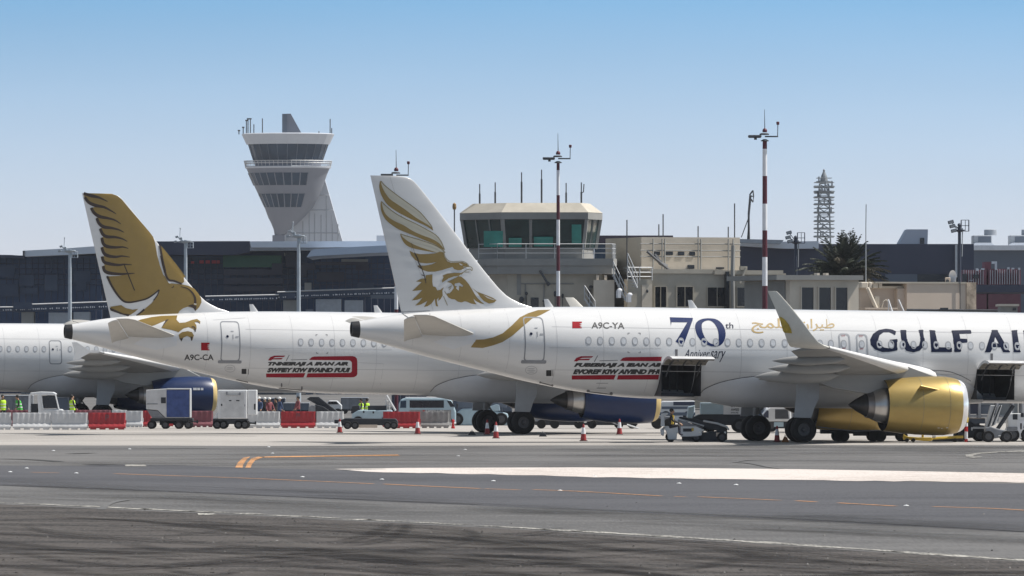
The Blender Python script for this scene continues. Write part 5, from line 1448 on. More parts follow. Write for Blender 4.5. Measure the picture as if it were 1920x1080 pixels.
# dusty red ribbed block
Y = 780; T = Site('ribbed_building', 'dusty red ribbed building with white flashes on its top edge at the right', 'building', 1860, Y)
mb = MB(); rng = random.Random(5)
rect(mb, 1806, 506, 1850, 600, Y, 8, True); rect(mb, 1853, 504, 1914, 600, Y, 8, True); rect(mb, 1846, 491, 1858, 520, Y+1, 4)
T.part('wall', mb, M['pink'])
mb = MB()
for k in range(24):
    x = 1807+k*4.5
    if 1847 < x < 1853: continue
    rect(mb, x, 505+rng.uniform(-1, 2), x+.8, 533, Y-.25, .24)
T.part('ribs', mb, M['mast_white'])
mb = MB()
for (a, b, c, d) in ((1859.5,490,1869.5,494.5),(1865.5,494.6,1869.5,506),(1830,503,1834,508),(1840,503,1846,506),(1889,501,1893,505),(1897,502,1902,505),(1909,502,1913,506),(1818,525,1824,526)): rect(mb, a, b, c, d, Y-.3, .28)
T.part('flashing', mb, M['mast_white'])
mb = MB(); rect(mb, 1825, 515, 1835, 522, Y-.3, .28); rect(mb, 1804, 514, 1813, 530, Y-.3, .28); T.part('window', mb, M['glass_dark'])
# pale hut tops showing over the nearest fuselage
D = Site('guard_hut', 'small pale roofed hut peeking over the fuselage at the far right', 'hut', 1895, 520)
mb = MB(); rect(mb, 1876, 573, 1908, 600, 520, 3, True); D.part('wall', mb, M['conc_grey'])
mb = MB(); rect(mb, 1873, 570, 1911, 574, 519.6, 3.8); D.part('roof', mb, M['beige'])
mb = MB(); rect(mb, 1899, 577, 1905, 582, 519.95, .04); D.part('window', mb, M['glass_dark'])
D = Site('boundary_wall', 'low grey wall topped by a pipe behind the nearest fuselage, right of the stair', 'wall', 1780, 560)
mb = MB(); rect(mb, 1700, 581, 1880, 620, 560, .4, True); D.part('masonry', mb, M['conc_grey'])
mb = MB(); rod(mb, [(1700, 580.5), (1880, 582)], 559.9, .07, 6); rect(mb, 1763, 577, 1778, 582, 559.8, .4); D.part('pipe', mb, M['steel_dark'])

# --- big glass terminal at the left
Y = 860; T = Site('terminal_building', 'long dark blue glass terminal with pale roofs, filling the left behind the tails', 'terminal', 380, Y)
mb = MB(); rect(mb, -80, 479, 190, 600, Y, 40, True); rect(mb, 190.2, 456, 560, 600, Y+3, 40, True); rect(mb, 560.2, 464, 765, 600, Y+1, 40, True); T.part('glass_wall', mb, M['fascia'])
mb = MB(); quadp(mb, [(44,470),(120,466),(200,460),(240,459),(240,472),(200,474),(120,478),(47,481)], Y-4, 30); T.part('pale_roof', mb, M['roof_pale'])
mb = MB(); rect(mb, 42.5, 470, 46, 479.5, Y-4.3, 1); T.part('roof_end', mb, M['steel_dark'])
mb = MB(); quadp(mb, [(-60,477),(20,478),(44,479.5),(44,484),(-60,482)], Y-2, 20); T.part('dark_eave', mb, M['slate'])
mb = MB(); quadp(mb, [(290,452.5),(468,452),(468,473),(440,478),(290,478)], Y-3, 25); T.part('dark_roof', mb, M['slate'])
mb = MB(); quadp(mb, [(469,452.5),(728,452),(745,455),(745,462),(600,464),(470,464)], Y-6, 30); T.part('pale_roof', mb, M['roof_pale'])
mb = MB(); quadp(mb, [(468.5,464.2),(640,464.2),(640,469),(468.5,470)], Y-5, 4); T.part('soffit', mb, M['ac_grey'])
mb = MB(); quadp(mb, [(583,470),(588,467.5),(660,463),(760,458.5),(760,472),(700,474),(590,480),(575,482)], Y-30, 24); T.part('wing_roof', mb, M['roof_blue'])
mb = MB(); rect(mb, 706, 441.5, 728, 453, Y+12, 4); T.part('roof_hood', mb, M['tower_light'])
# painted reflections and fit-out of the glass: flat panels proud of the wall
pn = [('reflection_panel', M['fascia2'], [(138,508,170,529),(143,529,162,545),(36,516,64,536),(0,532,34,556),(60,505,62,535),(96,486,98,508),(40,540,70,552),(84,515,108,545),(300,480,345,520),(0,498,28,520),(670,530,700,540),(690,540,738,545)]),
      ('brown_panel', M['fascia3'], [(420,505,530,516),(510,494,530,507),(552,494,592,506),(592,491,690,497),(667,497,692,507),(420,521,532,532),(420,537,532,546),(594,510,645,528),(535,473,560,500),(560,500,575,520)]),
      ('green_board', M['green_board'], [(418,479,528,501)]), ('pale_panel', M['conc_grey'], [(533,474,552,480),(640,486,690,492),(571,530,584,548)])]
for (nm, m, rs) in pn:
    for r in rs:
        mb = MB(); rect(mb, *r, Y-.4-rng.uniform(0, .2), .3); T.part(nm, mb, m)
for (x, w) in ((361, 6), (378, 8), (389.5, 8), (401, 8), (409, 6)):
    mb = MB(); rect(mb, x-w/2, 488 if x > 370 else 490, x+w/2, 494, Y-.5, .3); T.part('red_sign', mb, M['red_board'])
mb = MB()
for x in range(-60, 765, 12): rod(mb, [(x, 484), (x, 600)], Y-.25, .045, 4)
for yy in (494, 504, 514, 524, 534): rod(mb, [(-80, yy), (745, yy)], Y-.22, .04, 4)
T.part('mullion', mb, M['slate'])
# elevated walkway in front of the glass
W = Site('walkway', 'long elevated terminal walkway with a pale speckled parapet, on pale piers', 'walkway', 380, Y-25)
Y2 = Y-25
for (x0, x1, ya, yb, h) in ((-80, 27, 577, 576, 7), (27.3, 203, 572, 566, 13), (385, 523, 556, 553, 9), (520, 562, 548, 547, 14), (562.3, 745, 546, 540, 13)):
    mb = MB(); quadp(mb, [(x0, ya), (x1, yb), (x1, yb+h), (x0, ya+h)], Y2, 5); dk = W.part('deck', mb, M['fascia2'])
    k = MB()
    n = int((x1-x0)/4)
    for i in range(n):
        x = x0+4*i+rng.uniform(0, 2); y = ya+(yb-ya)*(x-x0)/(x1-x0)+h*.62
        if rng.random() < .8: quadp(k, [(x, y), (x+2, y-1.6*rng.random()), (x+2.6, y+1), (x+1.3, y+2.2)], Y2-.12, .1)
    W.part('parapet_pattern', k, M['mast_white'], dk)
    k = MB(); k.tube([P(x0, ya-.4, Y2-.1), P(x1, yb-.4, Y2-.1)], .07, 4); W.part('handrail', k, M['rail'], dk)
for (x0, y0, x1) in ((40, 585, 63), (91, 586, 134), (138, 585, 168), (531, 563, 562), (592, 561, 640), (646, 563, 680), (-40, 583, -8)):
    mb = MB(); rect(mb, x0, y0, x1, 620, Y2+.5, 3, True); W.part('pier', mb, M['conc_grey'] if x0 in (40, 531) else M['ac_grey'])
mb = MB(); rect(mb, 695, 553, 742, 560, Y2-.5, .4); rect(mb, 573, 580, 587, 600, Y2-.5, .4, True); W.part('panel', mb, M['slate_blue'])
mb = MB(); rect(mb, 25, 567, 60, 580, Y2-.6, .3); W.part('direction_board', mb, M['fascia2']); mb = MB(); rect(mb, 538, 551, 553, 559, Y2-.6, .3); W.part('direction_board', mb, M['fascia2'])
# dark reddish roof behind the old tower
D = Site('low_terminal', 'dark reddish-brown roofed hall between the old control tower and the beige block', 'building', 1160, 760)
mb = MB(); rect(mb, 1115, 455, 1260, 600, 760, 25, True); D.part('wall', mb, M['glass_blue'])
mb = MB(); rect(mb, 1112, 441.5, 1262, 455, 759, 27); D.part('roof', mb, mat('reddish_roof', (.075,.055,.075), .8, var=.1))
mb = MB(); rect(mb, 1184, 446, 1190, 451, 758.6, .3); D.part('roof_lamp', mb, M['mast_white'])
mb = MB(); rect(mb, 1150, 490, 1185, 500, 758.5, .4); D.part('ledge', mb, M['slate_blue'])
# ------------------------------------------------------------------ masts, lattice tower, palm
def striped_mast(px, ytop, bands, Y, label, r, sc=1.0):
    T = Site('signal_mast', label, 'mast', px, Y, 'red and white striped masts')
    x = XP(px, Y); mb = MB()
    for i, (a, b) in enumerate(zip(bands[:-1], bands[1:])):
        za = ZP(a, Y); zb = 0 if b is None else ZP(b, Y)
        ra = r*(.8+.25*(i/len(bands))); mb.mat(i % 2).lathe([(ra, zb), (ra*.97, za)], (x, Y, 0), 'z', 16)
    T.part('pole', mb, [M['red_paint'], M['mast_white']], smooth=40)
    k = sc*Y/F
    def q(dx, dy): return Vector((x+dx*k, Y, ZP(ytop, Y)-dy*k))
    mb = MB(); mb.lathe([(7*k, 0), (8*k, 1*k), (3*k, 4*k)], q(0, 3), 'z', 16); mb.lathe([(9*k, 0), (9*k, 2*k), (6*k, 3.5*k)], q(-1, -9), 'z', 16); T.part('platform', mb, M['steel_dark'], smooth=40)
    mb = MB(); mb.lathe([(4.2*k, 0), (4.6*k, 3*k), (3.2*k, 6.5*k), (.3*k, 8*k)], q(0, -14), 'z', 16); T.part('beacon', mb, M['red_paint'], smooth=50)
    for (dx, dy, w) in ((-24, -6, 13), (-12, -6, 10)):
        mb = MB(); p = q(dx, dy); mb.box(p.x-w*.55*k, p.x+w*.55*k, Y-.5, Y+.5, p.z-1.5*k, p.z+2.5*k); lp = T.part('floodlight', mb, M['steel_dark'], bevel=.03)
        g = MB(); g.box(p.x-w*.45*k, p.x+w*.45*k, Y-.42, Y+.42, p.z-2.4*k, p.z-1.55*k); T.part('lamp_glass', g, M['glass_dark'], lp)
    mb = MB(); p = q(-17, -1); mb.box(p.x-3*k, p.x+2*k, Y-.2, Y+.2, p.z-1*k, p.z+4*k); T.part('bracket', mb, M['steel_dark'])
    mb = MB(); mb.tube([q(0, -6), q(25, -6)], 1.4*k, 5); mb.tube([q(24, -6), q(24.5, -28)], .8*k, 5); T.part('arm', mb, M['steel_dark'])
    mb = MB(); mb.lathe([(2.6*k, 0), (3.0*k, 5*k), (2.2*k, 6*k)], q(24.5, -28), 'z', 12); T.part('obstruction_lamp', mb, M['red_paint'])
    mb = MB(); mb.tube([q(0, -20), q(-.5, -57)], [.9*k, .4*k], 5); T.part('lightning_rod', mb, M['steel_dark'])
    return T
striped_mast(1046.5, 303, [306,319,366,412,460,508,555,600,None], 520, 'red and white mast in front of the old beige control tower', .13, .93)
striped_mast(1434, 262, [262,279,330,382,432,482,536,590,None], 480, 'red and white mast right of the beige block, tallest of the striped masts', .17, 1.0)
striped_mast(743, 334, [338,350,392,440,488,536,580,None], 520, 'striped mast whose head shows just above the tip of the white fin', .13, .93)

def flood_mast(px, ytop, Y, label, m, dark, k=1.0, left=True):
    T = Site('floodlight_mast', label, 'floodlight mast', px, Y, 'grey floodlight masts' if not dark else 'dark floodlight masts')
    u = Y/F*k; x = XP(px, Y); zt = ZP(ytop, Y)
    mb = MB(); mb.lathe([(4.2*u, 0), (3.6*u, zt*.5), (3.0*u, zt)], (x, Y, 0), 'z', 14); T.part('pole', mb, m, smooth=40)
    def q(dx, dy): return Vector((x+dx*u, Y, zt-dy*u))
    mb = MB(); mb.lathe([(3*u, 0), (11*u, 3.5*u), (11*u, 5*u), (3*u, 5*u)], q(0, 12 if dark else 6), 'z', 16); T.part('platform', mb, m)
    if dark:
        L_ = [(-17, -8), (-14, 0), (-11, 9)] if left else [(-16, -2), (-14, -12), (-12, 6)]
    else: L_ = [(-9, -3), (-16, -6), (-19, 3)]
    for (dx, dy) in L_:
        mb = MB(); p = q(dx, dy); w = (5.5 if dark else 3)*u
        mb.box(-w, w, -.35, .35, -w*.62, w*.62, M=Matrix.Translation(p) @ Matrix.Rotation(math.radians(-14), 4, 'Y')); fl = T.part('floodlight', mb, m, bevel=.03)
        g = MB(); g.box(-w*.8, w*.8, -.37, -.355, -w*.45, w*.45, M=Matrix.Translation(p) @ Matrix.Rotation(math.radians(-14), 4, 'Y')); T.part('lamp_glass', g, M['steel'], fl)
    mb = MB()
    for (dx, dy) in L_: mb.tube([q(0, 6), q(dx, dy)], .8*u, 5)
    T.part('arm', mb, m)
    mb = MB()
    x0, x1, y0, y1 = (4, 19, -12, 10) if dark else (3, 14, 4, 15)
    for xx in (x0, (x0+x1)/2, x1): mb.tube([q(xx, y0), q(xx, y1)], .6*u, 4)
    for yy in (y0, (y0+y1)/2, y1): mb.tube([q(x0, yy), q(x1, yy)], .6*u, 4)
    for xx in (x0, x1): mb.tube([q(xx, y0), q(xx, y0)+Vector((0, .9, 0)), q(xx, y1)+Vector((0, .9, 0))], .5*u, 4)
    T.part('maintenance_cage', mb, m)
    if not dark:
        mb = MB(); mb.tube([q(-11, 0), q(-10, -22)], .7*u, 4); mb.ball(q(-10, -22), 1.4*u, 1.4*u, 1.4*u, 8, 6); T.part('beacon', mb, m)
    else:
        mb = MB(); mb.tube([q(6, 4), q(5, 60)], 1.0*u, 4); T.part('cable', mb, M['steel']); mb = MB(); mb.ball(q(0, -2), 4*u, .3, 4*u, 12, 8); T.part('winch_drum', mb, m)
    return T
M['mast_grey'] = mat('mast_grey_paint', (.40,.45,.50), .5, var=.12)
M['mast_navy'] = mat('mast_navy_paint', (.035,.045,.075), .5, var=.15)
flood_mast(131, 468, 700, 'grey floodlight mast before the glass terminal, left of the gold fin', M['mast_grey'], False)
flood_mast(348, 450, 700, 'grey floodlight mast before the glass terminal, right of the gold fin', M['mast_grey'], False)
flood_mast(560, 440, 690, 'grey floodlight mast standing in front of the tall flared control tower', M['mast_grey'], False, 1.05)
flood_mast(1492, 447, 650, 'dark floodlight mast left of the palm', M['mast_navy'], True, .9, False)
flood_mast(1799, 424, 625, 'dark floodlight mast behind the long tan wall, right of the pale roof hood', M['mast_navy'], True, .95, True)

# lattice telecom tower
Y = 1750; M['lattice'] = mat('lattice_steel', (.19,.215,.24), .6, var=.15); T = Site('lattice_tower', 'grey steel lattice telecom tower with stacked platforms, behind the palm', 'lattice tower', 1545, Y)
x = XP(1545, Y); u = Y/F
def hw(y): return lerp_tab([(340,7.5),(352,9),(400,10.5),(450,12),(560,15)], y)[0]*u
lv2 = [345,356,366,378,390,403,416,430,444,458,476,500,530,570]
mb = MB()
for (sx, sy) in ((-1,-1),(1,-1),(1,1),(-1,1)): mb.tube([(x+sx*hw(y), Y+sy*hw(y), ZP(y, Y)) for y in lv2] + [(x+sx*22*u, Y+sy*22*u, 0)], .13, 5)
T.part('leg', mb, M['lattice'])
mb = MB()
for a, b in zip(lv2[:-1], lv2[1:]):
    za, zb, ha, hb = ZP(a, Y), ZP(b, Y), hw(a), hw(b)
    ca = [(-1,-1),(1,-1),(1,1),(-1,1)]
    for i in range(4):
        p, q_ = ca[i], ca[(i+1) % 4]
        mb.tube([(x+p[0]*ha, Y+p[1]*ha, za), (x+q_[0]*hb, Y+q_[1]*hb, zb)], .065, 4); mb.tube([(x+q_[0]*ha, Y+q_[1]*ha, za), (x+p[0]*hb, Y+p[1]*hb, zb)], .065, 4)
        mb.tube([(x+p[0]*hb, Y+p[1]*hb, zb), (x+q_[0]*hb, Y+q_[1]*hb, zb)], .065, 4)
T.part('bracing', mb, M['lattice'])
for y in (341.5, 350, 359.5, 370, 383, 398.5, 414.5, 428.5, 443.5):
    w = (14 if y < 345 else 18)*u; mb = MB()
    for (a, b) in (((-w, -w), (w, -w)), ((w, -w), (w, w)), ((w, w), (-w, w)), ((-w, w), (-w, -w))):
        z = ZP(y, Y); mb.tube([(x+a[0], Y+a[1], z), (x+b[0], Y+b[1], z)], .2, 4); mb.tube([(x+a[0], Y+a[1], z+.9), (x+b[0], Y+b[1], z+.9)], .07, 4)
    pf = T.part('platform', mb, M['lattice'])
    k = MB()
    for j in range(2):
        dx = rng.uniform(-1, 1)*w*.8; k.box(x+dx-.16, x+dx+.16, Y-w-.4, Y-w-.1, ZP(y, Y)+.1, ZP(y, Y)+1.2)
    T.part('panel_antenna', k, M['lattice'], pf)
mb = MB(); mb.lathe([(9*u, ZP(345, Y)), (5.5*u, ZP(330, Y)), (2*u, ZP(322, Y)), (2.2*u, ZP(319, Y)), (.3*u, ZP(316.5, Y))], (x, Y, 0), 'z', 10); T.part('spire', mb, M['lattice'])
# slim masts
D = Site('dish_mast', 'thin guyed mast carrying a half-round mesh dish behind the beige block', 'antenna mast', 1405, 900)
mb = MB(); rod(mb, [(1402, 460), (1404, 400), (1407, 366)], 900, .14, 5); rod(mb, [(1405, 460), (1404, 402)], 900, .1, 4); rod(mb, [(1390, 445), (1403, 410)], 900, .05, 4); rod(mb, [(1402, 460), (1401, 560)], 900, .2, 5); D.part('mast', mb, M['steel_dark'])
mb = MB(); rod(mb, [(1412, 357), (1406, 365), (1406, 371), (1412, 379)], 900, .09, 4); rod(mb, [(1412, 357), (1413, 368), (1412, 379)], 900, .07, 4); rod(mb, [(1406, 368), (1413, 368)], 900, .06, 4); D.part('mesh_dish', mb, M['steel_dark'])
D = Site('whip_mast', 'tall thin grey whip aerial right of the palm', 'antenna mast', 1623.5, 600)
mb = MB(); rod(mb, [(1623.5, 529), (1623.5, 455)], 600, .05, 6); D.part('mast', mb, M['steel']); mb = MB(); rod(mb, [(1623.5, 455), (1623.5, 425), (1624, 383)], 600, .03, 5); D.part('whip', mb, M['steel_dark'])
D.root.location.z = 0
D = Site('beacon_pole', 'thin pole with an amber lamp left of the old control tower cab', 'lamp pole', 852, 640)
mb = MB(); rod(mb, [(852, 600), (852, 392)], 640, .06, 6); D.part('pole', mb, M['steel_dark']); mb = MB(); mb.lathe([(.12, 0), (.17, .2), (.14, .45), (.03, .55)], P(852, 393, 640), 'z', 12); D.part('lamp', mb, mat('amber_lens', (.30,.18,.06), .4, var=.1))

# palm
M['frond'] = mat('palm_leaflets', (.036,.046,.028), .6, var=.5, scale=1.2)
M['frond_dry'] = mat('dry_palm_leaflets', (.14,.125,.09), .8, var=.4, scale=1.2)
M['trunk'] = mat('palm_trunk', (.13,.10,.07), .95, var=.4, scale=3, bump=.8)
Y = 648; T = Site('palm_tree', 'bushy date palm with some dry fronds, behind the small beige building', 'palm', 1580, Y)
base = Vector((XP(1583, Y), Y, 0)); topz = ZP(522, Y)
mb = MB(); mb.lathe([(.42, 0), (.36, topz*.5), (.34, topz*.8), (.48, topz)], base, 'z', 14); T.part('trunk', mb, M['trunk'], smooth=40)
rp = random.Random(11); gm = MB(); 
for i in range(112):
    az = rp.uniform(0, 2*math.pi); t = i/112
    el = math.radians(rp.uniform(-22, 30) if i < 34 else rp.uniform(25, 86))
    ln = rp.uniform(2.8, 4.3)*(1.0 if el > .5 else .95)
    dry = i < 20 or rp.random() < .05
    gm.mat(1 if dry else 0)
    p = base + Vector((0, 0, topz+rp.uniform(-.25, .25))); d = Vector((math.cos(az)*math.cos(el), math.sin(az)*math.cos(el), math.sin(el)))
    pts = [p.copy()]; n = 14
    for k in range(n):
        d = (d + Vector((0, 0, -.045-.045*(k/n)))).normalized(); p = p + d*ln/n; pts.append(p.copy())
    gm.tube(pts, [.035*(1-k/(n+2)) for k in range(n+1)], 4)
    side = Vector((-math.sin(az), math.cos(az), 0))
    for k in range(2, n+1):
        for q in range(4):
            c = pts[k-1].lerp(pts[k], rp.random()); dd = (pts[k]-pts[k-1]).normalized()
            upv = side.cross(dd)
            for sg in (-1, 1):
                if rp.random() < .06: continue
                L_ = .72*math.sin(math.pi*min(.97, .12+.85*k/n))**.6*rp.uniform(.7, 1.1)
                v = (side*sg*.75 + dd*.75 + upv*rp.uniform(.05, .45)).normalized()
                tip = c + v*L_ + Vector((0, 0, -.06)); w = dd.cross(v).normalized()*.034
                mid = c + v*L_*.5 + dd*.034
                gm.add([c-w*.6-dd*.015, c+dd*.015+w*.6, mid+dd*.022+w, tip, mid-dd*.012-w], [(0,1,2,3,4)])
T.part('crown', gm, [M['frond'], M['frond_dry']], recalc=False)
sk = MB()
for i in range(40):
    az = rp.uniform(0, 6.28); r0 = rp.uniform(.3, .45)
    p0 = base+Vector((math.cos(az)*.36, math.sin(az)*.36, topz-rp.uniform(.1, 1.5))); p1 = p0+Vector((math.cos(az)*r0, math.sin(az)*r0, rp.uniform(-.1, .5)))
    sk.tube([p0, p1], [.07, .03], 4)
T.part('frond_stub', sk, M['trunk'])
# ------------------------------------------------------------------ people
M['skin'] = mat('skin', (.32,.19,.12), .6, var=.1)
M['hair'] = mat('dark_hair', (.012,.010,.009), .7, var=.2)
M['hivis'] = mat('hi_vis_yellow', (.50,.80,.03), .7, var=.12, scale=6)
M['hivis_green'] = mat('hi_vis_green', (.05,.42,.05), .7, var=.12, scale=6)
M['reflect'] = mat('reflective_tape', (.72,.74,.72), .4, var=.08)
M['trouser'] = mat('navy_trousers', (.018,.022,.04), .9, var=.3, scale=8)
M['shirt_blue'] = mat('blue_shirt', (.035,.06,.13), .9, var=.25, scale=8)
M['shirt_dark'] = mat('dark_shirt', (.025,.023,.025), .9, var=.25, scale=8)
M['cap'] = mat('white_cap', (.74,.74,.72), .8, var=.08)
M['shirt_red'] = mat('faded_red_shirt', (.22,.06,.07), .9, var=.2)
def person(loc, rz, label, group, shirt, vest=None, hat=False, sit=False, lean=0.0, sc=1.0, arms=(0.1, 0.25)):
    T = thing('person', label, 'person', loc, rz, group)
    T.scale = (sc, sc, sc)
    me = bpy.data.meshes.new('body'); vs = []; es = []; rad = []
    def v(p, r, parent=None):
        vs.append(Vector(p)); rad.append(r)
        if parent is not None: es.append((parent, len(vs)-1))
        return len(vs)-1
    hz = .48 if sit else .95
    def tl(x, y, z): # torso lean about the hips, towards +x (the way the person faces)
        dz = z-.95
        return (x + dz*math.sin(lean), y, hz + dz*math.cos(lean))
    pel = v(tl(0,0,.95), .15)
    waist = v(tl(0,0,1.10), .135, pel); chest = v(tl(.01,0,1.32), .155, waist); neck = v(tl(0,0,1.49), .06, chest); head = v(tl(.03,0,1.60), .092, neck); crown = v(tl(.02,0,1.70), .085, head)
    nose = v(tl(.125,0,1.615), .018, head)
    hands = []
    for s, a in ((-1, arms[0]), (1, arms[1])):
        sh = v(tl(0,s*.17,1.42), .07, chest)
        el = v(tl(.02+a*.25, s*.25, 1.14+a*.08), .047, sh)
        wr = v(tl(.08+a*.75, s*.24, .90+a*.35), .032, el)
        pa = v(tl(.11+a*.85, s*.235, .84+a*.38), .036, wr); hands.append(len(vs)-1)
        for k in range(4):
            f1 = v(tl(.115+a*.9+.012*k, s*.235+(k-1.5)*.018, .79+a*.38-.004*abs(k-1)), .010, pa)
            v(tl(.135+a*.92+.012*k, s*.225+(k-1.5)*.018, .755+a*.38+.005*k), .009, f1)
        t1 = v(tl(.15+a*.85, s*.215, .85+a*.36), .011, pa); v(tl(.17+a*.88, s*.205, .82+a*.36), .010, t1)
    for s in (-1, 1):
        hp = v((.0, s*.10, hz-.04), .10, pel)
        if sit: kn = v((.42, s*.12, .50), .065, hp); an = v((.44, s*.12, .09), .045, kn)
        else: kn = v((.02+.05*s, s*.11, .50), .065, hp); an = v((-.02+.06*s, s*.11, .09), .045, kn)
        v((vs[an].x+.15, vs[an].y, .045), .04, an)
    me.from_pydata(vs, es, [])
    ob = bpy.data.objects.new('body', me); COL.objects.link(ob)
    sk = ob.modifiers.new('skin', 'SKIN'); sk.use_smooth_shade = True
    for i, r in enumerate(rad):
        d = me.skin_vertices[0].data[i]; d.radius = (r*(.8 if i in (waist, chest, pel) else 1), r) if i not in (pel, waist, chest) else (r, r*.85)
    me.skin_vertices[0].data[0].use_root = True
    ss = ob.modifiers.new('sub', 'SUBSURF'); ss.levels = 1; ss.render_levels = 1
    bpy.context.view_layer.update()
    ev = ob.evaluated_get(bpy.context.evaluated_depsgraph_get())
    nm = bpy.data.meshes.new_from_object(ev)
    ob.modifiers.clear(); ob.data = nm; bpy.data.meshes.remove(me)
    nm.materials.clear()
    for m in (shirt, M['trouser'], M['skin']): nm.materials.append(m)
    nk = Vector(tl(0,0,1.47)); up = (Vector(tl(0,0,1.7))-nk).normalized()
    hv = [vs[h] for h in hands]
    for p in nm.polygons:
        c = p.center; p.use_smooth = True
        if (c-nk).dot(up) > 0: p.material_index = 2
        elif min((c-h).length for h in hv) < .085: p.material_index = 2
        elif c.z < hz-.01 and min((c-h).length for h in hv) > .22: p.material_index = 1
    ob.parent = T
    h = MB()
    if hat:
        h.ball(tl(.01,0,1.70), .115, .105, .085, 14, 8); h.ball(tl(.12,0,1.675), .075, .075, .015, 12, 4); h.build('cap', M['cap'], T, smooth=60)
    else:
        h.ball(tl(-.02,0,1.685), .105, .095, .095, 14, 8); h.build('hair', M['hair'], T, smooth=60)
    if vest:
        m = MB(); rings = []
        for (z, a, b) in ((.88,.165,.20),(1.0,.165,.195),(1.1,.16,.19),(1.3,.175,.21),(1.40,.165,.205),(1.46,.12,.15)):
            rings.append([Vector(tl(a*math.cos(2*math.pi*k/20)*.95, b*math.sin(2*math.pi*k/20), z)) for k in range(20)])
        m.loft(rings, caps=False); vb = m.build('hi_vis_vest', vest, T, smooth=60)
        m = MB()
        for z0 in (1.02, 1.2):
            m.loft([[Vector(tl((.172+.006)*math.cos(2*math.pi*k/20), .205*math.sin(2*math.pi*k/20), z)) for k in range(20)] for z in (z0, z0+.05)], caps=False)
        m.build('reflective_stripe', M['reflect'], vb)
    return T

# ------------------------------------------------------------------ barriers and cones
M['bar_white'] = mat('white_plastic', (.56,.565,.57), .5, var=.14, scale=2)
M['bar_grey'] = mat('grey_plastic', (.26,.255,.25), .6, var=.3, scale=2)  # grey with uneven tone
M['bar_red'] = mat('red_plastic', (.36,.022,.028), .45, var=.16, scale=2)
M['bar_dusty'] = mat('dusty_red_plastic', (.22,.07,.085), .7, var=.2, scale=2)
_br = random.Random(8)
def barrier(x0, x1, yb, m, label, group='water filled plastic barriers', ang=0, mark=None, h=.90):
    Y = F*H/(yb-CY); a, b = XP(x0, Y), XP(x1, Y); L = b-a
    T = thing('traffic_barrier', label, 'barrier', ((a+b)/2, Y, 0), math.radians(ang+_br.uniform(-3.5, 3.5)), group)
    n = max(3, int(L/.28)); rings = []
    for i in range(n*4+1):
        t = i/(n*4); x = -L/2+.01+(L-.02)*t; g = .035 if i % 4 in (1, 2) else 0
        if i in (0, n*4): g = .05
        prof = [(.21, .07), (.22, .16), (.19, .22), (.12-g, .34), (.10-g, .80), (.085-g*.5, .86), (.06, h)]
        ring = [(x, -q, z) for (q, z) in prof] + [(x, q, z) for (q, z) in prof[::-1]]
        rings.append(ring)
    mb = MB(); mb.loft(rings)
    T_b = mb.build('shell', m, T, smooth=25)
    f = MB()
    k = 4
    for i in range(k):
        c = -L/2+L*(i+.5)/k; f.box(c-L/k*.32, c+L/k*.32, -.20, .20, 0, .075)
    f.build('foot', m, T)
    e = MB(); e.box(L/2-.03, L/2+.03, -.05, .05, .3, .5); e.build('connector', m, T)
    if mark:
        v, fs = text2d(mark, .03); w = MB()
        w.add([(x*.42-.12, -.106, .50+y*.42) for (x, y) in v], fs); w.build('marking', M['bar_dusty'] if m is M['bar_red'] else M['steel_dark'], T_b, recalc=False)
    return T
barrier(-30, 21, 805.5, M['bar_white'], 'white plastic barrier cut off by the left edge, front row')
barrier(23.5, 95.5, 805.5, M['bar_white'], 'white plastic barrier in the front row, second from the left edge')
barrier(97, 165, 805.5, M['bar_white'], 'white plastic barrier joined to the left end of the bright red front row one')
barrier(166, 236, 805.5, M['bar_red'], 'bright red plastic barrier in the front row left of the blue container', mark='P')
barrier(236, 268, 801, M['bar_white'], 'short angled white barrier between the red one and the container dolly', ang=0)
barrier(267.5, 284, 800.5, M['bar_red'], 'red end piece of barrier right behind the container dolly wheels')
barrier(12, 79, 799, M['bar_dusty'], 'faded red barrier in the back row under the two left workers')
barrier(98, 139, 799.5, M['bar_white'], 'white barrier in the back row under the bonnet of the cab tractor')
barrier(141, 208, 799, M['bar_dusty'], 'faded red barrier in the back row right of the third worker')
barrier(209.5, 238, 799, M['bar_white'], 'white barrier in the back row above the red front barrier')
barrier(356, 400, 801, M['bar_dusty'], 'dusty red barrier between the blue container and the white power unit')
barrier(462, 525.5, 802.5, M['bar_white'], 'white barrier right of the white power unit')
barrier(526.5, 592, 802.5, M['bar_red'], 'dark red barrier with a pale mark under the belly of the second airliner', mark='P')
barrier(593, 645, 802.5, M['bar_white'], 'white barrier between the dark red one and the low black trailer')
barrier(718, 788, 803, M['bar_red'], 'red barrier with dark wheels before it, left of the minibus')
barrier(789, 843, 802.5, M['bar_grey'], 'grey barrier in front of the minibus')

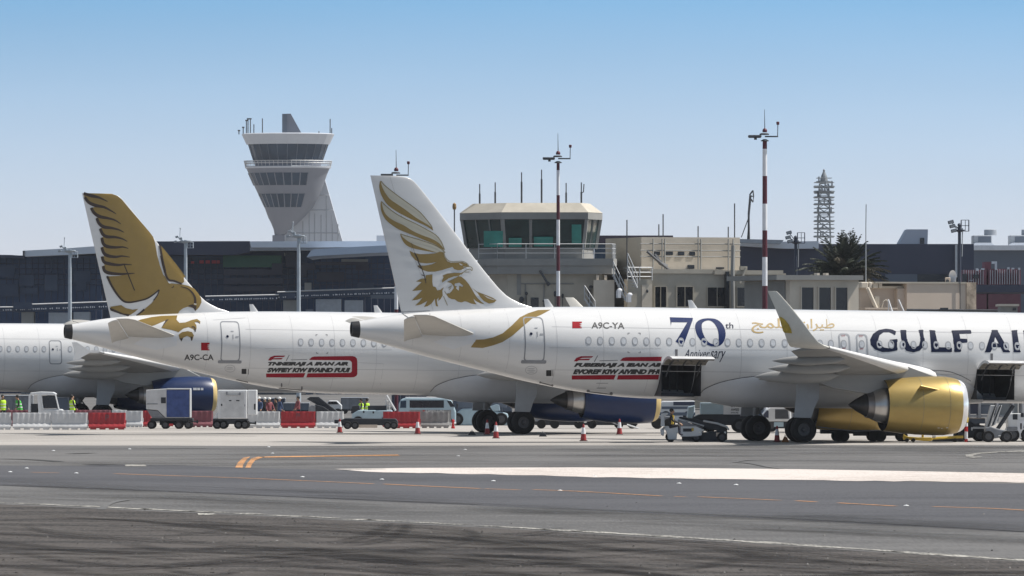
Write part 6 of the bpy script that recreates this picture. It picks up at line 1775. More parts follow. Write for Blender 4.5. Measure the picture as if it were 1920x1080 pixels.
M['cone_red'] = mat('cone_red', (.28,.02,.022), .55, var=.12)
M['cone_base'] = mat('cone_base_rubber', (.09,.035,.035), .8, var=.2)
def cone_proto(parent):
    mb = MB(); mb.lathe([(.30, 0), (.30, .035), (.27, .04)], (0,0,0), 'z', 4, M=Matrix.Rotation(math.radians(45), 4, 'Z')); mb.build('base', M['cone_base'], parent)
    mb = MB(); mb.mat(0).lathe([(.165, .04), (.125, .33)], (0,0,0), 'z', 20, caps=False)
    mb.mat(1).lathe([(.126, .33), (.075, .62)], (0,0,0), 'z', 20, caps=False); mb.mat(0).lathe([(.075, .62), (.04, .77), (.02, .78)], (0,0,0), 'z', 20, caps=False)
    mb.build('body', [M['cone_red'], M['mast_white']], parent, smooth=40)
cones = [(637, 811.5, .92, 'red and white cone before the low black trailer'), (783, 814, .98, 'grubby red and white cone before the grey barrier'), (913.5, 815, .95, 'striped cone standing right against the tyre, left of a close pair'), (930, 822, 1.0, 'striped cone in front of the tyre, right and nearer of a close pair'),
         (1094, 827, 1.0, 'striped cone below the three pale lamps under the blue engine'), (1161.5, 815, 1.0, 'striped cone under the gold lip of the blue engine'), (1457, 829, .95, 'striped cone between the two sets of nearest main wheels')]
proto = None
for (px, py, s, lab) in cones:
    x, y = G(px, py)
    if proto is None:
        proto = thing('traffic_cone', lab, 'cone', (x, y, 0), 0, 'red and white cones around the stands'); cone_proto(proto); o = proto
    else:
        o = copy_tree(proto, None, lab); o.location = (x, y, 0)
    o.scale = (s*.85, s*.85, s)

# ------------------------------------------------------------------ ground vehicles and equipment
M['veh_white'] = mat('vehicle_white', (.66,.67,.68), .35, var=.08, coat=.2)
M['veh_blue'] = mat('vehicle_pale_blue', (.36,.47,.53), .4, var=.08, coat=.2)
M['veh_dark'] = mat('vehicle_dark', (.02,.024,.032), .6, var=.25, scale=3)
M['veh_grey'] = mat('vehicle_grey', (.22,.23,.25), .55, var=.2)
M['veh_yellow'] = mat('equipment_yellow', (.62,.43,.06), .5, var=.2)
M['curtain'] = mat('blue_curtain', (.02,.045,.16), .55, var=.5, scale=2.5, col2=(.045,.085,.26), bump=.6)
M['lamp_on'] = mat('lamp_lens', (.85,.85,.80), .15, var=.05)
M['red_small'] = mat('red_lens', (.5,.02,.02), .3, var=.05)
def wheels(T, spots, r=.33, w=.22, hub=True):
    """spots: (x, y) local axle ends"""
    for (x, y) in spots:
        mb = MB(); mb.lathe([(r*.6, -w/2), (r*.93, -w/2), (r, -w*.3), (r, w*.3), (r*.93, w/2), (r*.6, w/2)], (x, y, r), 'y', 24, caps=True)
        t = mb.build('wheel', M['tyre'], T, smooth=35)
        if hub:
            mb = MB(); mb.lathe([(r*.58, -w/2-.004), (r*.5, -w/2+.01), (r*.2, -w/2-.015), (.01, -w/2-.02)], (x, y, r), 'y', 16); mb.build('rim', M['hub'], t, smooth=35)
class Rig:
    """a vehicle laid out from photo pixels at one distance; local origin on the ground under its middle"""
    def __init__(s, name, label, cat, px, yb, group=None, Y=None):
        s.Y = Y or F*H/(yb-CY); s.px = px; s.k = s.Y/F; s.yb = CY+F*H/s.Y
        s.T = thing(name, label, cat, (XP(px, s.Y), s.Y, 0), 0, group)
    def X(s, px): return (px-s.px)*s.k
    def Z(s, py): return (s.yb-py)*s.k
    def prism(s, name, pts, y0, y1, m, parent=None, bevel=.03, smooth=None):
        mb = MB(); mb.prism([(s.X(a), s.Z(b)) for (a, b) in pts], 'y', y0, y1); return mb.build(name, m, parent or s.T, bevel=bevel, smooth=smooth)
    def box(s, name, x0, y0, x1, y1, d0, d1, m, parent=None, bevel=.02):
        return s.prism(name, [(x0, y1), (x1, y1), (x1, y0), (x0, y0)], d0, d1, m, parent, bevel)
    def tubes(s, name, lines, r, m, parent=None, n=6):
        mb = MB()
        for l in lines: mb.tube([(s.X(p[0]), p[2] if len(p) > 2 else 0, s.Z(p[1])) for p in l], r, n)
        return mb.build(name, m, parent or s.T, smooth=40)
    def text(s, name, body, x0, y0, x1, y1, d, m, parent=None, bold=.02):
        v, f = text_px(body, x0, y0, x1, y1, bold); mb = MB(); mb.add([(s.X(a), d, s.Z(b)) for (a, b) in v], f); return mb.build(name, m, parent or s.T, recalc=False)
    def wh(s, pxs, ys, r, w=.22, hub=True): wheels(s.T, [(s.X(p), y) for p in pxs for y in ys], r, w, hub)

# container dolly with the blue curtain
R = Rig('container_dolly', 'low black four-axle dolly under the blue-curtained cargo container', 'dolly', 317, 804)
R.box('deck', 283, 784, 362, 789, -.8, .8, M['veh_dark']); R.tubes('tow_bar', [[(360, 790), (370, 791)], [(370, 787), (370, 794)]], .05, M['veh_dark'])
R.box('frame', 300, 789, 350, 797, -.5, .5, M['veh_dark']); R.wh((285, 311, 336, 354), (-.75, .75), .22, .18); R.box('reflector', 316, 794, 326, 799, -.83, -.80, M['red_small'])
R = Rig('cargo_container', 'white cargo container with a shiny blue curtain, riding the low black dolly', 'container', 317, 804)
R.prism('shell', [(275, 731), (313, 728.5), (357.5, 728.5), (357.5, 783.5), (312, 783.5), (297, 769), (275, 767)], -.75, .75, M['bar_white'])
R.prism('curtain', [(313.5, 731), (356, 731), (356, 782), (313.5, 782)], -.80, -.752, M['curtain'])
R.prism('chamfer_shade', [(276, 768), (297, 770), (311, 783.3), (286, 783.3)], -.7, .7, M['veh_grey'])  # grey wedge painting the shadow at the container's lower corner
R.box('placard_plate', 303, 745, 312, 756, -.775, -.752, M['veh_dark']); R.box('rail', 276.5, 756.5, 297, 758, -.78, -.752, M['veh_grey'])
R.box('edge_frame', 313, 728, 358, 730, -.83, .76, M['rail']); R.box('edge_post', 356.3, 730.2, 358.2, 783, -.83, .76, M['rail'])
# white power unit
R = Rig('ground_power_unit', 'boxy white ground power unit on a dark wheeled base, left of the white barriers', 'power unit', 436, 804)
R.box('housing', 409, 731, 464, 785, -.9, .9, M['veh_white'], bevel=.05); R.box('side_cabinet', 464.2, 731, 482, 778, -.7, .9, M['veh_white'], bevel=.04)
R.prism('mudguard', [(400, 785), (409, 772), (409, 785)], -.8, .8, M['veh_white'])
R.box('base', 400, 785.2, 465, 795, -.85, .85, M['veh_dark']); R.wh((408, 420, 448, 460), (-.75, .75), .24, .2)
R.box('door_panel', 415, 735, 459, 782, -.915, -.90, M['bar_white'])
R.box('vent', 430.5, 750, 435, 752, -.93, -.915, M['veh_dark']); R.box('vent', 444, 750, 450, 752, -.93, -.915, M['veh_dark']); R.box('latch', 415.5, 757, 418, 761, -.94, -.915, M['veh_dark']); R.box('latch', 459.5, 758, 461, 762, -.93, -.9, M['veh_grey'])
R.tubes('lifting_bar', [[(426, 740, -.95), (452, 740, -.95)]], .02, M['veh_grey']); R.box('handle', 425, 734, 428.5, 740, -.96, -.915, M['veh_grey']); R.box('handle', 450, 735, 453, 740, -.96, -.915, M['veh_grey'])
R.tubes('tow_bar', [[(465, 793), (480, 794)], [(479, 790), (479, 796)]], .05, M['veh_dark']); R.box('hinge', 477, 757, 480, 768, -.73, -.70, M['veh_dark'])
# cab tractor at the left
R = Rig('baggage_tractor', 'white baggage tractor with an open-sided cab behind the left barriers', 'baggage tractor', 86, 800, None, 441)
R.prism('bonnet', [(74, 776), (75, 767), (117, 767), (121, 773), (122, 790), (74, 790)], -.6, .6, M['veh_white'], bevel=.06)
R.prism('cab_frame', [(54, 773), (55, 740), (60, 736.5), (76, 736.5), (80, 766), (74, 790), (54, 790), (54, 776), (72, 776), (73, 770), (71, 741), (59, 741), (58, 773)], -.62, -.52, M['veh_white'])
R.prism('cab_frame', [(54, 773), (55, 740), (60, 736.5), (76, 736.5), (80, 766), (74, 790), (54, 790), (54, 776), (72, 776), (73, 770), (71, 741), (59, 741), (58, 773)], .52, .62, M['veh_white'])
R.prism('cab_roof', [(58, 736.2), (76, 734.2), (100, 735), (106, 738), (105, 741), (77, 741), (58, 738.5)], -.66, .66, M['veh_white'], bevel=.05)
R.prism('windscreen', [(80, 742), (104, 742), (110, 765), (82, 765.5)], -.56, .56, M['glass_dark'], bevel=.02); R.tubes('pillar', [[(105, 740, -.58), (111.5, 767, -.58)], [(77, 740, -.62), (82, 768, -.62)]], .045, M['veh_white'])
R.box('seat', 59, 757, 71, 774, -.4, .4, M['veh_dark']); R.wh((64, 112), (-.5, .5), .28); R.box('headlamp', 117, 771, 121.5, 775, -.64, -.6, M['lamp_on'])
# workers
PE = 'airport workers in hi-vis vests'
person((XP(5, 447), 447, 0), math.radians(-60), 'worker in a yellow hi-vis vest cut off by the left edge, behind the barriers', PE, M['shirt_dark'], M['hivis'], sc=.98)
person((XP(37, 448), 448, 0), math.radians(200), 'worker in a green hi-vis vest with head bowed, left of the baggage tractor', PE, M['shirt_dark'], M['hivis_green'], sc=.98, lean=.22)
person((XP(136, 447), 447, 0), math.radians(20), 'worker in a yellow hi-vis vest right of the baggage tractor', PE, M['shirt_dark'], M['hivis'], sc=.98, lean=-.05)
person((XP(677, 447), 447, 0), math.radians(200), 'worker in a yellow vest behind the pale pickup, left one of two', PE, M['shirt_dark'], M['hivis'], sc=.86)
person((XP(688, 448), 448, 0), math.radians(150), 'worker in a yellow vest behind the pale pickup, right one of two', PE, M['shirt_dark'], M['hivis'], sc=.86)
CG = 'people gathered behind the white barriers'
for (px, Yp, sh, rz, lab, sc, hat) in ((486, 450, M['shirt_blue'], 250, 'person in blue with a white cap, nearest to the power unit', .90, True), (496.5, 452, M['shirt_dark'], 100, 'person in dark clothes and white cap, second from the power unit', .88, True), (505, 450, M['shirt_red'], 300, 'person in faded red with a white cap, middle of the group', .88, True),
       (524, 449, M['shirt_blue'], 30, 'person in blue with a white cap, above the joint of white and red barriers', .90, True), (517, 454, M['shirt_dark'], 210, 'dark-haired person in dark clothes standing at the back of the group', .86, False), (559, 452, M['shirt_red'], 210, 'dark-haired person in faded red above the dark red barrier', .92, False)):
    person((XP(px, Yp), Yp, 0), math.radians(rz), lab, CG, sh, None, hat, sc=sc)
# low black trailer and the pale pickup
R = Rig('flatbed_trailer', 'low black trailer in front of the white barriers, left of the red barrier', 'trailer', 690, 804.5)
R.prism('body', [(640, 787), (648, 784), (742, 785), (746, 790), (746, 797), (640, 798)], -.6, .6, M['veh_dark']); R.wh((652, 666, 727, 739), (-.6, .6), .21, .2); R.box('skirt', 673, 796, 708, 802, -.63, -.6, M['tan'])
R.box('coupling', 627, 787, 640, 794, -.2, .2, M['veh_dark'])
R = Rig('pickup_truck', 'pale blue pickup truck with a dark cab behind the low black trailer', 'pickup truck', 700, 800, None, 436)
R.prism('body', [(660, 776), (672, 769), (735, 769), (737, 775), (736, 792), (660, 792)], -.75, .75, M['veh_blue'], bevel=.05); R.prism('cab', [(658, 775), (661, 761), (674, 760), (676, 770), (672, 775)], -.7, .7, M['veh_dark']); R.box('rear_window', 690, 760.5, 725, 769, -.6, .6, M['veh_dark'])
R.tubes('cage', [[(725, 745, -.5), (725, 770, -.5)], [(730, 752, -.5), (730, 770, -.5)], [(722, 752, -.5), (731, 752, -.5)], [(722, 760, -.5), (731, 760, -.5)]], .04, M['rail']); R.tubes('boom', [[(725, 741, -.6), (742, 770, -.6)]], .07, M['rail'])
R.wh((672, 724), (-.7, .7), .3); R.box('handle', 699, 771, 702, 775, -.78, -.75, M['veh_dark']); R.box('handle', 681, 770, 684, 774, -.78, -.75, M['veh_dark'])
# dark belt loader far under the second belly
R = Rig('belt_loader', 'dark belt loader slanting down towards the barriers under the second belly', 'belt loader', 600, 798, None, 452)
R.prism('conveyor', [(582, 744), (598, 744), (634, 772), (628, 776), (606, 765), (575, 748)], -.5, .5, M['veh_dark']); R.prism('chassis', [(572, 772), (585, 764), (592, 758), (606, 762), (628, 776), (628, 790), (572, 790)], -.7, .7, M['veh_dark']); R.wh((582, 618), (-.6, .6), .3)
R.prism('cab', [(578, 772), (580, 763), (585, 759), (592, 760), (592, 772)], -.72, -.1, M['veh_grey'])
R = Rig('parked_car', 'white car seen past the dark belt loader', 'car', 625, 790, None, 505)
R.prism('body', [(606, 768), (607, 760), (612, 758), (617, 751), (632, 751), (638, 757), (641, 760), (641, 768)], -.8, .8, M['veh_white'], bevel=.05); R.prism('side_glass', [(613, 758), (618, 752.5), (631, 752.5), (636, 758)], -.82, .82, M['glass_dark'], bevel=0); R.wh((613, 634), (-.75, .75), .3)
for o_ in (): pass
R.T.location.z = .55
R.T.location.z = 0
# minibus
R = Rig('minibus', 'white minibus with long dark side windows behind the grey barrier', 'minibus', 800, 798, None, 445)
R.prism('body', [(748, 796), (748, 757), (752, 748.5), (762, 745.5), (838, 746), (847, 751), (852, 764), (855, 772), (855, 796)], -.75, .75, M['veh_blue'], bevel=.08)
R.box('roof', 760, 744.5, 838, 747, -.7, .7, M['veh_white'])
R.prism('side_window', [(768.5, 750.5), (832.5, 750.5), (832.5, 764.5), (768.5, 764.5)], -.77, .77, M['glass_dark'], bevel=.01); R.prism('side_window', [(751.5, 752), (762, 751), (762, 764.5), (750.5, 764.5)], -.77, .77, M['glass_blue'], bevel=.01); R.prism('windscreen', [(838, 751), (846, 752), (853, 762), (845, 763)], -.77, .77, M['glass_dark'], bevel=.01)
R.box('lower_panel', 768, 768.5, 846, 795, -.765, -.75, M['bar_grey'], bevel=0); R.text('bus_lettering', 'UCDIAOI', 799, 768, 832, 776.5, -.79, M['bar_white']); R.box('red_mark', 793, 769, 796.5, 776, -.79, -.765, M['red_small'], bevel=0)
R.wh((768, 838), (-.65, .65), .30); R.box('mirror', 856, 756, 859, 766, -.95, -.8, M['veh_dark'])
R = Rig('fire_hydrant', 'small red hydrant post right of the minibus front wheel', 'hydrant', 849.5, 803.5)
mb = MB(); mb.lathe([(.10, 0), (.10, .1), (.07, .12), (.07, .38), (.09, .40), (.06, .48), (.02, .5)], (0, 0, 0), 'z', 14); mb.build('barrel', M['red_small'], R.T, smooth=40)
mb = MB(); mb.lathe([(.05, -.17), (.05, .17)], (0, 0, .28), 'x', 12); mb.build('outlet', M['pale_light'], R.T, smooth=40)
# pale blue service truck behind the second main gear
R = Rig('service_truck', 'pale blue service truck partly hidden by the main wheels of the second airliner', 'truck', 900, 798, None, 447)
R.prism('body', [(853, 798), (853, 783), (858, 772), (866, 766), (900, 764.5), (952, 775), (956, 798)], -.8, .8, M['veh_blue'], bevel=.08); R.box('cargo_box', 857, 747, 950, 764, -.75, .75, M['slate_blue']); R.wh((857, 905, 940), (-.75, .75), .36)
R.prism('windscreen', [(918, 762), (930, 758), (936, 759), (938, 770), (918, 770)], -.82, .82, M['veh_blue'], bevel=.02); R.box('door_handle', 887, 767, 891, 769, -.83, -.8, M['veh_dark'])
# dark dollies under the blue engine
R = Rig('dark_dolly', 'long black dolly train under the blue engine of the second airliner', 'dolly', 1100, 803.5)
R.box('deck', 1003, 786, 1195, 797, -.7, .7, M['veh_dark']); R.wh((1015, 1040, 1085, 1110, 1160, 1185), (-.65, .65), .25, .2, False); R.box('panel', 1003, 784, 1017, 790, -.73, -.7, M['veh_grey'])
for x in (1083, 1097, 1107): R.box('marker_lamp', x-2.5, 788, x+2.5, 792.5, -.75, -.7, M['lamp_on'])
R.tubes('tow_bar', [[(1175, 796, -.9), (1198, 803.5, -.9)]], .06, M['rail']); R.tubes('rail', [[(1142, 790, -.75), (1160, 797, -.75)], [(1165, 791, -.75), (1190, 791, -.75)]], .03, M['veh_grey'])
R = Rig('baggage_trailer', 'dark trailer with one big wheel showing right of the gold-lipped blue engine', 'trailer', 1232, 804)
R.prism('body', [(1222, 795), (1224, 781), (1237, 779), (1262, 781), (1262, 795)], -.7, .7, M['veh_grey']); R.wh((1232, 1255), (-.7, .7), .30, .3, False)
# tug with belt and seated driver, by the open rear hold
R = Rig('belt_loader', 'low white belt loader with a dark belt, parked below the open rear hold', 'belt loader', 1300, 828.5)
R.prism('body', [(1239, 815), (1238, 806), (1247, 799), (1304, 799), (1316, 804), (1315, 816), (1306, 818), (1276, 819), (1276, 812), (1273, 806), (1269, 812), (1268, 824), (1252, 824), (1249, 808), (1245, 804), (1244, 818)], -.75, .4, M['veh_white'], bevel=.04)
R.prism('engine_cover', [(1271, 799), (1271, 786), (1284, 790), (1317, 801), (1302, 799)], -.7, .3, M['veh_grey']); R.prism('belt', [(1272, 783), (1276, 781), (1330, 790), (1360, 799), (1364, 806), (1350, 809), (1318, 802)], -.45, .55, M['veh_dark'])
R.prism('belt_frame', [(1273, 785.5), (1272, 783.5), (1320, 797), (1319, 800)], -.62, -.5, M['steel']); R.tubes('belt_rail', [[(1318, 789, -.6), (1345, 794, -.6), (1362, 800, -.6), (1366, 806, -.6)]], .05, M['rail'])
R.prism('chassis', [(1279, 827), (1279, 817), (1318, 811), (1363, 806), (1363, 824), (1350, 827)], -.6, .6, M['veh_dark']); R.wh((1257, 1305, 1353), (-.6, .6), .22, .2, True)
R.prism('cab_back', [(1239, 799), (1240, 775), (1252, 774), (1252, 777), (1245, 780), (1246, 799)], -.6, .4, M['veh_white'])
R.box('grille', 1280, 803, 1297, 809, -.77, -.75, M['veh_dark']); R.box('headlamp', 1309, 808.5, 1313, 812, -.79, -.75, M['lamp_on']); R.box('headlamp', 1357, 809, 1361, 813, -.65, -.6, M['lamp_on']); R.box('headlamp', 1315, 804.5, 1319, 808, -.66, -.6, M['lamp_on']); R.box('number_plate', 1342, 811, 1358, 818, -.62, -.6, M['tan']); R.box('indicator', 1296, 802, 1300, 808, -.78, -.75, M['veh_yellow'])
px_, Yp = 1257, 355.0
dr = person((XP(px_, Yp), Yp, .30), math.radians(-10), 'driver in dark clothes and yellow vest seated on the belt loader', PE, M['shirt_dark'], None, sit=True, lean=.1, sc=.95, arms=(.5, .45))
mb = MB(); mb.prism([(.17, .55), (.20, .95), (.12, 1.02), (.05, .55)], 'y', -.20, -.06); mb.build('hi_vis_sash', M['veh_yellow'], dr, bevel=.02)
# loading truck with the white and pale blue boxes
R = Rig('catering_truck', 'dark truck carrying a pale blue box and a white box with dark lettering', 'truck', 1350, 806, None, 405)
R.box('pale_box', 1313, 755, 1355, 776.5, -1.0, 1.0, M['veh_blue']); R.box('white_box', 1355.2, 757, 1404, 777, -1.0, 1.0, M['veh_white'])
for (t, x1, y0, y1) in (('BHAAR', 1387, 758.5, 763), ('AWSES', 1384.5, 765.5, 770), ('SOCAS', 1383, 772.3, 774.8)): R.text('box_lettering', t, 1369.5, y0, x1, y1, -1.02, M['black'])
R.prism('chassis', [(1298, 783), (1310, 777), (1404, 777.2), (1404, 797), (1298, 797)], -1.0, 1.0, M['veh_dark']); R.wh((1312, 1330, 1385), (-.9, .9), .36)
R.prism('side_panel', [(1290, 763), (1302, 760), (1301, 770), (1297, 784), (1288, 783)], -1.05, .9, M['veh_blue']); R.box('work_lamp', 1391, 787, 1394, 790, -1.05, -1.0, M['lamp_on'])
R = Rig('service_van', 'grey-white service van with dark bands beyond the belt loader driver', 'van', 1268, 800, None, 470)
R.prism('body', [(1236, 796), (1236, 756), (1242, 752), (1302, 751), (1303, 796)], -.9, .9, M['veh_white'], bevel=.06); R.box('window', 1240, 762, 1300, 767, -.92, -.9, M['slate_blue'], bevel=0); R.box('window', 1262, 753, 1302, 760, -.92, -.9, M['slate'], bevel=0); R.box('stripe', 1236, 773, 1303, 779, -.92, -.9, M['slate_blue'], bevel=0); R.wh((1248, 1290), (-.8, .8), .34)
R = Rig('cab_truck', 'white cab truck with one large side window seen between the nearest main wheels', 'truck', 1450, 806, None, 408)
R.prism('cab', [(1425, 786), (1427, 779), (1436, 768), (1445, 763), (1480, 763), (1483, 790), (1437, 790)], -1.0, 1.0, M['veh_white'], bevel=.06); R.prism('side_window', [(1452, 767), (1476, 767), (1478, 785), (1452, 785)], -1.03, 1.03, M['steel_dark'], bevel=.02); R.prism('windscreen', [(1430, 777), (1437, 769), (1440, 770), (1440, 783), (1431, 783)], -1.02, 1.02, M['slate'], bevel=.01)
R.box('chassis', 1437, 790.2, 1500, 803, -.9, .9, M['veh_dark']); R.box('tank', 1450, 791, 1468, 800, -.96, -.9, M['veh_blue']); R.wh((1445, 1490), (-.8, .8), .36)
R = Rig('wheel_chock', 'small orange chock against the nearest main wheel, right of the cone', 'chock', 1472, 829)
mb = MB(); mb.prism([(-.17, 0), (.17, 0), (.1, .2), (.02, .26), (-.06, .2)], 'y', -.15, .15); mb.build('block', mat('chock_orange', (.32,.13,.04), .8, var=.3), R.T, bevel=.02); mb = MB(); mb.tube([(-.05, 0, .2), (0, 0, .34), (.06, 0, .2)], .02, 6); mb.build('rope_handle', M['veh_dark'], R.T)
for (px, py, lab) in ((1018, 818.5, 'small dark chock on the concrete right of the second main gear'), (885, 815.5, 'small dark chock left of the second main gear')):
    R = Rig('wheel_chock', lab, 'chock', px, py)
    mb = MB(); mb.prism([(-.2, 0), (.2, 0), (.08, .18), (-.08, .18)], 'y', -.3, .3); mb.build('block', M['veh_dark'], R.T, bevel=.02)
    mb = MB(); mb.tube([(-.06, 0, .17), (0, 0, .25), (.06, 0, .17)], .015, 6); mb.build('rope_handle', M['veh_grey'], R.T)
# low black flatbed beneath the gold engines
R = Rig('flatbed_trailer', 'low black flatbed with two broad wheel sets under the nearest gold engine', 'trailer', 1630, 828, None, 359.5)
R.box('deck', 1538, 806, 1706, 813, -.6, .6, M['veh_dark']); R.box('frame', 1600, 812.8, 1690, 817, -.5, .5, M['veh_dark']); R.wh((1570, 1581, 1636, 1650, 1690), (-.62, -.32, .32, .62), .26, .26, False); R.tubes('hose', [[(1532, 800, -.7), (1600, 808, -.8), (1660, 806, -.8), (1700, 815, -.7)]], .025, M['veh_grey'])
# yellow tow bar
R = Rig('tow_bar', 'yellow tow bar with small wheels lying in front of the nearest gold engine', 'tow bar', 1725, 829)
R.prism('head', [(1693, 821), (1694, 814), (1698, 817), (1702, 818.5), (1722, 820), (1747, 820), (1749, 825), (1744, 827), (1694, 824.5)], -.12, .12, M['veh_yellow'], bevel=.02); R.box('bracket', 1728, 813, 1732, 820, -.1, .1, M['veh_yellow']); R.tubes('shaft', [[(1748, 822), (1806, 819)]], .07, M['veh_yellow']); R.tubes('lower_rail', [[(1748, 825.5), (1808, 824)]], .06, M['veh_dark']); R.box('coupling_eye', 1748, 816, 1755, 820, -.08, .08, M['mast_white']); R.wh((1700, 1712, 1790), (-.25, .25), .09, .08, False)
# marker post with yellow chain
R = Rig('marker_post', 'red and white marker post with a yellow chain, right of the nearest gold engine', 'post', 1811.5, 829)
mb = MB()
for i, (a, b) in enumerate(((829, 823), (823, 809), (809, 799.5), (799.5, 793))): mb.mat(0 if i in (0, 2) else 1).lathe([(.08, R.Z(a)), (.075, R.Z(b))], (0, 0, 0), 'z', 14)
mb.build('post', [M['red_small'], M['mast_white']], R.T, smooth=40)
mb = MB(); rr_ = random.Random(2)
mb.lathe([(.09, R.Z(792)), (.11, R.Z(785)), (.08, R.Z(780)), (.10, R.Z(774)), (.05, R.Z(769))], (0, 0, 0), 'z', 10); mb.build('chain', M['veh_yellow'], R.T, smooth=30)
# belt loader and numbered tractor at the right
R = Rig('belt_loader', 'grey belt loader with a steep ladder-like belt at the right, below the open front hold', 'belt loader', 1850, 829)
R.prism('belt', [(1846, 808), (1846, 800), (1857, 760), (1868, 760), (1855, 806)], -.2, .3, M['bar_white']); R.prism('belt_side', [(1857, 800), (1872, 760), (1878, 760), (1866, 796)], -.35, -.22, M['bar_white']); R.tubes('side_rail', [[(1860, 798, -.4), (1875, 760, -.4)], [(1850, 806, -.3), (1866, 760, -.3)]], .035, M['veh_dark'])
R.prism('chassis', [(1848, 822), (1846, 802), (1856, 799), (1863, 802), (1889, 808), (1889, 818), (1862, 822)], -.6, .6, M['veh_grey'], bevel=.05); R.wh((1852, 1886), (-.6, .6), .26, .22); R.box('step', 1870, 816, 1882, 818, -.65, -.6, M['rail'])
R.tubes('support', [[(1900, 760, 0), (1870, 805, 0)]], .10, M['veh_dark'])
R = Rig('baggage_tractor', 'pale grey tractor with number 16 on its flank at the right edge', 'baggage tractor', 1915, 828)
R.prism('body', [(1887, 822), (1886, 806), (1888, 800), (1887, 775), (1960, 775), (1960, 822), (1906, 822), (1903, 811), (1898, 808), (1893, 811), (1891, 822)], -.7, .7, M['veh_white'], bevel=.04); R.box('window', 1897, 776, 1906, 786.5, -.72, -.7, M['veh_dark'], bevel=0); R.box('window', 1912, 774, 1918, 782, -.72, -.7, M['veh_dark'], bevel=0); R.box('number_panel', 1905, 788, 1958, 812, -.715, -.7, M['mast_white'], bevel=0)
R.text('number', '16', 1911, 793, 1926, 805, -.73, M['black'], bold=.03); R.wh((1897, 1925), (-.6, .6), .32, .25); R.tubes('canopy_post', [[(1896, 760), (1896, 776)]], .05, M['rail']); R.box('mudguard', 1886, 800, 1906, 808, -.74, -.7, M['veh_grey'])
R = Rig('tow_tractor', 'low dark tow tractor behind the marker post', 'tow tractor', 1820, 828, None, 361)
R.prism('body', [(1790, 818), (1795, 800), (1802, 791), (1818, 790), (1826, 795), (1846, 798), (1846, 820), (1790, 822)], -.7, .7, M['veh_dark'], bevel=.06); R.box('bumper', 1822, 800, 1846, 804, -.74, -.7, M['bar_white']); R.wh((1800, 1835), (-.65, .65), .27); R.box('blue_hood', 1818, 784, 1846, 794, -.6, .6, M['slate_blue']); R.box('work_lamp', 1819, 801, 1822, 807, -.74, -.7, M['mast_white']); R.box('rail', 1804, 783.5, 1846, 785, -.65, .65, M['tan'])
R = Rig('baggage_cart', 'grey framed baggage cart seen under the front fuselage at the right', 'baggage cart', 1860, 812, None, 418)
R.box('deck', 1812, 778, 1920, 782, -.7, .7, M['veh_grey']); R.tubes('frame', [[(x, 755, y), (x, 790, y)] for x in (1815, 1835, 1868, 1897, 1915) for y in (-.7, .7)], .09, M['veh_grey']); R.box('roof', 1810, 752, 1920, 756, -.75, .75, M['veh_grey']); R.box('luggage', 1817, 757, 1833, 776, -.5, .5, M['slate']); R.box('luggage', 1838, 759, 1866, 776, -.5, .5, M['slate_blue']); R.wh((1825, 1905), (-.6, .6), .3)
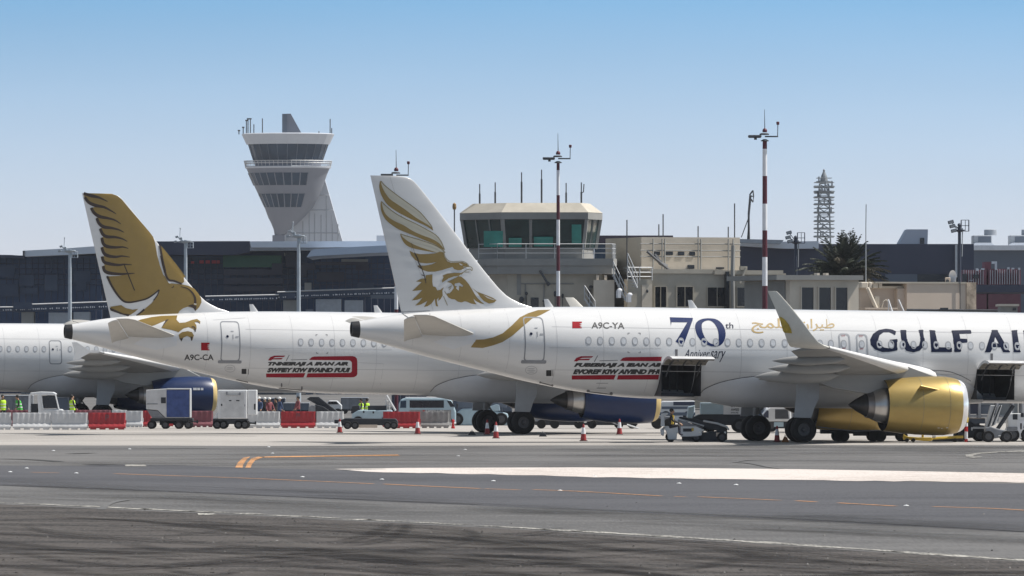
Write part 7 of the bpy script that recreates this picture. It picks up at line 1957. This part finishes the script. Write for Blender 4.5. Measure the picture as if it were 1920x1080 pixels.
# background equipment closing off the view under the bellies
far_ = [('baggage_cart', 'dark covered baggage cart under the left airliner belly, behind the workers', 'baggage cart', 8, 62, 742, 520, 'veh_grey'), ('baggage_cart', 'grey covered baggage cart right of the baggage tractor cab', 'baggage cart', 108, 150, 745, 520, 'slate_blue'),
        ('baggage_cart', 'dark covered baggage cart behind the power unit', 'baggage cart', 484, 535, 747, 540, 'slate'), ('baggage_cart', 'blue-grey baggage cart behind the people group', 'baggage cart', 532, 580, 756, 530, 'slate_blue'), ('baggage_cart', 'dark covered baggage cart left of the pale pickup', 'baggage cart', 640, 690, 746, 540, 'veh_grey'), ('baggage_cart', 'dark covered baggage cart just behind the minibus roof', 'baggage cart', 735, 800, 740, 540, 'slate'), ('baggage_cart', 'tall grey covered cart behind the service truck', 'baggage cart', 850, 960, 741, 520, 'slate_blue'),
        ('baggage_cart', 'dark covered cart behind the blue engine of the second airliner', 'baggage cart', 990, 1110, 752, 500, 'veh_dark'), ('baggage_cart', 'dark covered cart beyond the service van', 'baggage cart', 1130, 1245, 757, 520, 'slate'), ('baggage_cart', 'grey covered cart left of the cab truck', 'baggage cart', 1396, 1432, 757, 470, 'slate_blue'), ('baggage_cart', 'dark covered cart behind the nearest main gear', 'baggage cart', 1486, 1560, 760, 440, 'veh_dark')]
for (nm, lab, cat, x0, x1, yt, Yc, mk) in far_:
    yb = CY+F*H/Yc
    R = Rig(nm, lab, cat, (x0+x1)/2, yb, 'covered baggage carts', Yc)
    R.box('canopy', x0, yt, x1, yb-8, -.7, .7, M[mk], bevel=.05); R.box('deck', x0-1, yb-8, x1+1, yb-6, -.75, .75, M['veh_dark']); R.wh((x0+6, x1-6), (-.6, .6), .22, .18, False)
    n = max(2, int((x1-x0)/16)); R.tubes('frame', [[(x0+(x1-x0)*i/n, yt, -.73), (x0+(x1-x0)*i/n, yb-8, -.73)] for i in range(n+1)], .03, M['veh_grey']); R.box('roof_edge', x0-.5, yt-1, x1+.5, yt+.6, -.75, .75, M['ac_grey'])
# asphalt sheet added beyond the barriers to darken the bright ground
sheet('dark_ground_sheet', [(-400, 462), (400, 462), (400, 855), (-400, 855)], .004, M['asphalt'])
# ------------------------------------------------------------------ thin dusty air
hm = bpy.data.materials.new('dusty_air'); hm.use_nodes = True
for n_ in list(hm.node_tree.nodes):
    if n_.type == 'BSDF_PRINCIPLED': hm.node_tree.nodes.remove(n_)
pv = hm.node_tree.nodes.new("ShaderNodeVolumePrincipled")
pv.inputs["Color"].default_value = (.86, .90, .97, 1); pv.inputs["Density"].default_value = .00004; pv.inputs["Anisotropy"].default_value = .2
hm.node_tree.links.new(pv.outputs[0], [n_ for n_ in hm.node_tree.nodes if n_.type == 'OUTPUT_MATERIAL'][0].inputs["Volume"])
mb = MB(); mb.box(-4100, 4100, -30, 9100, -1, 75); hz_ = mb.build('haze', hm); tag(hz_, kind='stuff')
